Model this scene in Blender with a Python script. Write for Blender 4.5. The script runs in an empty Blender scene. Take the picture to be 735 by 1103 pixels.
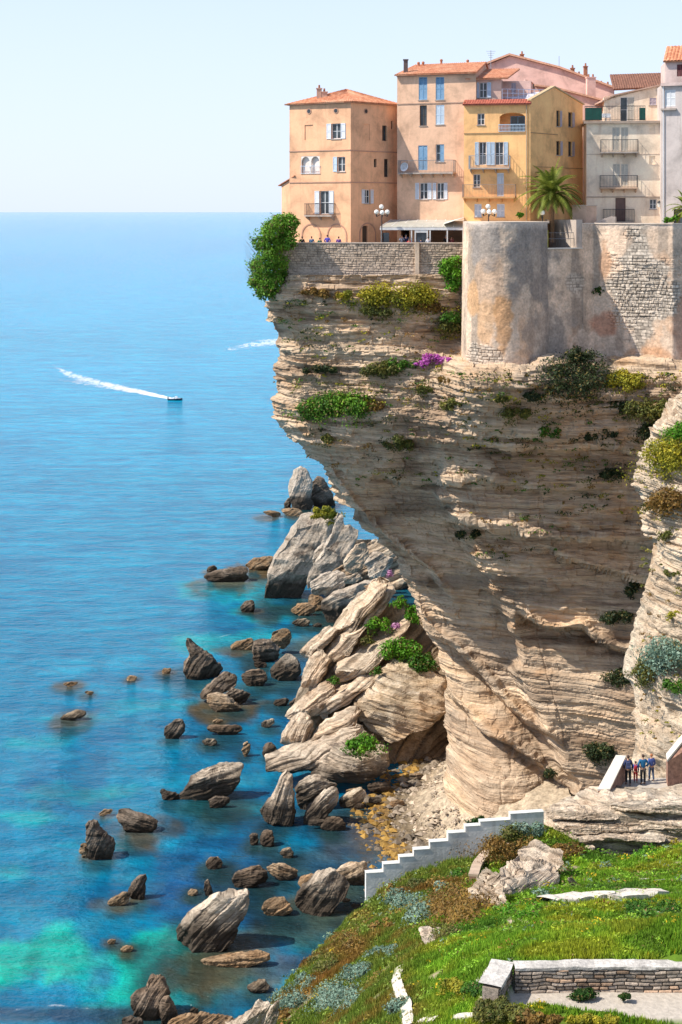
import bpy, math, random
import numpy as np
from mathutils import Vector
rad = math.radians
SC = bpy.context.scene
COL = SC.collection
# ------------------------------------------------------------------ camera, sky, sun, exposure
F = 1650.0      # focal length in photo pixels (photo is 735 px wide)
CX = 367.5
HY = 227.0      # horizon row
H = 62.0        # eye height above the sea
cam = bpy.data.cameras.new('camera')
cam_ob = bpy.data.objects.new('camera', cam); COL.objects.link(cam_ob)
cam_ob.location = (0, 0, H); cam_ob.rotation_euler = (rad(90), 0, 0)
cam.sensor_fit = 'HORIZONTAL'; cam.sensor_width = 36.0; cam.lens = 36.0*F/735.0
cam.shift_y = -(551.5-HY)/735.0
cam.clip_start = 1.0; cam.clip_end = 90000
SC.camera = cam_ob
SUN = Vector((-0.68, -0.17, 0.80)).normalized()
w = bpy.data.worlds.new('World'); SC.world = w; w.use_nodes = True
nt = w.node_tree; nt.nodes.clear()
sky = nt.nodes.new('ShaderNodeTexSky'); sky.sky_type = 'NISHITA'; sky.sun_disc = False
sky.sun_elevation = math.asin(SUN.z); sky.sun_rotation = math.atan2(SUN.x, SUN.y)
sky.altitude = 50; sky.air_density = 1.0; sky.dust_density = 0.6; sky.ozone_density = 1.5
bgn = nt.nodes.new('ShaderNodeBackground'); bgn.inputs['Strength'].default_value = 0.135
wo = nt.nodes.new('ShaderNodeOutputWorld')
# milky sea haze low over the horizon
gw_ = nt.nodes.new('ShaderNodeTexCoord'); sx_ = nt.nodes.new('ShaderNodeSeparateXYZ'); nt.links.new(gw_.outputs['Generated'], sx_.inputs[0])
mr_ = nt.nodes.new('ShaderNodeMapRange'); mr_.interpolation_type = 'SMOOTHSTEP'; mr_.inputs[1].default_value = -0.02; mr_.inputs[2].default_value = 0.45
mr_.inputs[3].default_value = 0.88; mr_.inputs[4].default_value = 0.12; nt.links.new(sx_.outputs[2], mr_.inputs[0])
mx_ = nt.nodes.new('ShaderNodeMix'); mx_.data_type = 'RGBA'; nt.links.new(mr_.outputs[0], mx_.inputs[0]); nt.links.new(sky.outputs[0], mx_.inputs[6])
mx_.inputs[7].default_value = (4.35, 4.95, 6.3, 1)
nt.links.new(mx_.outputs[2], bgn.inputs[0]); nt.links.new(bgn.outputs[0], wo.inputs[0])
sl = bpy.data.lights.new('sun', 'SUN'); sl.energy = 4.5; sl.angle = rad(0.5); sl.color = (1.0, 0.94, 0.84)
so = bpy.data.objects.new('sun', sl); COL.objects.link(so)
so.rotation_euler = (-SUN).to_track_quat('-Z', 'Y').to_euler(); so.location = (-60, 20, 150)
SC.view_settings.view_transform = 'Standard'; SC.view_settings.look = 'None'
SC.view_settings.gamma = 1; SC.view_settings.exposure = 0.50
SC.render.engine = 'CYCLES'
SC.cycles.max_bounces = 5; SC.cycles.transparent_max_bounces = 8

# ------------------------------------------------------------------ helpers
def P(px, py, Y):
    return ((px-CX)*Y/F, Y, H-(py-HY)*Y/F)
def Ysea(py, z=0.0):
    return F*(H-z)/(py-HY)
def tag(o, label=None, cat=None, group=None, kind=None):
    if label: o['label'] = label
    if cat: o['category'] = cat
    if group: o['group'] = group
    if kind: o['kind'] = kind
    return o
def empty(name, loc, label, cat, group=None):
    o = bpy.data.objects.new(name, None); COL.objects.link(o); o.location = loc
    o.empty_display_size = 0.2
    return tag(o, label, cat, group)
def link(name, me, parent=None):
    o = bpy.data.objects.new(name, me); COL.objects.link(o)
    if parent is not None:
        o.parent = parent
        l = Vector((0, 0, 0)); p = parent
        while p is not None: l = l + Vector(p.location); p = p.parent
        o.location = -l          # meshes are written in world coordinates
    return o
def np_mesh(name, V, Fc, mat, parent=None, smooth=False, col=None, attrs=None):
    """V (n,3), Fc (m,k) arrays -> one mesh object"""
    V = np.ascontiguousarray(V, dtype=np.float32); Fc = np.ascontiguousarray(Fc, dtype=np.int32)
    me = bpy.data.meshes.new(name)
    m, k = Fc.shape
    me.vertices.add(len(V)); me.vertices.foreach_set('co', V.ravel())
    me.loops.add(m*k); me.loops.foreach_set('vertex_index', Fc.ravel())
    me.polygons.add(m); me.polygons.foreach_set('loop_start', np.arange(0, m*k, k, dtype=np.int32))
    me.polygons.foreach_set('loop_total', np.full(m, k, dtype=np.int32))
    me.polygons.foreach_set('use_smooth', np.full(m, smooth, dtype=bool))
    me.update(calc_edges=True)
    if col is not None:
        a = me.color_attributes.new('Col', 'FLOAT_COLOR', 'POINT')
        c = np.ones((len(V), 4), dtype=np.float32); c[:, :col.shape[1]] = col
        a.data.foreach_set('color', c.ravel())
    me.validate()
    me.materials.append(mat)
    return link(name, me, parent)
def grid_faces(nr, nc, wrap=False):
    r = np.arange(nr-1)[:, None]; c = np.arange(nc if wrap else nc-1)[None, :]
    c2 = (c+1) % nc
    a = r*nc+c; b = r*nc+c2; d = (r+1)*nc+c2; e = (r+1)*nc+c
    return np.stack([a, e, d, b], -1).reshape(-1, 4)
# ---- noise
def _h(ix, iy, iz, s):
    n = (ix.astype(np.int64)*374761393 + iy.astype(np.int64)*668265263 + iz.astype(np.int64)*2147483647 + s*1274126177) & 0xffffffff
    n = ((n ^ (n >> 13))*1274126177) & 0xffffffff
    n = ((n ^ (n >> 16))*2246822519) & 0xffffffff
    return ((n ^ (n >> 15)) & 0xffffff)/float(0xffffff)
def vnoise(x, y, z, s=0):
    x, y, z = np.broadcast_arrays(np.asarray(x, float), np.asarray(y, float), np.asarray(z, float))
    xi, yi, zi = np.floor(x), np.floor(y), np.floor(z)
    fx, fy, fz = x-xi, y-yi, z-zi
    fx = fx*fx*(3-2*fx); fy = fy*fy*(3-2*fy); fz = fz*fz*(3-2*fz)
    xi, yi, zi = xi.astype(int), yi.astype(int), zi.astype(int)
    r = 0
    for dx in (0, 1):
        wx = fx if dx else 1-fx
        for dy in (0, 1):
            wy = fy if dy else 1-fy
            for dz in (0, 1):
                wz = fz if dz else 1-fz
                r = r + wx*wy*wz*_h(xi+dx, yi+dy, zi+dz, s)
    return r*2-1
def fbm(x, y, z, o=4, s=0):
    r = 0; a = 1; t = 0
    for k in range(o):
        r = r + a*vnoise(x*2**k+k*7.3, y*2**k, z*2**k, s+k); t += a; a *= 0.5
    return r/t
def sstep(a, b, x):
    t = np.clip((x-a)/(b-a), 0, 1); return t*t*(3-2*t)
def strata(zz, hx, s=0):
    """ledge profile of layered rock: mostly flat risers with sharp jumps, edge position wobbling along hx"""
    li = np.floor(zz); f = zz-li
    a = _h(li.astype(int), np.zeros_like(li, int), np.zeros_like(li, int), s)
    b = _h(li.astype(int)+1, np.zeros_like(li, int), np.zeros_like(li, int), s)
    a = a + 0.45*vnoise(hx, li*3.7, 0*li, s+5); b = b + 0.45*vnoise(hx, (li+1)*3.7, 0*li, s+5)
    t = sstep(0.78, 1.0, f)
    notch = -0.25*np.exp(-((f-0.04)/0.06)**2)
    return a*(1-t)+b*t+notch-0.5
class TPS:
    """thin plate spline through control points"""
    def __init__(self, pts, vals, sc=100.0, lam=1e-3):
        self.p = np.array(pts, float)/sc; self.sc = sc
        n = len(self.p); r = np.linalg.norm(self.p[:, None]-self.p[None], axis=-1)
        K = np.where(r > 0, r*r*np.log(r+1e-12), 0)+lam*np.eye(n)
        A = np.zeros((n+3, n+3)); A[:n, :n] = K; A[:n, n] = 1; A[:n, n+1:] = self.p
        A[n, :n] = 1; A[n+1:, :n] = self.p.T
        self.w = np.linalg.solve(A, np.concatenate([np.array(vals, float), np.zeros(3)]))
    def __call__(self, x, y):
        x = np.asarray(x, float)/self.sc; y = np.asarray(y, float)/self.sc
        r_ = self.w[-3]+self.w[-2]*x+self.w[-1]*y
        for i, (a, b) in enumerate(self.p):
            q = (x-a)**2+(y-b)**2
            r_ = r_+self.w[i]*0.5*q*np.log(q+1e-12)
        return r_
# ---- materials
MATS = {}
def new_mat(name):
    m = bpy.data.materials.new(name); m.use_nodes = True
    nt = m.node_tree; b = nt.nodes['Principled BSDF']
    return m, nt, b
def N(nt, typ, **kw):
    n = nt.nodes.new(typ)
    for k, v in kw.items():
        if hasattr(n, k): setattr(n, k, v)
        else: n.inputs[k.replace('_', ' ')].default_value = v
    return n
def ramp(nt, src, stops):
    r = nt.nodes.new('ShaderNodeValToRGB'); e = r.color_ramp.elements
    while len(e) > 1: e.remove(e[0])
    e[0].position = stops[0][0]; e[0].color = (*stops[0][1], 1)
    for p, c in stops[1:]:
        q = e.new(p); q.color = (*c, 1)
    nt.links.new(src, r.inputs[0]); return r.outputs[0]
def mix(nt, fac, a, b, typ='MIX'):
    m = nt.nodes.new('ShaderNodeMix'); m.data_type = 'RGBA'; m.blend_type = typ
    for sock, v in ((m.inputs[0], fac), (m.inputs[6], a), (m.inputs[7], b)):
        if isinstance(v, (int, float)): sock.default_value = v
        elif isinstance(v, tuple): sock.default_value = (*v, 1)
        else: nt.links.new(v, sock)
    return m.outputs[2]
def coords(nt, scale=(1, 1, 1), rot=(0, 0, 0), geo=True):
    g = nt.nodes.new('ShaderNodeNewGeometry'); mp = nt.nodes.new('ShaderNodeMapping')
    mp.inputs['Scale'].default_value = scale; mp.inputs['Rotation'].default_value = rot
    nt.links.new(g.outputs['Position'], mp.inputs[0]); return mp.outputs[0]
def noise(nt, vec, scale, detail=4, rough=0.55, dist=0):
    n = nt.nodes.new('ShaderNodeTexNoise'); n.inputs['Scale'].default_value = scale
    n.inputs['Detail'].default_value = detail; n.inputs['Roughness'].default_value = rough
    n.inputs['Distortion'].default_value = dist
    nt.links.new(vec, n.inputs['Vector']); return n.outputs['Fac']
def bump(nt, b, h, strength=0.5, dist=0.1):
    n = nt.nodes.new('ShaderNodeBump'); n.inputs['Strength'].default_value = strength
    n.inputs['Distance'].default_value = dist; nt.links.new(h, n.inputs['Height'])
    nt.links.new(n.outputs[0], b.inputs['Normal']); return n
def plain(name, c, rough=0.7, metal=0.0, var=0.12, scale=2.0, bmp=0.0):
    """painted or weathered plain surface: colour with a soft mottling"""
    if name in MATS: return MATS[name]
    m, nt, b = new_mat(name)
    v = coords(nt)
    n = noise(nt, v, scale, 5, 0.6)
    lo = tuple(x*(1-var*1.6) for x in c); hi = tuple(min(1, x*(1+var)) for x in c)
    nt.links.new(ramp(nt, n, [(0.3, lo), (0.7, hi)]), b.inputs['Base Color'])
    b.inputs['Roughness'].default_value = rough; b.inputs['Metallic'].default_value = metal
    if bmp: bump(nt, b, noise(nt, v, scale*6, 5), bmp, 0.03)
    MATS[name] = m; return m
def plaster(name, c, stain=(0.30, 0.17, 0.10), amt=0.45, sc=1.0):
    """old lime plaster: mottled, with vertical run stains"""
    if name in MATS: return MATS[name]
    m, nt, b = new_mat(name)
    v = coords(nt); v2 = coords(nt, (1.2, 1.2, 0.14))
    n1 = noise(nt, v, 0.45*sc, 6, 0.65, 0.4); n2 = noise(nt, v2, 1.5*sc, 5, 0.6)
    n3 = noise(nt, v, 6*sc, 4)
    base = ramp(nt, n1, [(0.32, tuple(x*0.68 for x in c)), (0.5, c), (0.7, tuple(min(1, x*1.18) for x in c))])
    sm = ramp(nt, n2, [(0.52, (0, 0, 0)), (0.78, (amt, amt, amt))])
    c2 = mix(nt, sm, base, stain)
    c3 = mix(nt, 0.25, c2, ramp(nt, n3, [(0.3, (0.75,)*3), (0.7, (1.1,)*3)]), 'MULTIPLY')
    nt.links.new(c3, b.inputs['Base Color']); b.inputs['Roughness'].default_value = 0.9
    bump(nt, b, n3, 0.35, 0.04)
    MATS[name] = m; return m
def rock_mat(name, pale, mid, dark, tilt=0.0, freq=1.6, stain=0.55, wet=True, flat=0.12, orange=0.3, bstr=0.8, attr=True, wetz=0.0):
    """layered limestone: bands run across the bedding; dark lichen/run stains; wet dark band by the water"""
    if name in MATS: return MATS[name]
    m, nt, b = new_mat(name)
    v = coords(nt, (flat, flat, 1.0), (0, tilt, 0)); w_ = coords(nt)
    n1 = noise(nt, v, freq, 8, 0.68, 0.35)
    n2 = noise(nt, w_, 0.16, 5, 0.6, 0.6)
    n3 = noise(nt, coords(nt, (flat*1.7, flat*1.7, 1.0), (0, tilt, 0)), freq*5, 6, 0.7, 0.2)
    n4 = noise(nt, coords(nt, (1, 1, 0.25)), 0.5, 5, 0.6)
    c = ramp(nt, n1, [(0.33, dark), (0.42, mid), (0.55, tuple((a+b_)/2 for a, b_ in zip(mid, pale))), (0.66, pale)])
    c = mix(nt, ramp(nt, n2, [(0.42, (0, 0, 0)), (0.66, (orange,)*3)]), c, (0.48, 0.27, 0.13))
    c = mix(nt, ramp(nt, n4, [(0.54, (0, 0, 0)), (0.74, (stain,)*3)]), c, tuple(x*0.75 for x in dark))
    c = mix(nt, 0.7, c, ramp(nt, n3, [(0.34, (0.42,)*3), (0.5, (0.9,)*3), (0.68, (1.2,)*3)]), 'MULTIPLY')
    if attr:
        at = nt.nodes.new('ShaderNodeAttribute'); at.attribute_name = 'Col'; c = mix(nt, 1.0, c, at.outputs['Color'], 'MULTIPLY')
    if wet:
        g = nt.nodes.new('ShaderNodeNewGeometry'); sp = nt.nodes.new('ShaderNodeSeparateXYZ')
        nt.links.new(g.outputs['Position'], sp.inputs[0])
        ad = nt.nodes.new('ShaderNodeMath'); ad.operation = 'MULTIPLY_ADD'
        nt.links.new(n4, ad.inputs[0]); ad.inputs[1].default_value = -3.0; nt.links.new(sp.outputs[2], ad.inputs[2])
        mr = nt.nodes.new('ShaderNodeMapRange'); mr.inputs[1].default_value = -1.2+wetz; mr.inputs[2].default_value = 0.0+wetz*1.2
        mr.inputs[3].default_value = 0.9; mr.inputs[4].default_value = 0.0; nt.links.new(ad.outputs[0], mr.inputs[0])
        c = mix(nt, mr.outputs[0], c, (0.045, 0.032, 0.022))
    nt.links.new(c, b.inputs['Base Color']); b.inputs['Roughness'].default_value = 0.92
    b.inputs['Specular IOR Level'].default_value = 0.2
    hh = nt.nodes.new('ShaderNodeMath'); hh.operation = 'ADD'; nt.links.new(n3, hh.inputs[0]); nt.links.new(n1, hh.inputs[1])
    bump(nt, b, hh.outputs[0], bstr, 0.35)
    MATS[name] = m; return m
def attr_mat(name, rough=0.8, trans=0.0, bmp=0.0, bscale=8, mott=0.25):
    if name in MATS: return MATS[name]
    m, nt, b = new_mat(name)
    a = nt.nodes.new('ShaderNodeAttribute'); a.attribute_name = 'Col'
    n = noise(nt, coords(nt), bscale, 5)
    c = mix(nt, mott, a.outputs['Color'], ramp(nt, n, [(0.3, (0.3,)*3), (0.7, (1.5,)*3)]), 'MULTIPLY') if mott else a.outputs['Color']
    nt.links.new(c, b.inputs['Base Color']); b.inputs['Roughness'].default_value = rough
    b.inputs['Specular IOR Level'].default_value = 0.25
    if trans:
        t = nt.nodes.new('ShaderNodeBsdfTranslucent'); nt.links.new(c, t.inputs[0])
        mx = nt.nodes.new('ShaderNodeMixShader'); mx.inputs[0].default_value = trans
        nt.links.new(b.outputs[0], mx.inputs[1]); nt.links.new(t.outputs[0], mx.inputs[2])
        nt.links.new(mx.outputs[0], nt.nodes['Material Output'].inputs[0])
    if bmp: bump(nt, b, n, bmp, 0.1)
    MATS[name] = m; return m
LEAF = attr_mat('leaf', 0.6, 0.3, mott=0.0)
# ------------------------------------------------------------------ the sea
def build_sea():
    def axis(lo, hi, step, far_lo, far_hi):
        mid = list(np.arange(lo, hi+1e-6, step)); a = mid[:]
        s = step; x = lo
        while x > far_lo: s *= 1.35; x -= s; a.insert(0, x)
        s = step; x = hi
        while x < far_hi: s *= 1.35; x += s; a.append(x)
        return np.array(a)
    xs = axis(-110, 60, 0.6, -30000, 30000); ys = axis(95, 420, 0.7, -200, 60000)
    X, Y = np.meshgrid(xs, ys)
    px = CX+F*X/np.maximum(Y, 20); py = HY+F*H/np.maximum(Y, 20)
    wob = fbm(X*0.05, Y*0.03, 0, 4, 3); wob2 = fbm(X*0.25, Y*0.12, 0, 4, 9)
    wob3 = fbm(X*0.55, Y*0.3, 0, 4, 10)
    # clear water colours by depth of the bed: t along the photograph's distance bands
    t = sstep(0, 1, np.clip((Y-115)/(520), 0, 1)+0.10*wob)[..., None]
    near = np.array([0.0, 0.145, 0.26]); mid_ = np.array([0.0, 0.265, 0.44]); far = np.array([0.0, 0.25, 0.45])
    c = near*(1-t)+mid_*t
    t2 = sstep(450, 2500, Y)[..., None]; c = c*(1-t2)+far*t2
    def blob(cx, cy, rx, ry, col, a, ww=0.9):
        nonlocal c
        # ellipse in sea coordinates
        Yc = F*H/(cy-HY); xc = (cx-CX)*Yc/F; RX = rx*Yc/F
        RY = abs(F*H/(cy-ry-HY)-F*H/(cy+ry-HY))/2
        d = np.sqrt(((X-xc)/RX)**2+((Y-Yc)/RY)**2)+ww*wob2+0.5*wob
        m = (a*(1-sstep(0.45, 1.15, d)))[..., None]
        c = c*(1-m)+np.array(col)*m
    turq = (0.002, 0.31, 0.30); deep = (0.004, 0.055, 0.16); wine = (0.02, 0.05, 0.09)
    blob(100, 1030, 190, 36, (0.002, 0.32, 0.25), 0.95, 1.3); blob(205, 1058, 130, 28, (0.002, 0.29, 0.24), 0.85, 1.4)
    blob(80, 855, 100, 18, turq, 0.75); blob(20, 880, 60, 12, turq, 0.5); blob(110, 910, 60, 10, turq, 0.35)
    blob(260, 635, 70, 13, (0.005, 0.26, 0.30), 0.8); blob(255, 690, 60, 12, turq, 0.6); blob(300, 660, 60, 10, (0.005, 0.24, 0.22), 0.7)
    blob(235, 870, 60, 14, (0.02, 0.30, 0.22), 0.4); blob(60, 775, 60, 8, turq, 0.25); blob(150, 760, 60, 8, turq, 0.25)
    blob(20, 800, 60, 14, turq, .4); blob(15, 940, 50, 14, turq, .5); blob(130, 960, 140, 36, deep, 0.7); blob(230, 940, 150, 50, deep, 0.75); blob(300, 850, 60, 50, deep, 0.45)
    blob(50, 1093, 160, 10, wine, 0.9); blob(240, 790, 90, 25, deep, 0.35); blob(180, 890, 60, 10, wine, 0.5)
    blob(290, 1010, 60, 60, deep, 0.6)
    blob(345, 660, 55, 14, (0.03, 0.07, 0.06), 0.8); blob(315, 720, 30, 30, (0.05, 0.13, 0.18), 0.6)
    blob(340, 935, 75, 42, (0.025, 0.06, 0.06), 0.9); blob(392, 895, 62, 40, (0.11, 0.075, 0.012), 0.95); blob(360, 905, 40, 26, (0.06, 0.06, 0.02), 0.8)
    blob(362, 975, 60, 24, (0.09, 0.065, 0.012), 0.85); blob(325, 700, 26, 16, (.07, .07, .03), .7)
    # darker weed beds scattered in the bay
    wd = (sstep(0.15, 0.45, fbm(X*0.07+9, Y*0.03, 0, 4, 21))*sstep(330, 150, Y)*0.45)[..., None]
    c = c*(1-wd)+np.array(deep)*wd
    for rx_, ry_, rr_, sub_ in ROCKS:     # each rock's dark reflection painted into the sea colour, plus weed and drowned rubble
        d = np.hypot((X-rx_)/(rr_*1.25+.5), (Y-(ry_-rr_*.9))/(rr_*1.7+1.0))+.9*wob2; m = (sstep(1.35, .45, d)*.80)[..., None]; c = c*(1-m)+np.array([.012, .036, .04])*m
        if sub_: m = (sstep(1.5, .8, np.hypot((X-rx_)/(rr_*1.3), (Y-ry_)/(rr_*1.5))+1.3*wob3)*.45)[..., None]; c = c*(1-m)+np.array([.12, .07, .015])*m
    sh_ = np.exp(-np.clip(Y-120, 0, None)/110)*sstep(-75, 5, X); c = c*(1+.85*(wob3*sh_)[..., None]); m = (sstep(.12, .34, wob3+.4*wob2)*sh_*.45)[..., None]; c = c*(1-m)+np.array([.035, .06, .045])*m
    st = fbm(X*0.012, Y*0.05, 0, 4, 31)*sstep(200, 400, Y)   # wind streaks
    c = c*(1+0.16*st[..., None])
    V = np.stack([X, Y, np.zeros_like(X)], -1).reshape(-1, 3)
    m, nt, b = new_mat('sea_water')
    a = nt.nodes.new('ShaderNodeAttribute'); a.attribute_name = 'Col'
    v = coords(nt, (0.55, 1.0, 1), (0, 0, 0.12)); v2 = coords(nt, (0.6, 1.1, 1), (0, 0, -0.1))
    n1 = noise(nt, v, 0.35, 5, 0.6, 0.15); n2 = noise(nt, v2, 1.3, 5, 0.65, 0.1); n3 = noise(nt, coords(nt, (0.35, 1, 1)), 0.03, 6, 0.6)
    n4 = noise(nt, coords(nt, (0.045, 0.16, 1), (0, 0, -0.10)), 1.0, 6, 0.62, 0.2)
    col = mix(nt, 0.95, a.outputs['Color'], ramp(nt, n4, [(0.32, (0.62, 0.72, 0.8)), (0.5, (1, 1, 1)), (0.68, (1.6, 1.35, 1.22))]), 'MULTIPLY')
    col = mix(nt, 0.7, col, ramp(nt, n1, [(0.33, (0.6, 0.72, 0.8)), (0.5, (1, 1, 1)), (0.7, (1.7, 1.45, 1.3))]), 'MULTIPLY')
    nt.links.new(col, b.inputs['Base Color']); b.inputs['Roughness'].default_value = 0.12
    b.inputs['IOR'].default_value = 1.33; b.inputs['Specular IOR Level'].default_value = 0.16
    s1 = nt.nodes.new('ShaderNodeMath'); s1.operation = 'MULTIPLY_ADD'; s1.inputs[1].default_value = 0.35
    nt.links.new(n2, s1.inputs[0]); nt.links.new(n1, s1.inputs[2])
    bump(nt, b, s1.outputs[0], 1.0, 0.9)
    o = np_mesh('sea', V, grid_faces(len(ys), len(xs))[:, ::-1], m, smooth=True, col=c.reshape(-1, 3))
    tag(o, 'clear blue sea with turquoise shallows along the foot of the cliff', kind='structure')

# ------------------------------------------------------------------ the main cliff
CL_M = rock_mat('cliff_limestone', (0.59, 0.475, 0.355), (0.43, 0.325, 0.23), (0.19, 0.138, 0.10), freq=1.1, wet=False, flat=0.05, stain=0.35, orange=0.22)
PALE_M = rock_mat('pale_limestone', (0.74, 0.66, 0.55), (0.58, 0.49, 0.39), (0.26, 0.20, 0.15), freq=2.2, wet=False, flat=0.22, stain=0.25, orange=0.22)
def sil(tab, py):
    t = np.array(tab, float); return np.interp(py, t[:, 0], t[:, 1])
CL_EDGE = [(296, 306), (312, 300), (322, 290), (330, 282), (340, 288), (352, 295), (362, 298), (372, 301), (384, 303), (395, 296), (408, 296), (418, 301),
           (432, 300), (445, 298), (462, 302), (474, 318), (488, 330), (498, 344), (512, 350), (528, 357), (545, 368), (558, 382),
           (572, 396), (590, 412), (605, 424), (620, 432), (640, 440), (660, 448), (680, 462), (700, 474), (722, 478), (745, 478), (770, 479),
           (800, 480), (830, 480), (850, 482), (870, 487), (885, 486), (900, 478), (930, 470), (960, 468)]
cl_pts = [(290, 330, 146.6), (300, 400, 147), (300, 455, 147), (350, 512, 148), (400, 590, 151), (450, 665, 153), (480, 740, 154), (480, 830, 154), (486, 900, 151), (470, 960, 149),
          (300, 318, 145.6), (330, 318, 145.4), (420, 314, 145.4), (480, 314, 145.6), (520, 300, 147.5), (600, 300, 148), (735, 300, 147),
          (360, 350, 144.8), (440, 352, 144.3), (360, 400, 145.3), (450, 390, 143.4), (400, 440, 143.5), (480, 420, 140.8), (490, 380, 143.8), (498, 397, 138.4), (528, 399, 136.3),
          (370, 490, 146), (450, 480, 143.5), (560, 401, 135.8), (590, 399, 137.5), (560, 375, 143.5), (640, 392, 140.6), (640, 372, 146), (700, 396, 138.9), (760, 396, 137.4),
          (760, 375, 143), (560, 440, 136.6), (650, 440, 138.2), (740, 450, 137), (540, 500, 141.5), (640, 500, 140), (740, 500, 138.5),
          (430, 560, 150), (500, 580, 147), (600, 580, 143), (700, 580, 140.5), (480, 640, 151), (560, 660, 148), (640, 660, 144.5), (720, 660, 142),
          (540, 740, 150.5), (620, 740, 147), (700, 740, 143), (530, 800, 149.5), (600, 800, 148), (680, 820, 144.5), (520, 860, 148), (600, 880, 147.5), (540, 930, 144), (640, 930, 144), (760, 900, 142), (800, 640, 139)]
CLD = TPS([(a, b) for a, b, _ in cl_pts], [c for *_, c in cl_pts], lam=2e-3)
RIDGE = [(470, 468), (500, 471), (535, 478), (560, 492), (600, 510), (640, 528), (668, 546), (690, 552), (720, 556), (750, 568), (770, 578), (790, 586), (820, 600), (860, 622), (900, 640)]
def cliff_Y(px, py):
    """distance of the cliff face where photo ray (px, py) meets it"""
    y = CLD(px, py)
    rx = sil(RIDGE, py)+4*vnoise(np.asarray(py)*0.09, 0, 0, 4)
    f = sstep(468, 560, py)
    step = 1/(1+np.exp(np.clip(-(px-rx)/2.2, -30, 30)))
    far = np.exp(-np.clip(px-rx, 0, None)/90.0)
    y = y-2.6*f*step*far+1.0*f*(1-step)*np.exp(-np.clip(rx-px, 0, None)/60.0)
    # swooping hollows under the diagonal ledges of the lower wall
    for (x0, y0, x1, y1, dep) in ((345, 505, 480, 640, 1.6), (440, 650, 600, 800, 1.9), (590, 590, 720, 640, 1.3), (485, 560, 690, 590, 1.3), (400, 512, 640, 528, .9), (420, 470, 700, 488, .8), (470, 740, 640, 870, 1.4), (560, 662, 690, 700, 2.2)):
        L = math.hypot(x1-x0, y1-y0); ux, uy = (x1-x0)/L, (y1-y0)/L
        tt = ((px-x0)*ux+(py-y0)*uy)/L
        d = (-(px-x0)*uy+(py-y0)*ux)+6*vnoise(tt*6, 0, 0, int(x0))
        pr = np.where(d > 0, np.exp(-d/16.0)*sstep(0, 3, d), 0)*sstep(-0.05, 0.1, tt)*sstep(1.1, 0.9, tt)
        pr = pr-0.35*np.exp(-((d+3)/4.0)**2)*sstep(-0.05, 0.1, tt)*sstep(1.1, 0.9, tt)
        y = y+1.5*dep*pr
    return y
def rnd0(i, s): i = i.astype(int); return _h(i, 0*i, 0*i, s)
def cliff_disp(Pw, py):
    x, y, z = Pw[..., 0], Pw[..., 1], Pw[..., 2]
    wz = z+0.6*fbm(x*0.07, y*0.07, z*0.05, 3, 11)+0.035*x
    low = sstep(30, 18, z)       # smoother wave-cut wall near the bottom
    d = 0.55*strata(wz/5.2, x*0.12, 9)+0.55*strata(wz/1.9, x*0.25, 1)*(1-0.45*low)+0.30*strata(wz/0.62, x*0.5, 2)*(1-0.55*low)+0.15*strata(wz/0.24, x*0.9, 3)*(1-0.75*low)
    for h_, w_, a_, s_ in ((0.95, 2.6, .34, 41), (0.42, 1.3, .24, 42), (0.2, .7, .12, 43)):      # blocks broken along joints
        li = np.floor(wz/h_); ci = np.floor(x/w_+rnd0(li, s_)*9+.2*vnoise(x, y, z, s_)); d = d+a_*(_h(li.astype(int), ci.astype(int), 0*li.astype(int), s_)-.5)*(1-.6*low)
    d = d+0.38*fbm(x*0.16, y*0.16, z*0.13, 4, 5)*(1-0.35*low)+0.22*fbm(x*0.9, y*0.9, z*1.6, 4, 8)
    r = np.abs(vnoise(x*0.33+0.1*wz, y*0.2, z*0.06, 17)); d = d-0.10*np.exp(-(r/0.04)**2)   # joints
    pale = sstep(46, 52, z); d = d+pale*0.16*strata(wz/0.30, x*0.8, 7)
    return d
def sheet(name, mat, rows, edge, x_right, ncol, Yf, disp, R=3.5, back=22, kx=1.2, label=None, amp=1.0, smooth=False, colf=None):
    rows = np.asarray(rows, float); xl = sil(edge, rows)
    s = np.linspace(0, 1, ncol)
    PX = xl[:, None]+(x_right-xl[:, None])*s[None]; PY = np.repeat(rows[:, None], ncol, 1)
    Y = Yf(PX, PY)
    dm = (PX-xl[:, None])*Y/F
    Rr = np.where(rows < 345, R*0.4, R)[:, None]; rr = np.clip(Rr-dm, 0, Rr); Y = Y+(Rr-np.sqrt(np.maximum(Rr*Rr-rr*rr, 0)))
    k = np.arange(back, 0, -1)[None, :]
    g = 0.12*k+0.03*k**2.1
    Yb = Y[:, :1]+g; PXb = xl[:, None]-0+kx*k*0.9; Zl = H-(rows[:, None]-HY)*Y[:, :1]/F
    Xb = (PXb-CX)*Yb/F
    front = np.stack([(PX-CX)*Y/F, Y, H-(PY-HY)*Y/F], -1)
    backp = np.stack([Xb, Yb, np.repeat(Zl, back, 1)], -1)
    W = np.concatenate([backp, front], 1)
    dr = np.gradient(W, axis=0); dc = np.gradient(W, axis=1)
    n = np.cross(dr, dc); n /= np.linalg.norm(n, axis=-1, keepdims=True)+1e-9
    if n[:, back+5:, 1].mean() > 0: n = -n
    W2 = W+n*(disp(W, None)*amp)[..., None]
    fc = grid_faces(W.shape[0], W.shape[1])
    return np_mesh(name, W2.reshape(-1, 3), fc, mat, smooth=smooth, col=colf(W).reshape(-1, 3))
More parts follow.
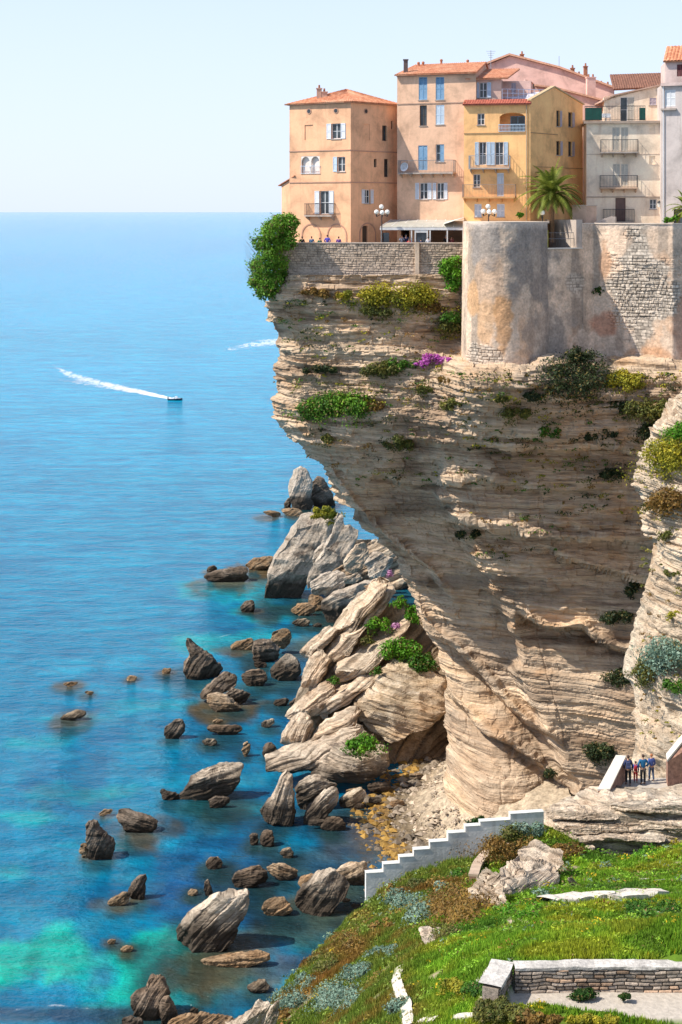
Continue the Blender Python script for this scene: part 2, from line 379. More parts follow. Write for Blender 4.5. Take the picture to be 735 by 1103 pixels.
def cliff_col(W):
    x, y, z = W[..., 0], W[..., 1], W[..., 2]; px, py = CX+F*x/np.maximum(y, 1), HY+F*(H-z)/np.maximum(y, 1)
    n = fbm(x*.12, y*.12, z*.12, 5, 101); n2 = fbm(x*.35, y*.35, z*.9, 4, 102); n3 = fbm(x*.10, y*.1, z*.5, 4, 103)
    c = np.ones((*x.shape, 3))*np.array([1.0, .97, .93])
    def lay(col, m):
        nonlocal c; m = np.clip(m, 0, 1)[..., None]; c = c*(1-m)+np.array(col)*m
    lay((1.35, 1.30, 1.22), sstep(44, 50, z+2*n)*.8)                      # pale thin beds at the top
    c = c*(1+.22*sstep(47, 42, z))[..., None]
    lay((.85, .80, .77), sstep(.0, .35, n3)*.6)                            # grey bands
    lay((1.42, 1.30, 1.14), sstep(.0, .25, -n3)*sstep(36, 26, z)*.8)       # warm smooth lower wall
    lay((.62, .56, .53), sstep(.22, .45, n)*.7)                           # lichen and run stains
    lay((1.15, .92, .70), sstep(.15, .4, n2)*sstep(.0, .3, -n)*.7)         # ochre patches
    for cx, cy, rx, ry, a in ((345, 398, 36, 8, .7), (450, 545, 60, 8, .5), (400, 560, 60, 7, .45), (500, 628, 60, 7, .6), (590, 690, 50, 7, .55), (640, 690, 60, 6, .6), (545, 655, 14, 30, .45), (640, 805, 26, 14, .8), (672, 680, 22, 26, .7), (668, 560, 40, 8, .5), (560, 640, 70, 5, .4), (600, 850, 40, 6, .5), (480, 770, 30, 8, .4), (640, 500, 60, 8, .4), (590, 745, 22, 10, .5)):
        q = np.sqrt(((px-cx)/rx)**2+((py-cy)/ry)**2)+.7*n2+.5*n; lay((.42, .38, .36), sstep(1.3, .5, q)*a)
    return np.clip(c, .2, 1.5)
def one_col(W):
    n = fbm(W[..., 0]*.5, W[..., 1]*.5, W[..., 2]*.5, 4, 104); n2 = fbm(W[..., 0]*.6, W[..., 1]*.6, W[..., 2]*2.5, 4, 105); c = np.ones((*n.shape, 3))*np.array([1.08, 1.0, .90]); return np.clip(c*(1+.25*n+.3*n2)[..., None], .3, 1.5)
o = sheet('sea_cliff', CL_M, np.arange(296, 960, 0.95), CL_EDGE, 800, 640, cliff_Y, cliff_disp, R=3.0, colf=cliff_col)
tag(o, 'high layered limestone cliff that overhangs the sea below the old town', kind='structure')
# buttress of thin pale beds at the right, nearer than the main wall
BT_EDGE = [(425, 735), (445, 727), (455, 712), (470, 697), (482, 690), (505, 684), (530, 684), (545, 690), (560, 690), (575, 697), (590, 705), (613, 702), (640, 692), (655, 690), (682, 684), (705, 680), (724, 678), (745, 682), (777, 684), (800, 684), (830, 682), (880, 680), (930, 678)]
def but_Y(px, py):
    return 116-(px-684)*0.10+0.010*(640-py)+0*px
def but_disp(Pw, py):
    x, y, z = Pw[..., 0], Pw[..., 1], Pw[..., 2]
    wz = z+0.25*fbm(x*0.3, y*0.3, z*0.1, 3, 15)
    thin = sstep(31, 33, z)
    d = thin*(0.42*strata(wz/0.55, x*0.6, 1)+0.25*strata(wz/0.21, x*0.8+y*.4, 2))+(1-thin)*0.5*strata(wz/2.2, x*.5, 6)
    return d+0.5*fbm(x*0.4, y*0.4, z*0.4, 4, 5)+0.18*fbm(x*1.4, y*1.4, z*2, 3, 8)+0.6*(1-thin)*fbm(x*.8, y*.8, z*.5, 4, 3)
o = sheet('cliff_buttress', PALE_M, np.arange(425, 930, 0.8), BT_EDGE, 840, 230, but_Y, but_disp, R=1.6, kx=1.2, colf=one_col)
tag(o, 'sunlit buttress of thin pale rock beds beside the stair landing', kind='structure')
# the town's ground on top of the cliff
def slab(name, pts, z, mat, label, depth=1.0):
    n = len(pts)
    V = [(x, y, z) for x, y in pts]+[(x, y, z-depth) for x, y in pts]
    Fs = [tuple(range(n)), tuple(range(2*n-1, n-1, -1))]+[(i, i+n, (i+1) % n+n, (i+1) % n) for i in range(n)]
    me = bpy.data.meshes.new(name); me.from_pydata(V, [], Fs); me.update(); me.materials.append(mat)
    o = link(name, me); tag(o, label, kind='structure'); return o
PAVE = plain('paving', (0.42, 0.36, 0.29), 0.9, var=0.15, scale=1.5, bmp=0.3)
slab('town_ground', [(-5.2, 147.6), (13, 147.6), (13, 144), (21, 142.5),(24, 145), (33, 142), (60, 142), (60, 230), (0, 230), (-5.0, 160)], 57.9, PAVE, 'paved terrace ground of the old town above the cliff', 3.0)
slab('upper_ground', [(24, 148.6), (60, 146), (60, 228), (24, 228)], 60.3, PAVE, 'higher street level behind the curtain wall')

# ------------------------------------------------------------------ beach at the cliff's foot
def build_beach():
    xs = np.arange(-6, 22, 0.16); ys = np.arange(128, 176, 0.25)
    X, Y = np.meshgrid(xs, ys)
    px = CX+F*X/Y
    # shoreline x as a function of distance
    sh = np.interp(Y, [128, 139, 147, 152, 156, 160, 166, 176], [6.5, 4.4, 4.6, 3.2, 2.6, 3.0, 5.0, 9])
    d = X-sh+1.2*fbm(X*0.4, Y*0.4, 0, 4, 4)
    Z = np.where(d < 0, d*0.10, d*0.16+np.clip(d-5, 0, 8)*0.45)-0.03
    Z += 0.22*fbm(X*1.1, Y*1.1, 0, 4, 6)+0.10*np.abs(fbm(X*3, Y*3, 0, 3, 2))*sstep(0, 2, d)
    t = sstep(-0.2, 2.6, d)[..., None]; t2 = sstep(3.0, 6.5, d+0.8*fbm(X*.7, Y*.7, 0, 3, 12))[..., None]
    am = np.array([0.26, 0.13, 0.015]); br = np.array([0.15, 0.11, 0.065]); pl = np.array([0.42, 0.33, 0.23])
    c = am*(1-t)+br*t; c = c*(1-t2)+pl*t2
    c = c*(1+0.35*fbm(X*2, Y*2, 0, 4, 19))[..., None]
    o = np_mesh('beach', np.stack([X, Y, Z], -1).reshape(-1, 3), grid_faces(*X.shape)[:, ::-1], attr_mat('beach_shingle', 0.85, bmp=0.6, bscale=3, mott=0.6), smooth=True, col=c.reshape(-1, 3))
    tag(o, 'shingle beach of pale rubble and amber wet stones under the cliff', kind='structure')
build_beach()

# ------------------------------------------------------------------ the near headland
gp = [(280, 1103, 63), (330, 1040, 70), (365, 1003, 76), (395, 975, 80), (430, 948, 80.6), (470, 936, 81), (510, 927, 82), (550, 905, 83), (585, 888, 84.5),
      (210, 1200, 54), (120, 1330, 46), (360, 1103, 57), (430, 1103, 49), (500, 1103, 45.6), (735, 1104, 45.6), (500, 1060, 49), (430, 1040, 56), (400, 1000, 69), (450, 985, 72), (500, 1000, 60),
      (540, 1036, 48.6), (640, 1034, 47.9), (735, 1033, 47.6), (850, 1033, 47.4), (640, 1000, 56), (735, 1000, 56), (560, 1000, 57), (640, 962, 68), (735, 962, 69), (560, 965, 69), (520, 960, 74),
      (600, 932, 80), (660, 926, 82.5), (735, 908, 84), (850, 908, 84), (560, 925, 81), (850, 1104, 45.6), (640, 928, 86), (735, 912, 87), (850, 912, 87), (560, 1096, 45.7)]
gw = [P(*g) for g in gp]
GZ = TPS([(a, b) for a, b, _ in gw], [c for *_, c in gw], sc=20, lam=3e-3)
crest = [P(*g)[:2] for g in ((-40, 1600, 33), (120, 1330, 46), (210, 1200, 54), (280, 1103, 63), (330, 1040, 70), (365, 1003, 76), (395, 975, 80), (430, 948, 80.6), (510, 927, 82), (585, 888, 84.5))]+[(14.3, 86.3), (15.0, 88.2), (16.7, 91.6), (60, 93)]
crest = np.array(crest)
def crest_dist(X, Y):
    """signed distance to the crest line (positive = seaward side), nearest point on it"""
    best = np.full(X.shape, 1e9); bx = np.zeros_like(X); by = np.zeros_like(X); sg = np.zeros_like(X)
    for (ax, ay), (cx, cy) in zip(crest[:-1], crest[1:]):
        dx, dy = cx-ax, cy-ay; t = np.clip(((X-ax)*dx+(Y-ay)*dy)/(dx*dx+dy*dy), 0, 1)
        qx, qy = ax+t*dx, ay+t*dy; d = np.hypot(X-qx, Y-qy)
        m = d < best; best = np.where(m, d, best); bx = np.where(m, qx, bx); by = np.where(m, qy, by)
        sg = np.where(m, np.sign(dx*(Y-ay)-dy*(X-ax)), sg)
    return best*sg, bx, by
def in_pit(X, Y, g=0.0):
    return (Y < 47.5+g) & (Y > 46.25-(X-5.2)*0.12-g*.15) & (X > 4.95+(Y-46.2)*0.30-g*1.5)
def ground_z(X, Y, rough=True):
    X = np.asarray(X, float); Y = np.asarray(Y, float)
    d, bx, by = crest_dist(X, Y)
    out = d > 0
    z = GZ(np.where(out, bx, X), np.where(out, by, Y))
    if rough: z = z+0.22*fbm(X*0.25, Y*0.25, 0, 4, 40)*sstep(0, -3, d)+0.10*fbm(X*0.9, Y*0.9, 0, 3, 41)
    z = np.where(out, z-2.6*d-0.8*np.clip(d, 0, 1)**2+0.6*np.minimum(d, 1)*fbm(X*.6, Y*.6, z*.5, 4, 2), z)
    # landing and the lower walk are cut flat
    pl = (X > 13.8) & (Y > 87.3) & (d < 0.15); z = np.where(pl, 28.05, z)
    pit = in_pit(X, Y); z = np.where(pit, 37.86, z)
    return z
def ground_col(X, Y):
    d, _, _ = crest_dist(X, Y)
    n = fbm(X*0.22, Y*0.22, 0, 4, 50); n2 = fbm(X*0.8, Y*0.8, 0, 4, 51); n3 = fbm(X*0.45+5, Y*0.45, 0, 3, 52)
    # heath on the slope that falls to the sea, fresh grass on the level ground
    e = (X-(2.6+0.065*(Y-48)))+1.4*n
    e = np.where(Y > 62, e-(Y-62)*0.16, e)
    heath = sstep(0.8, -0.8, e)
    g = np.array([0.19, 0.34, 0.025])*(1+0.6*n2[..., None]); yel = np.array([0.42, 0.38, 0.03]); dk = np.array([0.06, 0.16, 0.02])
    g = g+(yel-g)*(sstep(0.1, 0.5, n3)*0.6)[..., None]; g = g+(dk-g)*(sstep(0.12, 0.5, -n)*0.7)[..., None]
    hb = np.array([0.26, 0.15, 0.035])*(1+0.5*n2[..., None]); ol = np.array([0.19, 0.26, 0.035])
    hb = hb+(ol-hb)*(sstep(-0.45, 0.12, n3))[..., None]
    hb = hb+(np.array([0.34, 0.15, 0.04])-hb)*(sstep(0.15, 0.5, n2)*0.5)[..., None]
    c = g*(1-heath[..., None])+hb*heath[..., None]
    return np.clip(c, 0.004, 1), heath
def build_ground():
    xs = np.concatenate([np.arange(-26, 26, 0.14), np.arange(26, 60, 1.0)]); ys = np.concatenate([np.arange(20, 42, 1.0), np.arange(42, 99, 0.14)])
    X, Y = np.meshgrid(xs, ys); Z = np.maximum(ground_z(X, Y), -3)
    c, h = ground_col(X, Y); c = c*0.5
    soil = np.array([0.30, 0.23, 0.15]); m = (sstep(0.35, 0.6, fbm(X*0.6, Y*0.6, 0, 4, 77)))[..., None]
    c = c*(1-m)+soil*m
    d, _, _ = crest_dist(X, Y); k = sstep(0.8, 3, d)[..., None]; c = c*(1-k)+np.array([0.45, 0.37, 0.28])*k
    pv = (in_pit(X, Y) | ((X > 13.8) & (Y > 87.3)))[..., None]
    c = np.where(pv, np.array([0.46, 0.40, 0.33]), c)
    o = np_mesh('headland_ground', np.stack([X, Y, Z], -1).reshape(-1, 3), grid_faces(*X.shape)[:, ::-1], attr_mat('earth', 0.95, bmp=0.4, bscale=6), smooth=True, col=c.reshape(-1, 3))
    tag(o, 'green headland sloping down to the sea in front of the cliff', kind='structure')
build_ground()
# ------------------------------------------------------------------ masonry: solid pieces collected in one mesh per part
class MB:
    def __init__(s): s.v = []; s.f = []
    def box8(s, p):
        n = len(s.v); s.v += [tuple(q) for q in p]
        s.f += [(n, n+3, n+2, n+1), (n+4, n+5, n+6, n+7), (n, n+1, n+5, n+4), (n+1, n+2, n+6, n+5), (n+2, n+3, n+7, n+6), (n+3, n, n+4, n+7)]
    def box(s, x0, x1, y0, y1, z0, z1):
        s.box8([(x0, y0, z0), (x1, y0, z0), (x1, y1, z0), (x0, y1, z0), (x0, y0, z1), (x1, y0, z1), (x1, y1, z1), (x0, y1, z1)])
    def poly(s, pts):
        n = len(s.v); s.v += [tuple(p) for p in pts]; s.f.append(tuple(range(n, n+len(pts))))
    def prism(s, pts, d):
        """closed solid: polygon pts swept by vector d"""
        n = len(s.v); k = len(pts); d = Vector(d)
        s.v += [tuple(p) for p in pts]+[tuple(Vector(p)+d) for p in pts]
        s.f += [tuple(range(n, n+k)), tuple(range(n+2*k-1, n+k-1, -1))]+[(n+i, n+i+k, n+(i+1) % k+k, n+(i+1) % k) for i in range(k)]
    def tube(s, a, b, r0, r1=None, seg=8, cap=True):
        r1 = r0 if r1 is None else r1
        a = Vector(a); b = Vector(b); ax = (b-a).normalized(); u = ax.orthogonal().normalized(); v = ax.cross(u); n = len(s.v)
        for c, r in ((a, r0), (b, r1)):
            s.v += [tuple(c+(u*math.cos(2*math.pi*i/seg)+v*math.sin(2*math.pi*i/seg))*r) for i in range(seg)]
        s.f += [(n+i, n+(i+1) % seg, n+seg+(i+1) % seg, n+seg+i) for i in range(seg)]
        if cap: s.f += [tuple(range(n+seg-1, n-1, -1)), tuple(range(n+seg, n+2*seg))]
    def ball(s, c, r, seg=12, rg=8, sq=(1, 1, 1)):
        n = len(s.v); c = Vector(c)
        for i in range(rg+1):
            t = math.pi*i/rg
            for j in range(seg):
                p = 2*math.pi*j/seg
                s.v.append((c.x+r*sq[0]*math.sin(t)*math.cos(p), c.y+r*sq[1]*math.sin(t)*math.sin(p), c.z+r*sq[2]*math.cos(t)))
        for i in range(rg):
            for j in range(seg): s.f.append((n+i*seg+j, n+(i+1)*seg+j, n+(i+1)*seg+(j+1) % seg, n+i*seg+(j+1) % seg))
    def build(s, name, mat, parent=None, smooth=False, label=None):
        me = bpy.data.meshes.new(name); me.from_pydata(s.v, [], s.f); me.validate(); me.update()
        me.materials.append(mat)
        if smooth: me.polygons.foreach_set('use_smooth', [True]*len(me.polygons))
        o = link(name, me, parent)
        if label: o['label'] = label
        return o
class Face:
    """vertical wall plane through two plan points given as (photo column, distance); outward is towards the viewer"""
    def __init__(s, a, b):
        s.A = Vector(((a[0]-CX)*a[1]/F, a[1])); s.B = Vector(((b[0]-CX)*b[1]/F, b[1]))
        s.len = (s.B-s.A).length; s.d = (s.B-s.A)/s.len
        s.n = Vector((s.d.y, -s.d.x))
        if s.n.dot(-(s.A+s.B)/2) < 0: s.n = -s.n
    def hit(s, px, py):
        rx, rz = (px-CX)/F, -(py-HY)/F
        # A + u d = t (rx, 1)
        det = s.d.x*(-1)-s.d.y*(-rx)
        u = (-s.A.x*(-1)+s.A.y*(-rx))/det
        y = s.A.y+s.d.y*u
        return u, H+rz*y
    def pt(s, u, z, off=0.0):
        q = s.A+s.d*u+s.n*off
        return Vector((q.x, q.y, z))
    def rect(s, x0, y0, x1, y1):
        u0, za = s.hit(x0, (y0+y1)/2); u1, _ = s.hit(x1, (y0+y1)/2)
        um = (x0+x1)/2
        return u0, u1, s.hit(um, y1)[1], s.hit(um, y0)[1]
    def slab(s, mb, u0, u1, z0, z1, o0, o1):
        """box on the wall: u range, z range, offset range"""
        mb.box8([s.pt(u0, z0, o1), s.pt(u1, z0, o1), s.pt(u1, z0, o0), s.pt(u0, z0, o0), s.pt(u0, z1, o1), s.pt(u1, z1, o1), s.pt(u1, z1, o0), s.pt(u0, z1, o0)])
def facade(mb, f, z0, z1, ops, u0=0.0, u1=None, depth=0.22, off=0.0):
    """wall sheet with real openings and reveals"""
    u1 = f.len if u1 is None else u1
    ops = [(max(a, u0+.02), min(b, u1-.02), max(c, z0+.02), min(d, z1-.02)) for a, b, c, d in ops]
    us = sorted(set([u0, u1]+[x for o in ops for x in o[:2]])); zs = sorted(set([z0, z1]+[x for o in ops for x in o[2:]]))
    for a, b in zip(us[:-1], us[1:]):
        for c, d in zip(zs[:-1], zs[1:]):
            um, zm = (a+b)/2, (c+d)/2
            if any(o[0] < um < o[1] and o[2] < zm < o[3] for o in ops): continue
            mb.poly([f.pt(a, c, off), f.pt(b, c, off), f.pt(b, d, off), f.pt(a, d, off)])
    for a, b, c, d in ops:
        q = [(a, c), (b, c), (b, d), (a, d)]
        for i in range(4):
            p0, p1 = q[i], q[(i+1) % 4]
            mb.poly([f.pt(*p0, off), f.pt(*p1, off), f.pt(*p1, off-depth), f.pt(*p0, off-depth)])
WHITE = plain('white_paint', (0.72, 0.72, 0.72), 0.5, var=0.05)
DARKW = plain('dark_wood', (0.07, 0.045, 0.03), 0.6)
IRON = plain('dark_iron', (0.035, 0.035, 0.04), 0.5, 0.3)
RAILM = plain('grey_rail', (0.20, 0.19, 0.19), 0.55, 0.2)
BLUESH = plain('blue_shutter', (0.17, 0.33, 0.50), 0.6, var=0.1)
PALESH = plain('pale_blue_shutter', (0.50, 0.60, 0.70), 0.6, var=0.07)
WHITESH = plain('white_shutter', (0.66, 0.68, 0.72), 0.6, var=0.06)
CREAMSH = plain('cream_shutter', (0.62, 0.55, 0.45), 0.7, var=0.06)
LILACSH = plain('lilac_shutter', (0.50, 0.42, 0.46), 0.7, var=0.06)
TERRA = plain('terracotta', (0.42, 0.17, 0.09), 0.85, var=0.25, scale=4)
SLABM = plain('balcony_slab', (0.40, 0.33, 0.28), 0.85, var=0.2)
GREYM = plain('grey_metal', (0.32, 0.33, 0.35), 0.5, 0.1)
def glass_mat():
    m, nt, b = new_mat('window_glass'); b.inputs['Base Color'].default_value = (0.02, 0.03, 0.035, 1)
    n = noise(nt, coords(nt), 0.8, 3); nt.links.new(ramp(nt, n, [(0.35, (0.012, 0.016, 0.02)), (0.7, (0.06, 0.075, 0.085))]), b.inputs['Base Color'])
    b.inputs['Roughness'].default_value = 0.08; return m
GLASS = glass_mat()
def shutter(f, u0, u1, z0, z1, off, mat, parent, name='shutter'):
    mb = MB(); t = 0.035; fr = 0.05
    f.slab(mb, u0, u0+fr, z0, z1, off, off+t+.012); f.slab(mb, u1-fr, u1, z0, z1, off, off+t+.012)
    f.slab(mb, u0+fr, u1-fr, z0, z0+fr*1.6, off, off+t+.01); f.slab(mb, u0+fr, u1-fr, z1-fr*1.6, z1, off, off+t+.01)
    zm = (z0+z1)/2; f.slab(mb, u0+fr, u1-fr, zm-.04, zm+.04, off, off+t+.01)
    z = z0+fr*1.6
    while z < z1-fr*1.6-0.05:
        q = [f.pt(u0+fr, z, off+0.004), f.pt(u1-fr, z, off+0.004), f.pt(u1-fr, z, off+t), f.pt(u0+fr, z, off+t),
             f.pt(u0+fr, z+0.075, off), f.pt(u1-fr, z+0.075, off), f.pt(u1-fr, z+0.062, off+0.012), f.pt(u0+fr, z+0.062, off+0.012)]
        mb.box8([q[3], q[2], q[1], q[0], q[7], q[6], q[5], q[4]]); z += 0.085
    return mb.build(name, mat, parent)
def window(f, r, parent, style='open', shmat=None, frmat=None, door=False, sill=True, bars=1, dark=False, name=None, depth=0.2, open_l=True, open_r=True):
    """r=(u0,u1,z0,z1); style: none / open (leaves folded back on the wall) / closed (leaves cover the opening) / half"""
    u0, u1, z0, z1 = r; frmat = frmat or WHITE
    mb = MB(); w = 0.06
    for a, b, c, d in ((u0, u0+w, z0, z1), (u1-w, u1, z0, z1), (u0+w, u1-w, z0, z0+w), (u0+w, u1-w, z1-w, z1)):
        f.slab(mb, a, b, c, d, -depth-.03, -depth+.03)
    um = (u0+u1)/2
    f.slab(mb, um-.035, um+.035, z0+w, z1-w, -depth-.03, -depth+.035)
    for k in range(bars):
        zz = z0+(z1-z0)*(k+1)/(bars+1); f.slab(mb, u0+w, um-.035, zz-.02, zz+.02, -depth-.02, -depth+.02); f.slab(mb, um+.035, u1-w, zz-.02, zz+.02, -depth-.02, -depth+.02)
    wn = mb.build(name or ('french_window' if door else 'window'), frmat, parent)
    g = MB(); g.poly([f.pt(u0+.01, z0+.01, -depth), f.pt(u1-.01, z0+.01, -depth), f.pt(u1-.01, z1-.01, -depth), f.pt(u0+.01, z1-.01, -depth)]); g.build('pane', GLASS, wn)
    if sill and not door:
        s = MB(); f.slab(s, u0-.08, u1+.08, z0-.08, z0-.003, -depth+.03, 0.07); s.build('sill', SLABM, wn)
    lw = (u1-u0)/2
    if style == 'open':
        if open_l: shutter(f, u0-lw-.03, u0-.03, z0, z1, .012, shmat, wn)
        if open_r: shutter(f, u1+.03, u1+lw+.03, z0, z1, .012, shmat, wn)
    elif style == 'closed':
        shutter(f, u0+.012, um-.006, z0+.01, z1-.01, -.075, shmat, wn); shutter(f, um+.006, u1-.012, z0+.01, z1-.01, -.075, shmat, wn)
    elif style == 'half':
        shutter(f, um+.006, u1-.012, z0+.01, z1-.01, -.075, shmat, wn)
    return wn
def balcony(f, x0, x1, ytop, yfloor, parent, proj=0.8, rmat=None, brackets=True, slabm=None, spacing=0.14, thick=0.14):
    u0, u1, z0, z1 = f.rect(x0, ytop, x1, yfloor)
    mb = MB(); f.slab(mb, u0, u1, z0-thick, z0, 0.003, proj)
    if brackets:
        k = max(2, int((u1-u0)/1.1)+1)
        for i in range(k):
            u = u0+.15+(u1-u0-.3)*i/(k-1)
            mb.prism([f.pt(u-.05, z0-thick-.002, .004), f.pt(u-.05, z0-thick-.002, proj*.85), f.pt(u-.05, z0-thick-.12, proj*.85), f.pt(u-.05, z0-thick-.38, .004)], f.pt(u+.05, 0)-f.pt(u-.05, 0))
    bl = mb.build('balcony', slabm or SLABM, parent)
    rb = MB(); rm = rmat or RAILM; o = proj-.05
    f.slab(rb, u0, u1, z1-.05, z1, o-.025, o+.025); f.slab(rb, u0, u1, z0+.06, z0+.09, o-.012, o+.012)
    for a in (u0, u1-.03):
        f.slab(rb, a, a+.03, z1-.05, z1, .01, o-.025); f.slab(rb, a, a+.03, z0+.06, z0+.09, .01, o-.012)
    n = int((u1-u0)/spacing)
    for i in range(n+1):
        u = u0+(u1-u0-.024)*i/n; f.slab(rb, u, u+.024, z0+.002, z1-.05, o-.01, o+.01)
    m = int(proj/spacing)
    for i in range(m):
        for a in (u0, u1-.024): f.slab(rb, a+.002, a+.022, z0+.002, z1-.05, .02+i*spacing, .04+i*spacing)
    rb.build('railing', rm, bl)
    return bl
def band(f, y, xr, parent, mat, h=0.1, proj=0.06, u0=None, u1=None, name='string_course'):
    z = f.hit(xr, y)[1]; mb = MB()
    f.slab(mb, -.0 if u0 is None else u0, f.len if u1 is None else u1, z-h, z, .003, proj)
    return mb.build(name, mat, parent)
def tile_mat():
    m, nt, b = new_mat('roof_tile')
    v = coords(nt); n = noise(nt, v, 3.0, 4, 0.6); n2 = noise(nt, v, 0.5, 4)
    c = ramp(nt, n, [(0.3, (0.33, 0.10, 0.045)), (0.5, (0.52, 0.20, 0.10)), (0.7, (0.68, 0.36, 0.20))])
    c = mix(nt, ramp(nt, n2, [(0.5, (0, 0, 0)), (0.75, (0.6,)*3)]), c, (0.62, 0.40, 0.26))
    nt.links.new(c, b.inputs['Base Color']); b.inputs['Roughness'].default_value = 0.85; return m
TILE = tile_mat()
def tile_plane(mb, a, b, c, d, th=0.12, wave=0.24, amp=0.05):
    """roof plane a,b = eave ends, d,c = ridge ends (a-d and b-c run up the slope): corrugated rows of barrel tiles"""
    a, b, c, d = map(Vector, (a, b, c, d)); L = max((b-a).length, (c-d).length); n = (b-a).cross(d-a).normalized()
    if n.z < 0: n = -n
    k = max(6, int(L/wave)*4); rows = max(2, int(((d-a).length+(c-b).length)/2/0.35)); base = len(mb.v)
    for j in range(rows+1):
        for step in (0, 1):
            t = (j+(0.0 if step else 0.0))/rows
            lift = amp*0.6 if step == 0 else 0.0
            p = a.lerp(d, t); q = b.lerp(c, t)
            Lr = (q-p).length
            for i in range(k+1):
                x = p.lerp(q, i/k); h = amp*abs(math.sin(math.pi*i/4.0))
                mb.v.append(tuple(x+n*(h+lift)))
    nr = 2*(rows+1)
    for j in range(nr-1):
        for i in range(k): mb.f.append((base+j*(k+1)+i, base+j*(k+1)+i+1, base+(j+1)*(k+1)+i+1, base+(j+1)*(k+1)+i))
    dn = -n*0.004
    mb.prism([a+dn, b+dn, c+dn, d+dn], -n*th)
def chimney(x, y, z0, w, d, h, parent, mat, pots=2, name='chimney', potmat=None):
    mb = MB(); mb.box(x-w/2, x+w/2, y-d/2, y+d/2, z0-0.5, z0+h); mb.box(x-w/2-.06, x+w/2+.06, y-d/2-.06, y+d/2+.06, z0+h+.002, z0+h+.1)
    c = mb.build(name, mat, parent)
    pm = MB()
    for i in range(pots):
        xx = x+(i-(pots-1)/2)*w*0.5; pm.tube((xx, y, z0+h+.1), (xx, y, z0+h+.42), .11, .09)
    if pots: pm.build('chimney_pot', potmat or TERRA, c)
    return c
def walls_closed(mb, pts, z0, z1):
    """plain side and rear walls along plan points"""
    for (x0, y0), (x1, y1) in zip(pts[:-1], pts[1:]): mb.poly([(x0, y0, z0), (x1, y1, z0), (x1, y1, z1), (x0, y0, z1)])
def arch_trim(f, px0, px1, ytop, ybot, parent, mat, proj=0.05, w=0.13, name='blind_arch', fill=None, off=0.003):
    u0, u1, z0, z1 = f.rect(px0, ytop, px1, ybot); r = (u1-u0)/2; um = (u0+u1)/2; zc = z1-r
    out = []; n = 14
    mb = MB(); pr = None
    pts = [(u0, z0), (u0, zc)]+[(um-r*math.cos(math.pi*i/n), zc+r*math.sin(math.pi*i/n)) for i in range(1, n)]+[(u1, zc), (u1, z0)]
    inn = []
    for (u, z) in pts:
        if z <= zc: inn.append((u+w if u < um else u-w, z))
        else:
            k = (r-w)/r; inn.append((um+(u-um)*k, zc+(z-zc)*k))
    for i in range(len(pts)-1):
        q = [pts[i], pts[i+1], inn[i+1], inn[i]]
        mb.prism([f.pt(a, b, off) for a, b in q], f.pt(0, 0, proj)-f.pt(0, 0, 0))
    o = mb.build(name, mat, parent)
    if fill:
        g = MB(); g.prism([f.pt(a, b, off+.001) for a, b in inn], f.pt(0, 0, .012)-f.pt(0, 0, 0)); g.build('arch_infill', fill, o)
    return o
Z0 = 57.9
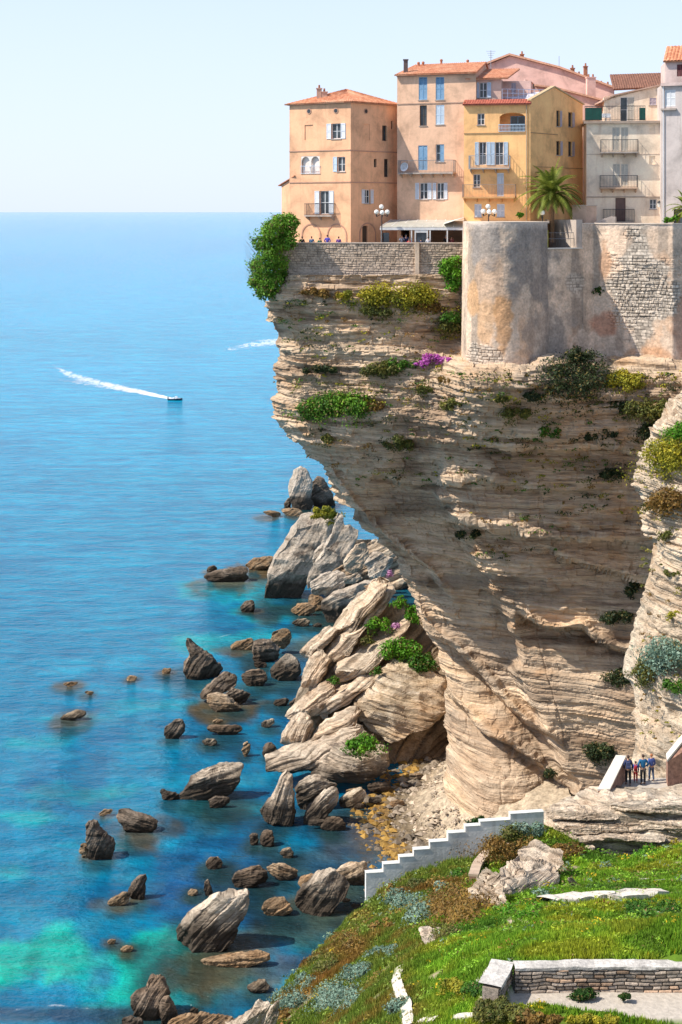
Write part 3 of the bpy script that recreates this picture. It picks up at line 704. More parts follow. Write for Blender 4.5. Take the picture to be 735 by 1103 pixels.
# ============================================================ house 1: salmon corner house at the cliff edge
def house_salmon():
    f1 = Face((312, 154), (378, 150)); f2 = Face((378, 150), (430, 154.8))
    root = empty('corner_house', f1.pt(f1.len, Z0), 'salmon corner house with a hipped tile roof and white shutters, nearest the cliff tip', 'house')
    M1 = plaster('salmon_plaster', (0.80, 0.44, 0.25), amt=0.35); M2 = M1
    TR = plain('salmon_trim', (0.50, 0.28, 0.19), 0.9)
    zt = f1.hit(378, 110.5)[1]
    back = (f1.A+(f2.B-f2.A))
    c1, c2, c3, c4 = f1.A, f1.B, f2.B, Vector((back.x, back.y))
    w1 = f1.rect(357.3, 132.8, 367.2, 149.3); w2 = f1.rect(363.6, 168.7, 372, 184.6); w3 = f1.rect(344.5, 205.5, 354.4, 230.5)
    bl = f1.rect(328.3, 134.3, 337.3, 150.7); lg = f1.rect(324.4, 168, 344.5, 187)
    mb = MB(); facade(mb, f1, Z0-1, zt, [w1, w2, w3, lg, bl], depth=0.25)
    f1.slab(mb, bl[0]-.01, bl[1]+.01, bl[2]-.01, bl[3]+.01, -.30, -.08)
    b2 = f2.rect(391.8, 133.4, 398.4, 150.7); n1 = f2.rect(412, 135, 417, 151.6); n2 = f2.rect(421.5, 130, 423.5, 138.8); n3 = f2.rect(403, 171, 406, 180); n4 = f2.rect(414, 171, 418.7, 190.5); n5 = f2.rect(393, 204, 399, 219); dr = f2.rect(390.5, 243, 396.5, 264)
    facade(mb, f2, Z0-1, zt, [b2, n1, n2, n3, n4, n5, dr], depth=0.25)
    f2.slab(mb, b2[0]-.01, b2[1]+.01, b2[2]-.01, b2[3]+.01, -.30, -.08)
    walls_closed(mb, [c3, c4, c1], Z0-1, zt)
    # loggia inner shell
    f1.slab(mb, lg[0]-.02, lg[1]+.02, lg[2]-.02, lg[3]+.02, -1.3, -1.25)
    mb.build('wall', M1, root)
    window(f1, w1, root, 'open', WHITESH); window(f1, w2, root, 'open', PALESH, open_l=True, open_r=False); window(f1, w3, root, 'open', WHITESH, door=True)
    # the loggia: a pale frame with two arches, rail across
    la = MB(); u0, u1, z0, z1 = lg; um = (u0+u1)/2; n = 10
    for a, b in ((u0, um-.04), (um+.04, u1)):
        r = (b-a)/2-.05; c = (a+b)/2; zc = z1-r-.05
        ps = [(c-r*math.cos(math.pi*i/n), zc+r*math.sin(math.pi*i/n)) for i in range(n+1)]
        for i in range(n):
            q = [ps[i], ps[i+1], (ps[i+1][0], z1), (ps[i][0], z1)]
            la.prism([f1.pt(x, y, -.02) for x, y in q], f1.pt(0, 0, -.15)-f1.pt(0, 0, 0))
        f1.slab(la, a, a+.05, z0, z1, -.15, -.021); f1.slab(la, b-.05, b, z0, z1, -.15, -.021)
    f1.slab(la, um-.04, um+.04, z0, z1, -.151, -.018)
    lo = la.build('loggia', plain('pale_plaster', (0.80, 0.70, 0.62), 0.9), root)
    bk = MB(); f1.slab(bk, u0+.02, u1-.02, z0+.01, z1-.01, -.36, -.30); bk.build('back_wall', plain('pale_plaster', (0.72, 0.60, 0.52)), lo)
    r = MB(); f1.slab(r, u0-.05, u1+.1, z0+.75, z0+.80, .05, .09)
    f1.slab(r, u0-.05, u1+.1, z0+.02, z0+.06, .05, .09)
    for i in range(14): f1.slab(r, u0-.05+i*(u1-u0+.12)/13, u0-.03+i*(u1-u0+.12)/13, z0+.06, z0+.75, .06, .08)
    r.build('railing', PALESH, lo)
    balcony(f1, 332, 361.5, 219, 231.6, root, 0.7, IRON)
    for x, y in ((333.1, 119.6), (362.1, 119)):
        u, z = f1.hit(x, y); t = MB(); t.tube(f1.pt(u, z, -.05), f1.pt(u, z, .05), .28, .28, 16); o = t.build('round_window', TR, root)
        t = MB(); t.tube(f1.pt(u, z, -.04), f1.pt(u, z, .056), .20, .20, 16); t.build('pane', GLASS, o)
    u, z = f2.hit(394.2, 119.6); t = MB(); t.tube(f2.pt(u, z, -.05), f2.pt(u, z, .05), .28, .28, 16); o = t.build('round_window', TR, root)
    t = MB(); t.tube(f2.pt(u, z, -.04), f2.pt(u, z, .056), .20, .20, 16); t.build('pane', GLASS, o)
    for r_ in (n1, n2, n3, n4): window(f2, r_, root, 'none', sill=False, frmat=DARKW)
    window(f2, n5, root, 'open', WHITESH, sill=True)
    dm = MB(); f2.slab(dm, dr[0], dr[1], dr[2], dr[3], -.24, -.18); dm.build('door', DARKW, root)
    arch_trim(f2, 387, 405, 239.5, 264, root, TR, name='door_arch')
    arch_trim(f1, 325, 346, 240.5, 266, root, TR); arch_trim(f1, 352.5, 374, 240.5, 266, root, TR)
    for y in (161.5, 195.6):
        band(f1, y, 345, root, TR); z = f1.hit(378, y)[1]; m2 = MB(); f2.slab(m2, 0, f2.len, z-.1, z, .003, .06); m2.build('string_course', TR, root)
    cz = f1.hit(378, 113.5)[1]; m2 = MB(); f1.slab(m2, -.1, f1.len+.18, zt-.02, zt+.1, .003, .22); f2.slab(m2, -.02, f2.len+.1, zt-.02, zt+.1, .003, .21); m2.build('cornice', TR, root)
    # hipped roof
    ov = 0.35; cen = (c1+c2+c3+c4)/4; cor = [c+(c-cen).normalized()*ov*1.5 for c in (c1, c2, c3, c4)]; ze = zt+.1; ap = Vector((cen.x+.2, cen.y, f1.hit(369, 96)[1]+.3))
    rf = MB()
    for i in range(4):
        p, q = cor[i], cor[(i+1) % 4]; a = Vector((p.x, p.y, ze)); b = Vector((q.x, q.y, ze)); tile_plane(rf, a, b, ap+(b-ap)*.004, ap+(a-ap)*.004, th=.08)
    ro = rf.build('roof', TILE, root)
    for px, w in ((344, .5), (349.5, .6)):
        X = (px-CX)*153.5/F; chimney(X, 153.5, H-(106-HY)*153.5/F, w, .6, 0.95 if px < 346 else .6, ro, plain('chimney_plaster', (0.60, 0.36, 0.25), 0.9), pots=1)
    for a, b in ((cor[0], ap), (cor[1], ap), (cor[2], ap)):
        pass
    # lean-to wing on the seaward side
    fa = Face((303.5, 155.5), (319, 153.6)); zl = fa.hit(304, 199)[1]; zr = fa.hit(318, 190)[1]
    wm = MB(); wm.prism([fa.pt(0, Z0-1), fa.pt(fa.len, Z0-1), fa.pt(fa.len, zr), fa.pt(0, zl)], (1.8, 3.6, 0)); wo_ = wm.build('side_wing', M1, root)
    rm = MB(); rm.prism([fa.pt(-.35, zl-.12, .2), fa.pt(fa.len, zr+.03, .2), fa.pt(fa.len, zr+.12, .2), fa.pt(-.35, zl-.03, .2)], (2.0, 4.2, 0)); rm.build('wing_roof', TERRA, wo_)
    pm = MB(); pm.tube(f1.pt(f1.len-.12, Z0, .07), f1.pt(f1.len-.12, zt, .07), .045); 
    pm = MB(); q = f2.len-.15; pm.tube(f2.pt(q, Z0, .07), f2.pt(q, zt, .07), .05); pm.build('downpipe', TR, root)
house_salmon()
# ============================================================ house 2: tall tan house with blue shutters
def house_tan():
    f = Face((428, 152.6), (513, 149.6)); zt = f.hit(470, 79.5)[1]
    root = empty('tall_house', f.pt(f.len/2, Z0), 'tall tan house with blue shutters and a satellite dish on its balcony', 'house')
    M = plaster('tan_plaster', (0.74, 0.46, 0.30), amt=0.35); TR = plain('tan_trim', (0.44, 0.29, 0.21), 0.9)
    f.u = lambda *r: f.rect(*r)
    R = [((451.3, 82.8, 460.4, 107.3), 'closed', BLUESH, 0), ((469.6, 82.8, 478.7, 107.3), 'closed', BLUESH, 0), ((452.3, 113.3, 460, 135.2), 'none', None, 0), ((469.6, 112.8, 478.8, 134), 'closed', PALESH, 0),
         ((450.7, 156.5, 460.6, 183), 'closed', BLUESH, 1), ((469.6, 155.3, 478.6, 174), 'half', BLUESH, 0), ((452.2, 196.8, 460.6, 214.5), 'open', WHITESH, 0), ((470.6, 196.8, 478.2, 214.5), 'open', WHITESH, 0)]
    side = Vector((0.26, 1.0)).normalized()*11
    ops = [f.rect(*r[0]) for r in R]; d1 = f.rect(432, 246, 441, 266); d2 = f.rect(463, 243.5, 498, 266)
    mb = MB(); facade(mb, f, Z0-1, zt, ops+[d1, d2], depth=.25)
    walls_closed(mb, [f.B, f.B+side, f.A+side, f.A], Z0-1, zt); f.slab(mb, d1[0]-.1, d2[1]+.1, d1[2]-.3, d1[3]+.6, -3.0, -2.9); mb.build('wall', M, root)
    for (r, st, m, dr), o in zip(R, ops): window(f, o, root, st, m, door=bool(dr), frmat=DARKW if st == 'none' else WHITE)
    bl = balcony(f, 432, 491, 172.5, 185.8, root, .9, RAILM)
    band(f, 110.3, 470, root, TR); band(f, 79.5, 470, root, TR, h=.16, proj=.2, name='cornice')
    u, z = f.hit(438.8, 180); dm = MB(); n = 18
    c = f.pt(u, z, .75); ax = (Vector((f.n.x, f.n.y, .25))+Vector((-.25, 0, 0))).normalized(); uu = ax.orthogonal().normalized(); vv = ax.cross(uu)
    for r0, r1, h0, h1 in ((.0, .2, 0, .02), (.2, .45, .02, .11)):
        for s in range(n):
            t0, t1 = 2*math.pi*s/n, 2*math.pi*(s+1)/n
            dm.poly([c+(uu*math.cos(t)+vv*math.sin(t))*r+ax*h for t, r, h in ((t0, r0, h0), (t1, r0, h0), (t1, r1, h1), (t0, r1, h1))])
    dm.tube(c+ax*.02, c+ax*.4-uu*.1, .015); dm.tube(c, c-ax*.3-Vector((0, 0, .3)), .025)
    dm.build('satellite_dish', plain('dish_white', (0.75, 0.75, 0.76), .4, var=.03), root)
    # roof: low slope back to a ridge
    A = f.pt(-.15, zt, .45); B = f.pt(f.len+.2, zt, .45); zr = zt+1.55
    bk = Vector((side.x, side.y, 0))*.55; rf = MB(); tile_plane(rf, A, B, B+bk+Vector((0, 0, zr-zt)), A+bk+Vector((.8, 0, zr-zt)), th=.1)
    C = B+bk+Vector((0, 0, zr-zt)); D = A+bk+Vector((.8, 0, zr-zt)); rf.prism([D, C, C+bk-Vector((0, 0, 2.2)), D+bk-Vector((0.8, 0, 2.2))], (0, 0, -.12))
    ro = rf.build('roof', TILE, root)
    gb = MB(); gb.poly([f.pt(0, zt), f.pt(0, zt)+bk+Vector((.7, 0, 1.4)), f.pt(0, zt)+bk*1.9]); gb.poly([f.pt(f.len, zt), f.pt(f.len, zt)+bk+Vector((0, 0, 1.4)), f.pt(f.len, zt)+bk*1.9]); gb.build('gable', M, root)
    X = (437.3-CX)*153.2/F; chimney(X, 153.3, H-(79-HY)*153/F, .42, .42, 1.35, ro, plain('soot', (0.14, 0.10, 0.09), .9), pots=0)
    for px, py in ((451, 70), (456, 69.5), (475.6, 67), (504, 67.5)):
        X = (px-CX)*157/F; c = MB(); z = H-(py-HY)*157/F; c.tube((X, 157, z-1), (X, 157, z+.15), .13, .11); c.ball((X, 157, z+.2), .16, 8, 5); c.build('chimney_pot', TERRA, ro)
    # cafe under the house: lean-to glass roof on white posts
    cf = empty('cafe_canopy', f.pt(f.len/2, Z0, 2), 'white framed cafe canopy with glass panels along the terrace wall', 'canopy')
    g = Face((410, 148.6), (500, 147.9)); zc = g.hit(455, 244.3)[1]; zb = f.hit(455, 236.5)[1]
    tp = MB(); pA, pB = g.pt(0, zc), g.pt(g.len, zc); qA, qB = f.pt(-.6, zb, .03), f.pt(f.len-1.2, zb, .03)
    tp.prism([pA, pB, qB, qA], (0, 0, -.06)); tp.build('canopy_roof', plain('canopy_sheet', (0.44, 0.42, 0.36), .5, var=.1), cf)
    fr = MB(); g.slab(fr, -.05, g.len, zc-.30, zc-.07, -.02, .08)
    posts = [411.3, 443.5, 447.5, 460.5, 463.5, 482, 499]
    for p in posts:
        u = g.hit(p, 255)[0]; g.slab(fr, u-.06, u+.06, Z0, zc-.30, -.03, .06)
    for p0, p1 in ((447.5, 460.5),): 
        a, b = g.hit(p0, 255)[0], g.hit(p1, 255)[0]; g.slab(fr, a, b, zc-.55, zc-.30, -.02, .05)
    for i in range(9):
        u = g.len*i/8; fr.tube(g.pt(u, zc+.02), f.pt(-.6+(f.len-.6)*i/8, zb+.02, .05), .035, seg=4)
    fr.build('canopy_frame', plain('canopy_white', (0.70, 0.69, 0.67), .5), cf)
    for p0, p1, gg in ((411.8, 420, 1), (421, 443, 0), (448, 460, 1)):
        if gg:
            a, b = g.hit(p0, 255)[0], g.hit(p1, 255)[0]; gm = MB(); g.slab(gm, a+.05, b-.05, Z0+.02, zc-.56, -.01, .0); gm.build('glass_panel', GLASS, cf)
    sl_ = MB(); s0 = g.hit(478, 255)[0]; 
    sl_.prism([g.pt(g.hit(478, 250)[0], zc+.25, .3), g.pt(g.len, zc+.9, .3), g.pt(g.len, zc+.9, -1.8), g.pt(g.hit(478, 250)[0], zc+.35, -1.8)], (0, 0, .05))
    sl_.build('sun_sail', plain('sail_cloth', (0.74, 0.70, 0.60), .8), cf)
house_tan()
# ============================================================ house 3: yellow house with loggia, dormer and red-tiled skirt
def house_yellow():
    f = Face((500, 148.6), (571.5, 147.2)); s = Face((571.5, 147.2), (628, 155.5))
    zt = f.hit(540, 112)[1]
    root = empty('yellow_house', f.pt(f.len/2, Z0), 'ochre yellow house with blue shutters, two long balconies and a top loggia', 'house')
    M = plaster('ochre_plaster', (0.93, 0.51, 0.21), amt=0.35, stain=(0.5, 0.24, .08)); TR = plain('ochre_trim', (0.42, 0.25, 0.12), .9)
    W = [((514.4, 122, 522.2, 134.3), 'none', None, 0), ((516.2, 152.8, 524, 177.5), 'open', PALESH, 1), ((533.5, 152.8, 542.5, 177.5), 'open', PALESH, 1), ((510, 187.5, 517.5, 201.5), 'none', None, 0), ((535.5, 186, 543, 211.5), 'closed', WHITESH, 1),
         ((511.3, 219.5, 519, 233.5), 'closed', WHITESH, 0), ((535.4, 219.5, 543.8, 233.5), 'closed', WHITESH, 0)]
    lg = f.rect(538.4, 121, 566, 141.2)
    ops = [f.rect(*r[0]) for r in W]
    mb = MB(); facade(mb, f, Z0-1, zt, ops+[lg], depth=.25)
    # loggia room
    u0, u1, z0, z1 = lg
    for q in ([(u0, z0), (u0, z1)], [(u1, z0), (u1, z1)], [(u0, z0), (u1, z0)], [(u0, z1), (u1, z1)]):
        (a, b), (c, d) = q; mb.poly([f.pt(a, b, -.25), f.pt(c, d, -.25), f.pt(c, d, -1.6), f.pt(a, b, -1.6)])
    mb.poly([f.pt(u0, z0, -1.6), f.pt(u1, z0, -1.6), f.pt(u1, z1, -1.6), f.pt(u0, z1, -1.6)])
    SW = [(599.7, 119, 607, 136), (612.5, 121, 620.8, 136.5), (599.7, 152, 607.8, 167), (612.5, 152.5, 620.8, 168)]
    SL = []
    for r in SW:
        a = s.rect(*r); SL.append((a[0], (a[0]+a[1])/2, a[2], a[3]))
    zA = s.hit(573, 108)[1]; zP = s.hit(597, 93.5)[1]; uP = s.hit(597, 93.5)[0]; zE = s.hit(627, 112)[1]
    facade(mb, s, Z0-1, min(zA, zE)-.01, SL, depth=.25)
    zm = min(zA, zE)-.01
    mb.poly([s.pt(0, zm), s.pt(s.len, zm), s.pt(s.len, zE), s.pt(uP, zP), s.pt(0, zA)])
    bk = s.B-s.A; walls_closed(mb, [s.B, f.A+bk, f.A], Z0-1, zm); mb.build('wall', M, root)
    for (r, st, m, dr), o in zip(W, ops): window(f, o, root, st, m, door=bool(dr))
    for q in SL:
        wn = window(s, q, root, 'open', LILACSH, open_l=False, frmat=DARKW)
    # loggia window wall, arch lintel and rail
    lw = window(f, (u0+.9, u1-.15, z0+.02, z1-.25), root, 'none', door=True, frmat=BLUESH, depth=1.5, name='loggia_window')
    ar = MB(); n = 10; um = (u0+u1)/2; rr = (u1-u0)/2
    for i in range(n):
        a = u0+(u1-u0)*i/n; b = u0+(u1-u0)*(i+1)/n; ha = .38*(1-math.sqrt(max(0, 1-((a-um)/rr)**2))); hb = .38*(1-math.sqrt(max(0, 1-((b-um)/rr)**2)))
        ar.prism([f.pt(a, z1, -.01), f.pt(b, z1, -.01), f.pt(b, z1-hb-.02, -.01), f.pt(a, z1-ha-.02, -.01)], f.pt(0, 0, -.2)-f.pt(0, 0, 0))
    ar.build('lintel_arch', M, root)
    r = MB(); f.slab(r, u0-.1, u1, z0+.62, z0+.68, .02, .07); f.slab(r, u0-.1, u1, z0+.3, z0+.33, .03, .06); f.slab(r, u0-.1, u1, z0-.02, z0+.03, .02, .07)
    for i in range(20): a = u0-.1+(u1-u0+.06)*i/19; f.slab(r, a, a+.03, z0+.03, z0+.62, .03, .055)
    r.build('railing', PALESH, root)
    balcony(f, 506.4, 550, 167.5, 180.7, root, .95, GREYM); balcony(f, 499.5, 556, 198.5, 212, root, .95, plain('rust_rail', (0.33, 0.22, 0.16), .7), slabm=plain('ochre_slab', (0.55, 0.30, 0.12), .9))
    band(f, 142.6, 540, root, TR, u0=0, u1=f.len-.5); 
    z = s.hit(590, 143.6)[1]; m2 = MB(); s.slab(m2, 0, uP+.7, z-.08, z, .003, .05); m2.build('string_course', TR, root)
    z = s.hit(600, 180)[1]; m2 = MB(); s.slab(m2, .6, s.len, z-.06, z, .003, .06); m2.build('string_course', TR, root)
    pm = MB(); pm.tube(f.pt(f.len-.35, Z0, .09), f.pt(f.len-.35, zt, .09), .05); pm.build('downpipe', plain('pipe_ochre', (0.5, 0.36, .22), .7), root)
    # red skirt roof over the front, gable coping at the side
    rf = MB(); bkd = Vector((-f.n.x, -f.n.y, 0)); A = f.pt(-.1, zt, .35); B = f.pt(f.len+.1, zt, .35)
    tile_plane(rf, A, B, B+bkd*1.4+Vector((0, 0, .5)), A+bkd*1.4+Vector((0, 0, .5)), th=.1)
    ro = rf.build('roof', plain('red_tile', (0.40, 0.10, 0.06), .85, var=.35, scale=5), root)
    cp = MB()
    for (ua, za), (ub, zb) in (((0, zA), (uP, zP)), ((uP, zP), (s.len+.2, zE-.05))):
        cp.prism([s.pt(ua, za, .12), s.pt(ub, zb, .12), s.pt(ub, zb+.12, .12), s.pt(ua, za+.12, .12)], s.pt(0, 0, -.5)-s.pt(0, 0, 0))
    cp.build('gable_coping', plain('coping', (0.50, 0.36, .20), .9), root)
    # upper storey set back: dormer room with pale shutters, tiled roof, roof terrace with rail
    g = Face((503, 150.3), (540, 149.6)); PK = plaster('rose_plaster', (0.64, 0.42, 0.33), amt=.25)
    zb = zt+.3; z2 = g.hit(520, 84.8)[1]; dw = g.rect(516.6, 88.6, 524.8, 105)
    dm = MB(); facade(dm, g, zb, z2, [dw], depth=.2); e = Vector((1.2, 7.0)); walls_closed(dm, [g.B, g.B+e, g.A+e, g.A], zb, z2)
    up = dm.build('upper_storey', PK, root); window(g, dw, up, 'open', PALESH)
    rf = MB(); ft = Face((501.5, 149.9), (547, 149.0)); A, B = ft.pt(0, z2), ft.pt(ft.len, z2); q = Vector((1.9, 6.0, 1.45))
    tile_plane(rf, A, B, B+q, A+q-Vector((.4, 0, 0)), th=.1); rf.build('upper_roof', TILE, up)
    # pink stair block right of the dormer
    h = Face((540, 152), (572, 151.4)); hz = h.hit(556, 87)[1]; sb = MB(); facade(sb, h, zb, hz, [h.rect(551, 89, 556, 101)], depth=.2)
    walls_closed(sb, [h.B, h.B+e*.6, h.A+e*.6, h.A], zb, hz); sb.poly([h.pt(0, hz), h.pt(h.len, hz), h.pt(h.len, hz, -4), h.pt(0, hz, -4)]); so_ = sb.build('terrace_block', plaster('pink_plaster', (0.72, 0.46, 0.38), amt=.15), root)
    wq = h.rect(551, 89, 556, 101); window(h, wq, so_, 'closed', LILACSH, sill=False)
    tr = Face((541, 149.4), (588, 150.4)); r = MB(); z = tr.hit(560, 105)[1]
    for zz in (z, z+.4, z+.8): tr.slab(r, 0, tr.len, zz, zz+.05, -.02, .02)
    for i in range(9): tr.slab(r, tr.len*i/8.2, tr.len*i/8.2+.05, z-.5, z+.84, -.03, .03)
    r.build('terrace_railing', plain('lilac_rail', (0.55, .56, .66), .6), so_)
    ds = MB(); ds.prism([s.pt(.6, zA-.15, -.4), s.pt(uP-.4, zP-.5, -.4), s.pt(uP-.4, zP-.5, -4.5), s.pt(.6, zA-.15, -4.5)], (0, 0, .06)); ds.build('terrace_awning', plain('awning_grey', (0.55, .53, .58), .6), so_)
house_yellow()
# ============================================================ house 4: large pink house behind
def house_pink():
    f = Face((524, 168), (664, 164)); root = empty('pink_house', f.pt(f.len/2, Z0), 'large pink house with a long gabled roof rising behind the yellow house', 'house')
    M = plaster('rosy_plaster', (0.74, 0.47, 0.39), amt=.12)
    pl = [(524, 70), (549.6, 60), (604, 74), (662, 95.5)]
    pts = [f.pt(f.hit(x, y)[0], f.hit(x, y)[1]) for x, y in pl]
    mb = MB(); b = Vector((1.5, 14, 0))
    mb.prism([f.pt(0, Z0-1), f.pt(f.len, Z0-1), pts[3], pts[2], pts[1], pts[0]], b); mb.build('wall', M, root)
    rf = MB()
    for p, q in zip(pts[:-1], pts[1:]):
        up = Vector((0, 0, .05)); o = Vector((f.n.x, f.n.y, 0))*.4
        rf.prism([p+o+up, q+o+up, q+o+up+Vector((0, 0, .22)), p+o+up+Vector((0, 0, .22))], b+Vector((0, .8, 0)))
    ro = rf.build('roof', plain('pale_tile', (0.62, .34, .22), .85, var=.2, scale=4), root)
    # nearer lower wing with its own sloping eave
    g = Face((566, 160), (664, 158)); ql = [(566, 84), (577, 93), (600, 96), (662, 112)]
    qp = [f_ for f_ in [g.pt(*g.hit(x, y)) for x, y in ql]]
    mb = MB(); mb.prism([g.pt(0, Z0-1), g.pt(g.len, Z0-1), qp[3], qp[2], qp[1], qp[0]], (0.3, 5, 0)); wg = mb.build('lower_wing', M, root)
    rm = MB()
    for p, q in ((qp[1], qp[2]), (qp[2], qp[3])):
        o = Vector((g.n.x, g.n.y, 0))*.35; rm.prism([p+o+Vector((0, 0, .03)), q+o+Vector((0, 0, .03)), q+o+Vector((0, 0, .22)), p+o+Vector((0, 0, .22))], (0.3, 5.4, 0))
    rm.build('wing_roof', plain('pale_tile', (0.62, .34, .22)), wg)
    for x, y in ((573, 92), (589, 97), (656, 121)):
        if x < 590:
            q = g.rect(x-1.8, y-2, x+3, y+3); k = MB(); g.slab(k, *q, .01, .05); k.build('vent', DARKW, wg)
    wq = g.rect(655, 118, 660, 127); k = window(g, (wq[0], wq[1], wq[2], wq[3]), wg, 'closed', LILACSH, sill=False, depth=-.02)
    # stone string under the eave
    k = MB(); a = g.hit(622, 131); b2 = g.hit(660, 133)
    k.prism([g.pt(a[0], a[1], .02), g.pt(b2[0], b2[1], .02), g.pt(b2[0], b2[1]+.3, .02), g.pt(a[0], a[1]+.15, .02)], g.pt(0, 0, .4)-g.pt(0, 0, 0)); k.build('stone_ledge', plain('old_stone', (0.40, .28, .20), .95, var=.3), wg)
    X = (637.5-CX)*160/F; chimney(X, 160.5, H-(100-HY)*160/F, .9, .9, 1.6, ro, M, pots=2)
    for px, py, Y in ((562.5, 60, 169), (617, 75, 166), (624, 82, 166), (631, 73, 166), (648, 92, 165), (655, 93, 165)):
        X = (px-CX)*Y/F; z = H-(py-HY)*Y/F; chimney(X, Y, z-1.1, .4, .4, 1.2, ro, TERRA, pots=1)
    am = MB(); X = (529-CX)*166/F; am.tube((X, 166, H-(72-HY)*166/F-1), (X, 166, H-(54-HY)*166/F), .035, seg=5)
    for k2 in range(4): zz = H-(55+k2*2.2-HY)*166/F; am.tube((X-.5+.1*k2, 166, zz), (X+.5-.1*k2, 166, zz), .02, seg=4)
    am.build('aerial', GREYM, ro)
    am = MB(); X = (602.5-CX)*166/F; am.tube((X, 166, H-(80-HY)*166/F), (X, 166, H-(60-HY)*166/F), .03, seg=5); am.build('aerial', GREYM, ro)
house_pink()
# ============================================================ house 5: cream house with iron balconies and roof terrace
def house_cream():
    f = Face((632, 151.5), (712, 150.6)); zf = f.hit(670, 130)[1]; Zg = 60.2
    root = empty('cream_house', f.pt(f.len/2, Zg), 'cream house with two iron balconies and a roof terrace above the high rampart', 'house')
    M = plaster('cream_plaster', (0.90, 0.72, 0.54), amt=.45, stain=(.5, .27, .15)); TR = plain('cream_trim', (0.40, 0.30, 0.23), .9)
    W = [((660, 137, 667.8, 150.5), 'closed', CREAMSH, 1), ((669.5, 137, 677, 150.5), 'closed', CREAMSH, 1), ((660.5, 176.5, 668, 200), 'closed', CREAMSH, 1), ((669.5, 176.5, 677, 200), 'closed', CREAMSH, 1), ((700, 214.5, 707.5, 225), 'none', None, 0)]
    W[0] = ((660, 137, 667.8, 163), 'closed', CREAMSH, 1); W[1] = ((669.5, 137, 677, 163), 'closed', CREAMSH, 1)
    ops = [f.rect(*r[0]) for r in W]; dr = f.rect(663.2, 213, 674.2, 240)
    bw = [f.rect(700, 134.5, 706, 144), f.rect(700, 168, 706, 177)]
    mb = MB(); facade(mb, f, Zg-1, zf-.25, ops+[dr]+bw, depth=.22); s_ = Vector((.8, 9)); walls_closed(mb, [f.B, f.B+s_, f.A+s_, f.A], Zg-1, zf-.25)
    for b in bw: f.slab(mb, b[0], b[1], b[2], b[3], -.24, -.1)
    mb.build('wall', M, root)
    for (r, st, m, d), o in zip(W, ops): window(f, o, root, st, m, door=bool(d))
    dm = MB(); f.slab(dm, dr[0]+.02, dr[1]-.02, dr[2], dr[3]-.02, -.2, -.14); f.slab(dm, (dr[0]+dr[1])/2-.02, (dr[0]+dr[1])/2+.02, dr[2], dr[3]-.02, -.2, -.12); dm.build('door', plain('brown_door', (0.16, .09, .07), .6), root)
    fl = MB(); f.slab(fl, -.25, f.len+.1, zf-.25, zf-.02, -6.0, .35); tf = fl.build('terrace_floor', TR, root)
    balcony(f, 647, 687.2, 150.3, 163.6, root, .85, IRON); balcony(f, 646.5, 686.7, 188.8, 201.8, root, .85, IRON, slabm=plain('stained_slab', (.55, .36, .24), .9))
    balcony(f, 650, 683.5, 225, 238.5, root, .3, IRON, brackets=False)
    band(f, 211.5, 670, root, TR, h=.09); band(f, 165.5, 670, root, plain('cream_band', (.62, .48, .37), .9), h=.07, proj=.03)
    # terrace railing, left length screened with green cloth
    r = MB(); u0, u1, z0, z1 = f.rect(630, 114, 695.5, 130)
    f.slab(r, u0, u1, z1-.06, z1, .22, .27); f.slab(r, u0, u1, z0+.1, z0+.13, .23, .26)
    n = int((u1-u0)/.15)
    for i in range(n+1): u = u0+(u1-u0-.025)*i/n; f.slab(r, u, u+.022, z0, z1-.06, .235, .255)
    r.build('terrace_railing', IRON, tf)
    q = f.rect(630.5, 116, 648.5, 129.5); g = MB(); f.slab(g, *q, .19, .215); g.build('green_screen', plain('green_cloth', (.02, .12, .08), .8), tf)
    q = f.rect(689, 116, 695.5, 129.5); g = MB(); f.slab(g, *q, .19, .215); g.build('green_screen', plain('green_cloth', (.02, .12, .08), .8), tf)
    # set-back top storey
    t = Face((651, 154), (712, 153.4)); zt = t.hit(700, 92)[1]; zl = t.hit(655, 103)[1]; tz = zf
    dq = t.rect(668.5, 104.5, 683.5, 130); wq = t.rect(700, 105, 707.5, 113); zm = t.hit(680, 104)[1]
    mb = MB(); facade(mb, t, tz, zm, [(dq[0], dq[1], tz+.02, zm-.02), (wq[0], wq[1], wq[2], min(wq[3], zm-.05))], depth=.2)
    up = None
    ul = t.hit(662, 100)[0]; mb.poly([t.pt(0, zm), t.pt(t.len, zm), t.pt(t.len, zt), t.pt(ul, zl), t.pt(0, zl-.5)]); e = Vector((.8, 6)); walls_closed(mb, [t.B, t.B+e, t.A+e, t.A], tz, zm)
    up = mb.build('upper_storey', M, root)
    window(t, (dq[0], dq[1], tz+.02, zm-.03), up, 'half', CREAMSH, door=True)
    window(t, (wq[0], wq[1], wq[2], min(wq[3], zm-.05)), up, 'closed', LILACSH)
    cp = MB(); cp.prism([t.pt(-.2, zl-.62, .25), t.pt(ul, zl+.0, .25), t.pt(ul, zl+.14, .25), t.pt(-.2, zl-.48, .25)], (0, 5, 0)); cp.prism([t.pt(ul, zl, .25), t.pt(t.len+.1, zt, .25), t.pt(t.len+.1, zt+.14, .25), t.pt(ul, zl+.14, .25)], (0, 5, 0)); cp.build('eave', plain('eave_tile', (.5, .32, .24), .9), up)
    # parapet wall at the right of the set-back storey
    # brown tiled slope behind
    g = Face((662, 157), (722, 156.5)); A, B = g.pt(*g.hit(661, 96)), g.pt(*g.hit(722, 93)); C, D = g.pt(*g.hit(722, 76)), g.pt(*g.hit(662, 78)); rr = MB(); o = Vector((0, 2.6, 0))
    tile_plane(rr, A, B, C+o, D+o, th=.15); rr.build('rear_roof', plain('brown_tile', (.22, .10, .065), .9, var=.3, scale=5), up)
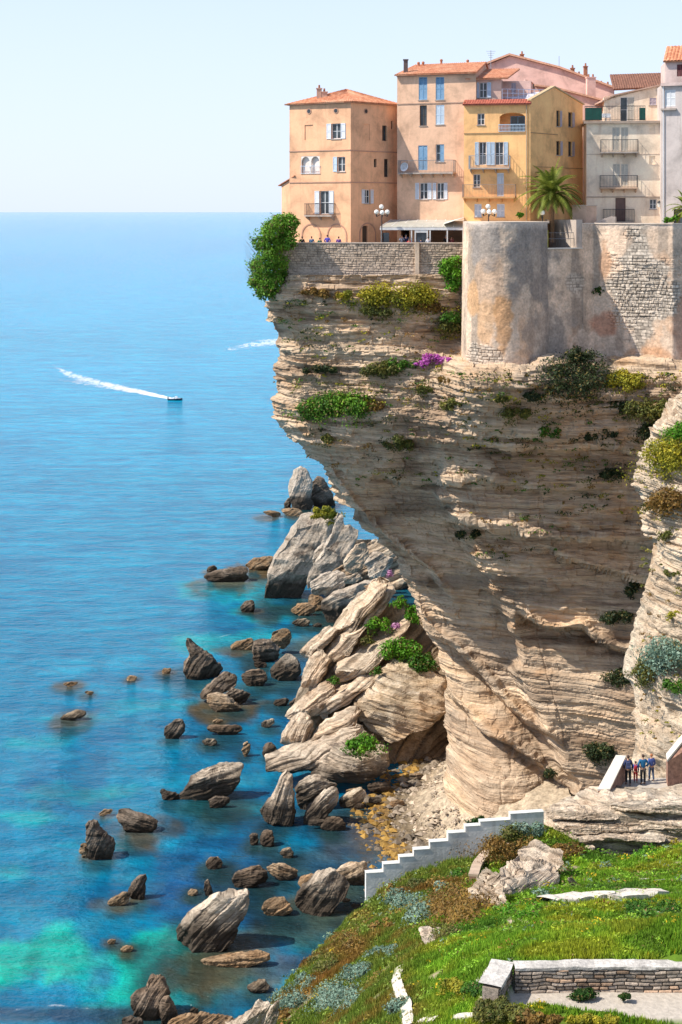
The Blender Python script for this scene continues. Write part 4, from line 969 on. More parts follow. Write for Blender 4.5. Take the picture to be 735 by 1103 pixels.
    # two white chairs on the terrace
    for k, px in enumerate((646.5+4, 655.5)):
        X = (px-CX)*152.6/F; ch = empty('garden_chair', (X, 152.6, zf), ['white plastic chair on the roof terrace, beside the green screen', 'white plastic chair on the roof terrace, the one further from the green screen'][k], 'chair', 'white chairs on the roof terrace')
        m = MB(); m.box(X-.25, X+.25, 152.35, 152.85, zf+.40, zf+.44); m.build('seat', WHITE, ch)
        m = MB(); m.box(X-.25, X+.25, 152.82, 152.86, zf+.441, zf+.85); m.build('backrest', WHITE, ch)
        for sx in (-.22, .22):
            for sy in (152.39, 152.81): m = MB(); m.box(X+sx-.02, X+sx+.02, sy-.02, sy+.02, zf-.015, zf+.399); m.build('leg', WHITE, ch)
            m = MB(); m.box(X+sx-.02, X+sx+.02, 152.37, 152.82, zf+.62, zf+.65); m.build('armrest', WHITE, ch)
house_cream()
# ============================================================ house 6: grey rendered house at the right edge
def house_grey():
    f = Face((712.6, 149.2), (790, 146.5)); Zg = 60.2; zt = f.hit(725, 91)[1]
    root = empty('grey_house', f.pt(f.len/2, Zg), 'grey rendered house with a small tiled turret, at the right edge of the town', 'house')
    M = plaster('grey_plaster', (0.55, 0.47, 0.43), amt=.5, stain=(.22, .15, .12)); P2 = plaster('pink_top', (.62, .47, .42), amt=.3)
    w1 = f.rect(716.5, 96.5, 728, 114.5); w2 = f.rect(726, 225, 737, 243)
    mb = MB(); facade(mb, f, Zg-1, zt, [w1, w2], depth=.2); e = Vector((1, 9)); walls_closed(mb, [f.B, f.B+e, f.A+e, f.A], Zg-1, zt); mb.build('wall', M, root)
    window(f, w1, root, 'closed', WHITE, door=True); window(f, w2, root, 'none', frmat=DARKW, sill=False)
    b = MB(); u = f.rect(712.6, 114.5, 729, 117.5); f.slab(b, 0, u[1], u[2]-.1, u[2]+.08, .003, .3); b.build('ledge', SLABM, root)
    b = MB(); r = f.rect(713, 88.5, 760, 92); f.slab(b, 0, f.len, r[2], r[3], .004, .3); b.build('cornice', P2, root)
    q = f.rect(713.5, 117, 716.5, 132); b = MB(); b.tube(f.pt(q[0]+.15, Zg, .12), f.pt(q[0]+.15, zt, .12), .05); b.build('downpipe', WHITE, root)
    # turret
    g = Face((717, 150.8), (760, 149.4)); zb = zt-.05; z2 = g.hit(725, 66)[1]; wq = g.rect(729.5, 69, 737, 82)
    m = MB(); facade(m, g, zb, z2, [wq], depth=.2); e = Vector((.6, 5)); walls_closed(m, [g.B, g.B+e, g.A+e, g.A], zb, z2); t = m.build('turret', P2, root); window(g, wq, t, 'closed', plain('wine_shutter', (.13, .03, .03), .6), sill=False)
    rf = MB(); A, B = g.pt(-.15, z2, .4), g.pt(g.len+.4, z2, .4); up = Vector((0.9, 2.6, 1.7)); tile_plane(rf, A, B, B+up, A+up, th=.12, wave=.32, amp=.08); rf.build('turret_roof', TILE, t)
    cm = MB(); X = (699-CX)*151/F
house_grey()
# ------------------------------------------------------------------ stone ramparts and walls
def rnd(i, j, s=0): return _h(np.asarray(i).astype(int), np.asarray(j).astype(int), np.zeros_like(np.asarray(i).astype(int)), s)
def stones(s_, z, h, w_, seed=0):
    """irregular coursed stones: returns (joint 0..1 inside stone, random id, second random)"""
    z = z+0.25*h*vnoise(s_*0.8/h*0.3, z*0.5, 0, seed)
    r = np.floor(z/h); ww = w_*(0.7+0.6*rnd(r, 0*r, seed+3)); o = rnd(r, 0*r+1, seed)*10
    q = s_/ww+o+0.12*vnoise(s_*2/w_, z*2/h, 0, seed+1); c = np.floor(q)
    fz = z/h-r; fs = q-c; e = np.minimum(np.minimum(fz, 1-fz)*h, np.minimum(fs, 1-fs)*ww)
    return sstep(0.0, 0.16*h+.01, e), rnd(r, c, seed+7), rnd(r, c, seed+9)
def wall_sheet(path, ztop, zbot, res, colfn, dispfn, thick, name, mat, parent=None, batter=0.0, smooth=True, top_mat=None, closed_top=True):
    """wall along plan path [(x,y)...]; outer face = viewer side, with relief; closed top and back"""
    p = np.array(path, float); seg = np.hypot(*np.diff(p, axis=0).T); cs = np.concatenate([[0], np.cumsum(seg)])
    n = int(cs[-1]/res)+1; S = np.linspace(0, cs[-1], n); X = np.interp(S, cs, p[:, 0]); Y = np.interp(S, cs, p[:, 1])
    tx, ty = np.gradient(X), np.gradient(Y); l = np.hypot(tx, ty); nx, ny = ty/l, -tx/l
    zt = ztop(S) if callable(ztop) else np.full(n, ztop)
    m = int((zt.max()-zbot)/res)+1; T = np.linspace(0, 1, m)[:, None]
    Z = zt[None]*(1-T)+zbot*T; SS = np.repeat(S[None], m, 0)
    bt = batter*(zt[None]-Z)
    c = colfn(SS, Z, X[None]+0*Z, Y[None]+0*Z); d = dispfn(SS, Z)*1.0; d[0] = np.minimum(d[0], 0)
    XX = X[None]+nx[None]*(bt+d); YY = Y[None]+ny[None]*(bt+d)
    V = np.stack([XX, YY, Z], -1)
    # top row then back
    tb = np.stack([X-nx*thick, Y-ny*thick, zt], -1)[None]; bb = np.stack([X-nx*thick, Y-ny*thick, np.full(n, zbot)], -1)[None]
    V = np.concatenate([bb, tb, V], 0); C = np.concatenate([c[:1], c[:1], c], 0)
    fc = grid_faces(m+2, n)
    ends = []
    o = np_mesh(name, V.reshape(-1, 3), fc, mat, parent, smooth=False, col=C.reshape(-1, 3))
    eb = MB()
    for k in (0, n-1):
        if k == 0: eb.poly([(V[1, k, 0], V[1, k, 1], V[1, k, 2]), (V[0, k, 0], V[0, k, 1], V[0, k, 2]), (V[-1, k, 0], V[-1, k, 1], V[-1, k, 2]), (V[2, k, 0], V[2, k, 1], V[2, k, 2])])
    return o, eb
MASON = attr_mat('masonry', 0.93, bmp=0.35, bscale=5, mott=0.35)
def plan(pts): return [((a-CX)*b/F, b) for a, b in pts]
def smooth_path(pts, k=3):
    p = np.array(pts, float)
    for _ in range(k):
        q = [p[0]]
        for a, b in zip(p[:-1], p[1:]): q += [a*.75+b*.25, a*.25+b*.75]
        q.append(p[-1]); p = np.array(q)
    return p
def pxpy(X, Y, Z): return CX+F*X/Y, HY+F*(H-Z)/Y
def gauss(px, py, cx, cy, rx, ry, n): return sstep(1.10, 0.75, np.sqrt(((px-cx)/rx)**2+((py-cy)/ry)**2)+0.55*n)
def rampart_col(S, Z, X, Y):
    px, py = pxpy(X, Y, Z); n = fbm(S*0.6, Z*0.6, 0, 5, 60); n2 = fbm(S*0.25, Z*0.12, 3, 4, 61); n3 = fbm(S*2.5, Z*2.5, 1, 4, 62)
    c = np.array([0.62, 0.455, 0.33])+0*n[..., None]
    c = c*(1+0.42*n+0.22*n2+0.22*n3)[..., None]
    def lay(col, m):
        nonlocal c; m = np.clip(m, 0, 1)[..., None]; c = c*(1-m)+np.array(col)*(1+0.25*n3[..., None])*m
    st = fbm(S*0.9, Z*0.10, 5, 5, 63)
    lay((0.27, 0.215, 0.17), sstep(0.0, 0.30, st)*0.7); lay((.56, .33, .19), sstep(.20, .34, fbm(S*.35, Z*.16, 8, 5, 69))*.4)
    lay((0.25, 0.215, 0.19), gauss(px, py, 574, 275, 26, 55, n*1.2)*0.8); lay((0.25, 0.22, 0.20), gauss(px, py, 527, 262, 16, 26, n*1.5)*0.7)
    lay((0.32, 0.27, 0.23), gauss(px, py, 590, 365, 26, 40, n*2)*0.6)
    lay((0.60, 0.47, 0.36), sstep(0.10, 0.22, n)*sstep(250, 330, py)*0.6)
    lay((0.58, 0.30, 0.13), gauss(px, py, 543, 362, 11, 34, n*1.6)*0.75); lay((0.60, 0.33, 0.15), gauss(px, py, 510, 322, 6, 18, n)*0.7); lay((0.60, 0.33, 0.15), gauss(px, py, 525, 350, 8, 22, n*1.6)*0.5)
    lay((0.44, 0.20, 0.12), gauss(px, py, 652, 350, 18, 17, n)*0.75); lay((0.50, 0.27, 0.15), gauss(px, py, 652, 278, 9, 22, n)*0.7); lay((0.50, 0.26, 0.13), gauss(px, py, 700, 385, 34, 12, n)*0.6)
    lay((0.38, 0.22, 0.15), gauss(px, py, 735, 360, 14, 40, n)*0.7)
    lay((0.62, 0.51, 0.43), sstep(250, 240, py)*0.6)
    # bare masonry where the render has fallen
    ex = gauss(px, py, 690, 312, 34, 56, n*1.5)
    j, a, b = stones(S, Z, 0.30, 0.42, 5)
    sc = np.array([0.50, 0.42, 0.34])*(0.65+0.7*a[..., None])
    sc = sc*(0.30+0.70*j[..., None]); m = ex[..., None]; c = c*(1-m)+sc*m
    ex2 = np.maximum(gauss(px, py, 525, 385, 26, 14, n*1.5), gauss(px, py, 620, 305, 10, 12, n))*0.7; m = ex2[..., None]; c = c*(1-m)+sc*m
    return np.clip(c, 0.01, 0.9)
def rampart_disp_for(path):
    p = np.array(path); seg = np.hypot(*np.diff(p, axis=0).T); cs = np.concatenate([[0], np.cumsum(seg)])
    def f(S, Z):
        X = np.interp(S, cs, p[:, 0]); Y = np.interp(S, cs, p[:, 1]); px, py = pxpy(X, Y, Z)
        n = fbm(S*0.6, Z*0.6, 0, 5, 60); ex = np.maximum(gauss(px, py, 690, 312, 34, 56, n*1.5), 0.6*gauss(px, py, 525, 385, 26, 14, n*1.5)); j, a, b = stones(S, Z, 0.30, 0.42, 5)
        low = 0*Z
        return 0.06*fbm(S*0.5, Z*0.5, 2, 4, 66)+0.03*fbm(S*3, Z*3, 2, 3, 67)+ex*(-0.09+0.13*j*(0.5+b))+low*0.3*fbm(S*1.3, Z*1.3, 0, 4, 68)
    return f
bp = smooth_path(plan([(503, 148.5), (499.5, 146), (498.5, 143), (502, 140.5), (512, 138.6), (530, 137.5), (552, 137.4), (572, 138.6), (590, 140.8)]), 3)
root = empty('bastion', (15, 143, 58), 'rounded stone bastion with stained plaster bulging out from the rampart', 'bastion')
zb = H-13.5*140/F
o, eb = wall_sheet(bp, zb, 46.9, 0.085, rampart_col, rampart_disp_for(bp), 1.2, 'wall', MASON, root, batter=0.012)
eb.build('end_face', plaster('rampart_plaster', (.5, .41, .34)), root)
tp = MB(); q = [(x, y, zb+.004) for x, y in bp[::3]]+[(*plan([(592, 141.2)])[0], zb+.004), (*plan([(592, 147.5)])[0], zb+.004), (*plan([(520, 149)])[0], zb+.004)]
tp.prism(q, (0, 0, .16)); tp.build('coping', plaster('rampart_top', (.62, .50, .40), amt=.2), root)
cpth = plan([(589.5, 140.9), (640, 143.6), (725, 140.0), (745, 140.7), (850, 143)])
root = empty('rampart_wall', (28, 143, 58), 'high curtain wall with bare masonry patches running right from the bastion', 'wall')
# curtain: a low notch at its left end, then full height
def npt(a, b, t): return (a[0]+(b[0]-a[0])*t, a[1]+(b[1]-a[1])*t)
pn = npt(cpth[0], cpth[1], 0.74)
low = [cpth[0], pn]; hi = [pn]+cpth[1:]
zn = H-(268-HY)*142/F; zh = H-14.3*142/F
o, eb = wall_sheet(low, zn, 44, 0.085, rampart_col, rampart_disp_for(low), 0.9, 'notch_wall', MASON, root, batter=0.012)
def off(fn, s0): return lambda S, Z, *a: fn(S+s0, Z, *a)
s0 = 4.0
o, eb = wall_sheet(hi, zh, 44, 0.085, off(rampart_col, s0), rampart_disp_for(hi), 0.9, 'wall', MASON, root, batter=0.012)
eb.build('end_face', plaster('rampart_plaster', (.5, .41, .34)), root)
cm = MB()
pp = [Vector(a) for a in hi]
for a, b in zip(pp[:-1], pp[1:]):
    t = (b-a).normalized(); n_ = Vector((t.y, -t.x)); 
    cm.prism([(*(a+n_*.07), zh+.003), (*(b+n_*.07), zh+.003), (*(b-n_*.95), zh+.003), (*(a-n_*.95), zh+.003)], (0, 0, .1))
cm.build('coping', plaster('rampart_top', (.62, .50, .40)), root)
# inner flank of the notch
nf = Face((592, 147.5), (612, 147.2)); m = MB(); m.box8([(*p_, z) for z in (57, zh+.4) for p_ in [npt(cpth[0], cpth[1], .62), npt(cpth[0], cpth[1], .74), (npt(cpth[0], cpth[1], .74)[0]+1.0, 148), (npt(cpth[0], cpth[1], .5)[0]-1.6, 148)]]); m.build('notch_flank', plaster('rampart_plaster', (.5, .41, .34)), root)
m = MB(); a, b = Vector(cpth[0]), Vector(pn); t = (b-a).normalized(); n_ = Vector((t.y, -t.x)); m.prism([(*(a+n_*.16), zn+.003), (*(b+n_*.16), zn+.003), (*(b-n_*.9), zn+.003), (*(a-n_*.9), zn+.003)], (0, 0, .12)); m.build('notch_ledge', plaster('pale_ledge', (.68, .60, .50), amt=.1), root)
# railing in the notch
rl = empty('notch_railing', (*(a+t*.3), zn), 'yellow post with thin grey rails across the notch beside the bastion', 'railing')
m = MB(); q = a+t*.35-n_*.45; m.box(q.x-.1, q.x+.1, q.y-.1, q.y+.1, zn+.12, zn+1.75); m.build('post', plain('yellow_paint', (.62, .50, .03), .6), rl)
m = MB()
for zz in (.95, 1.5): m.tube((*(a+t*.35-n_*.45), zn+zz), (*(b-n_*.45), zn+zz), .025, seg=5)
for k in range(12): q = a.lerp(b, .12+.08*k)-n_*.45; m.tube((*q, zn+.12), (*q, zn+1.5), .014, seg=4)
m.build('rails', RAILM, rl)
# small block house and slab on the rampart
bx = Face((616.7, 145.5), (632, 145.2)); g = empty('rampart_hut', bx.pt(.7, 60, -1), 'small square masonry block standing on the rampart beside the palm', 'block')
m = MB(); z0, z1 = 59.5, bx.hit(625, 221.5)[1]; m.prism([bx.pt(0, z0), bx.pt(bx.len, z0), bx.pt(bx.len+.9, z0, -.9), bx.pt(.9, z0, -1.5)], (0, 0, z1-z0)); m.build('wall', plaster('hut_plaster', (.62, .42, .30), amt=.3), g)
m = MB(); m.prism([bx.pt(-.05, z1+.003, .05), bx.pt(bx.len+.05, z1+.003, .05), bx.pt(bx.len+.95, z1+.003, -.9), bx.pt(.85, z1+.003, -1.5)], (0, 0, .07)); m.build('cap', plaster('rampart_top', (.62, .50, .40)), g)
bx = Face((641, 144), (664, 143.8)); m = MB(); zz = zh; m.prism([bx.pt(0, zz, -1), bx.pt(bx.len, zz, -1), bx.pt(bx.len, zz+.66, -1), bx.pt(bx.len-.5, zz+.7, -1), bx.pt(0, zz+.16, -1)], (0.4, 1.6, 0))
o = m.build('sloping_slab', plaster('rampart_plaster', (.5, .41, .34))); tag(o, 'low wedge of masonry sloping up behind the rampart top', 'slab')
# terrace wall
def tw_col(S, Z, X, Y):
    j, a, b = stones(S, Z, 0.24, 0.38, 11); n = fbm(S*.5, Z*.5, 0, 4, 12); n2 = fbm(S*2, Z*2, 0, 4, 13)
    c = np.array([.50, .38, .28])*(0.72+.5*a[..., None]); c = c*(.50+.50*j[..., None])
    pl = np.array([.58, .47, .37])*(1+.2*n2[..., None]); m = np.clip(sstep(57.2, 55.6, Z+n*1.2)*.85, 0, 1)[..., None]
    c = c*(1-m)+pl*m; c = c*(1+.25*n[..., None]); return np.clip(c, .02, .9)
def tw_disp(S, Z):
    j, a, b = stones(S, Z, 0.24, 0.38, 11); return .05*j*(.5+b)+.05*fbm(S*.7, Z*.7, 0, 3, 14)
tw = plan([(302.5, 149.5), (303.5, 147.3), (447, 146.6), (500, 146.4)])
root = empty('terrace_wall', (0, 147, 58), 'rubble stone terrace wall with a pale pier below the cafe and salmon house', 'wall')
o, eb = wall_sheet(tw, 58.88, 52.4, 0.075, tw_col, tw_disp, 0.5, 'wall', MASON, root); eb.build('end_face', plaster('rampart_plaster', (.5, .41, .34)), root)
m = MB()
for a, b in zip(tw[:-1], tw[1:]):
    a, b = Vector(a), Vector(b); t = (b-a).normalized(); n_ = Vector((t.y, -t.x)); m.prism([(*(a+n_*.09), 58.883), (*(b+n_*.09), 58.883), (*(b-n_*.55), 58.883), (*(a-n_*.55), 58.883)], (0, 0, .09))
m.build('coping', plaster('pale_coping', (.60, .48, .38), amt=.2), root)
q = plan([(447.2, 146.45), (451.6, 146.45)]); m = MB(); m.box(q[0][0], q[1][0], 146.2, 146.75, 52.5, 59.0); m.build('pier', plaster('pale_pier', (.66, .50, .36), amt=.2), root)

# ------------------------------------------------------------------ stepped stair parapet
steps = [(394.5, 413, 940), (413, 430.5, 930.5), (430.5, 446, 923), (446, 463.5, 915), (463.5, 483, 906.5), (483, 501.5, 897), (501.5, 517.5, 889.8), (517.5, 550, 883.6), (550, 586, 875)]
f = Face((394.5, 82.2), (586, 83.8)); root = empty('stair_parapet', f.pt(f.len/2, 27), 'smooth white stepped parapet of the stairs that climb to the landing', 'parapet')
m = MB(); top = []
for a, b, y in steps:
    ua = f.hit(a, y)[0]; ub, z = f.hit(b, y); top += [f.pt(ua, z), f.pt(ub, z)]
poly = [f.pt(0, 23.0)]+top+[f.pt(f.len, 23.0)]
bv = f.pt(0, 0, -.35)-f.pt(0, 0, 0)
m.prism(poly, bv); PW = plaster('parapet_render', (.76, .72, .66), stain=(.26, .23, .19), amt=.5, sc=1.3)
m.build('wall', PW, root)
m = MB()
for i, (a, b, y) in enumerate(steps):
    ua = f.hit(a, y)[0]; ub, z = f.hit(b, y); q = [(ua-.015, .02), (ub+.015 if i == len(steps)-1 else ub-.03, .02), (ub+.015 if i == len(steps)-1 else ub-.03, -.37), (ua-.015, -.37)]
    m.prism([f.pt(u, z+.003, o_) for u, o_ in q], (0, 0, .035))
m.build('coping', plain('parapet_cap', (.60, .59, .54), .85, var=.08), root)
m = MB()
n = 18
for i in range(1, n):
    u0, u1 = f.len*i/n, f.len*(i+1)/n; z = 24.9+2.9*(i+1)/n
    m.prism([f.pt(u0, z-1.2, -.36), f.pt(u1, z-1.2, -.36), f.pt(u1, z-1.2, -2.0), f.pt(u0, z-1.2, -2.0)], (0, 0, 1.2))
o = m.build('stone_stairs', PAVE); tag(o, 'flight of stone stairs behind the white stepped parapet', 'stairs')
# landing parapets
root = empty('landing_parapet', P(655, 850, 88.3), 'sloping brick parapet with a pale coping at the head of the stairs', 'parapet')
A = P(644.5, 852, 88.1); B = P(656.5, 851.5, 88.1); C = P(674, 815.5, 91.2); D = P(664.5, 815, 91.2)
m = MB(); m.box8([(A[0], A[1], 27), (B[0], B[1], 27), (C[0], C[1], 27), (D[0], D[1], 27), A, B, C, D]); BR = plain('brown_wall', (.36, .19, .13), .9, var=.3, scale=5, bmp=.4)
m.build('wall', BR, root)
m = MB(); e = Vector((0, 0, .003)); m.prism([Vector(A)+e-Vector((.04, 0, 0)), Vector(B)+e+Vector((.05, 0, 0)), Vector(C)+e+Vector((.05, 0, 0)), Vector(D)+e-Vector((.04, 0, 0))], (0, 0, .09)); m.build('coping', plain('pale_cap', (.68, .60, .50), .9, var=.1, bmp=.2), root)
root = empty('path_wall', P(730, 838, 90.5), 'low brown path wall with a pale sloping top, right of the walkers', 'wall')
A = P(719.5, 821, 90.3); B = P(736, 801, 90.8); C = P(780, 780, 91); D = P(780, 776, 92.2); E = P(735, 797, 92); G = P(721, 818, 91.4)
m = MB(); m.prism([(A[0], A[1], 27.5), (B[0], B[1], 27.5), (C[0], C[1], 27.5), C, B, A], (0.1, .9, 0)); m.build('wall', BR, root)
m = MB()
for p_, q_ in ((A, B), (B, C)):
    p_, q_ = Vector(p_), Vector(q_); m.prism([p_+Vector((-.05, -.06, .004)), q_+Vector((-.05, -.06, .004)), q_+Vector((0.12, 1.0, .004)), p_+Vector((.12, 1.0, .004))], (0, 0, .14))
m.build('coping', plain('pale_cap', (.68, .60, .50)), root)
# dry stone retaining wall in front
def dw_col(S, Z, X, Y):
    j, a, b = stones(S, Z, 0.115, 0.34, 21); n = fbm(S*.9, Z*1.5, 0, 4, 22); n3 = fbm(S*9, Z*14, 0, 3, 23)
    c = np.array([.40, .32, .25])*(0.45+1.0*a[..., None]); c = np.where(b[..., None] > .8, c*np.array([1.1, .92, .78]), c)
    c = c*(.10+.90*j[..., None])*(1+.3*n[..., None]+.25*n3[..., None]); return np.clip(c, .01, .85)
def dw_disp(S, Z):
    j, a, b = stones(S, Z, 0.115, 0.34, 21); return .05*j*(.4+b)+.012*fbm(S*8, Z*8, 0, 3, 24)
root = empty('retaining_wall', P(640, 1075, 47.4), 'low dry stone retaining wall with pale flat coping beside the gravel path', 'wall')
zt = H-818*47.3/F
rw = [P(555, 1045, 47.25)[:2], P(640, 1045, 47.35)[:2], P(860, 1045, 47.3)[:2]]
o, eb = wall_sheet(rw, zt, 37.6, 0.018, dw_col, dw_disp, 0.3, 'wall', attr_mat('dry_stone', .93, bmp=.3, bscale=20, mott=.3), root)
def coping(path, z, w0, w1, name, parent, mat, step=0.16, seed=1):
    p = np.array(path, float); seg = np.hypot(*np.diff(p, axis=0).T); cs = np.concatenate([[0], np.cumsum(seg)]); n = int(cs[-1]/step); S = np.linspace(0, cs[-1], n)
    X = np.interp(S, cs, p[:, 0]); Y = np.interp(S, cs, p[:, 1]); tx, ty = np.gradient(X), np.gradient(Y); l = np.hypot(tx, ty); nx, ny = ty/l, -tx/l
    O = np.array([w0, w0+.0, w0-.02, (w0+w1)/2, w1, w1]); ZZ = np.array([-.09, -.01, 0.0, .015, 0, -.12]); R = []
    for k, (o_, z_) in enumerate(zip(O, ZZ)):
        jx = 0.035*fbm(S*2.2, k*3.1, 0, 3, seed); jz = .02*fbm(S*3, k*1.7, 4, 3, seed+1)
        R.append(np.stack([X+nx*(o_+jx), Y+ny*(o_+jx), z+z_+jz], -1))
    V = np.stack(R, 0); c = np.full((*V.shape[:2], 3), .52)*np.array([1, .92, .82]); c = c*(1+.5*fbm(V[..., 0]*3, V[..., 1]*3, V[..., 2]*3, 4, 5))[..., None]
    return np_mesh(name, V.reshape(-1, 3), grid_faces(6, n), mat, parent, smooth=False, col=c.reshape(-1, 3))
CPM = attr_mat('coping_stone', .92, bmp=.4, bscale=9, mott=.45)
coping(rw, zt+.10, .05, -.42, 'coping', root, CPM, step=.06)
root2 = empty('return_wall', P(540, 1080, 46), 'short pale topped wall running down to the camera from the dry stone corner', 'wall')
r2 = [P(551, 1040, 47.6)[:2], P(545, 1053, 46.9)[:2], P(537, 1068, 46.1)[:2]]
o, eb = wall_sheet([r2[2], r2[1], r2[0]], zt, 36.8, 0.03, dw_col, dw_disp, 0.5, 'wall', attr_mat('dry_stone'), root2); eb.build('end_face', plain('end_stone', (.34, .27, .21), .9, var=.4, scale=12, bmp=.6), root2)
coping([r2[2], r2[1], r2[0]], zt+.103, .1, -.62, 'coping', root2, CPM, step=.06, seed=6)

# ------------------------------------------------------------------ street lamps
GLOBE = plain('lamp_globe', (.80, .78, .72), .25, var=.02)
def street_lamp(px, Y, zb, globes, label, zpost):
    X = (px-CX)*Y/F; root = empty('street_lamp', (X, Y, zb), label, 'street lamp')
    m = MB(); m.tube((X, Y, zb), (X, Y, zb+.5), .13, .08, 10); m.tube((X, Y, zb+.5), (X, Y, zpost), .055, .045, 8); m.ball((X, Y, zb+.55), .11, 8, 6); m.ball((X, Y, zpost-.3), .09, 8, 6); m.build('post', IRON, root)
    for gx, gy, dy in globes:
        gX = (gx-CX)*Y/F; gz = H-(gy-HY)*Y/F
        m = MB(); m.tube((X, Y, zpost-.35), (gX, Y+dy, gz-.45), .03, seg=6); m.tube((gX, Y+dy, gz-.45), (gX, Y+dy, gz-.22), .035, .09, seg=8); m.build('arm', IRON, root)
        m = MB(); m.ball((gX, Y+dy, gz), .235, 14, 10); m.build('globe', GLOBE, root, smooth=True)
street_lamp(411.5, 147.6, Z0, [(405.8, 228.2, 0), (411.2, 222.6, .25), (417.5, 228.2, 0), (411.8, 228.8, -.35)], 'black street lamp with white globes in front of the salmon corner house', H-(226-HY)*147.6/F)
street_lamp(526.5, 143.5, 60, [(520.8, 227.5, 0), (526.3, 222.3, .25), (533, 227.8, 0), (526.8, 228, -.35)], 'street lamp with white globes rising behind the bastion top', H-(225.5-HY)*143.5/F)
street_lamp(584.6, 144, 59, [(584.6, 229, 0)], 'single globe lamp left of the palm trunk', H-(231-HY)*144/F)
m = MB(); f5 = Face((632, 151.5), (712, 150.6)); u, z = f5.hit(710, 220); c = f5.pt(u, z, .5)
root = empty('wall_lantern', f5.pt(u, z+.4, .02), 'small white wall lantern between the cream house and the grey house', 'lantern')
m = MB(); m.tube(c+Vector((0, 0, -.28)), c+Vector((0, 0, .12)), .12, .2, 6); m.build('lantern_glass', GLOBE, root)
m = MB(); m.tube(c+Vector((0, 0, .122)), c+Vector((0, 0, .35)), .24, .03, 6); m.tube(f5.pt(u, z+.45, .0), c+Vector((0, 0, .4)), .025); m.tube(c+Vector((0, 0, .34)), c+Vector((0, 0, .42)), .02); m.build('bracket', IRON, root)

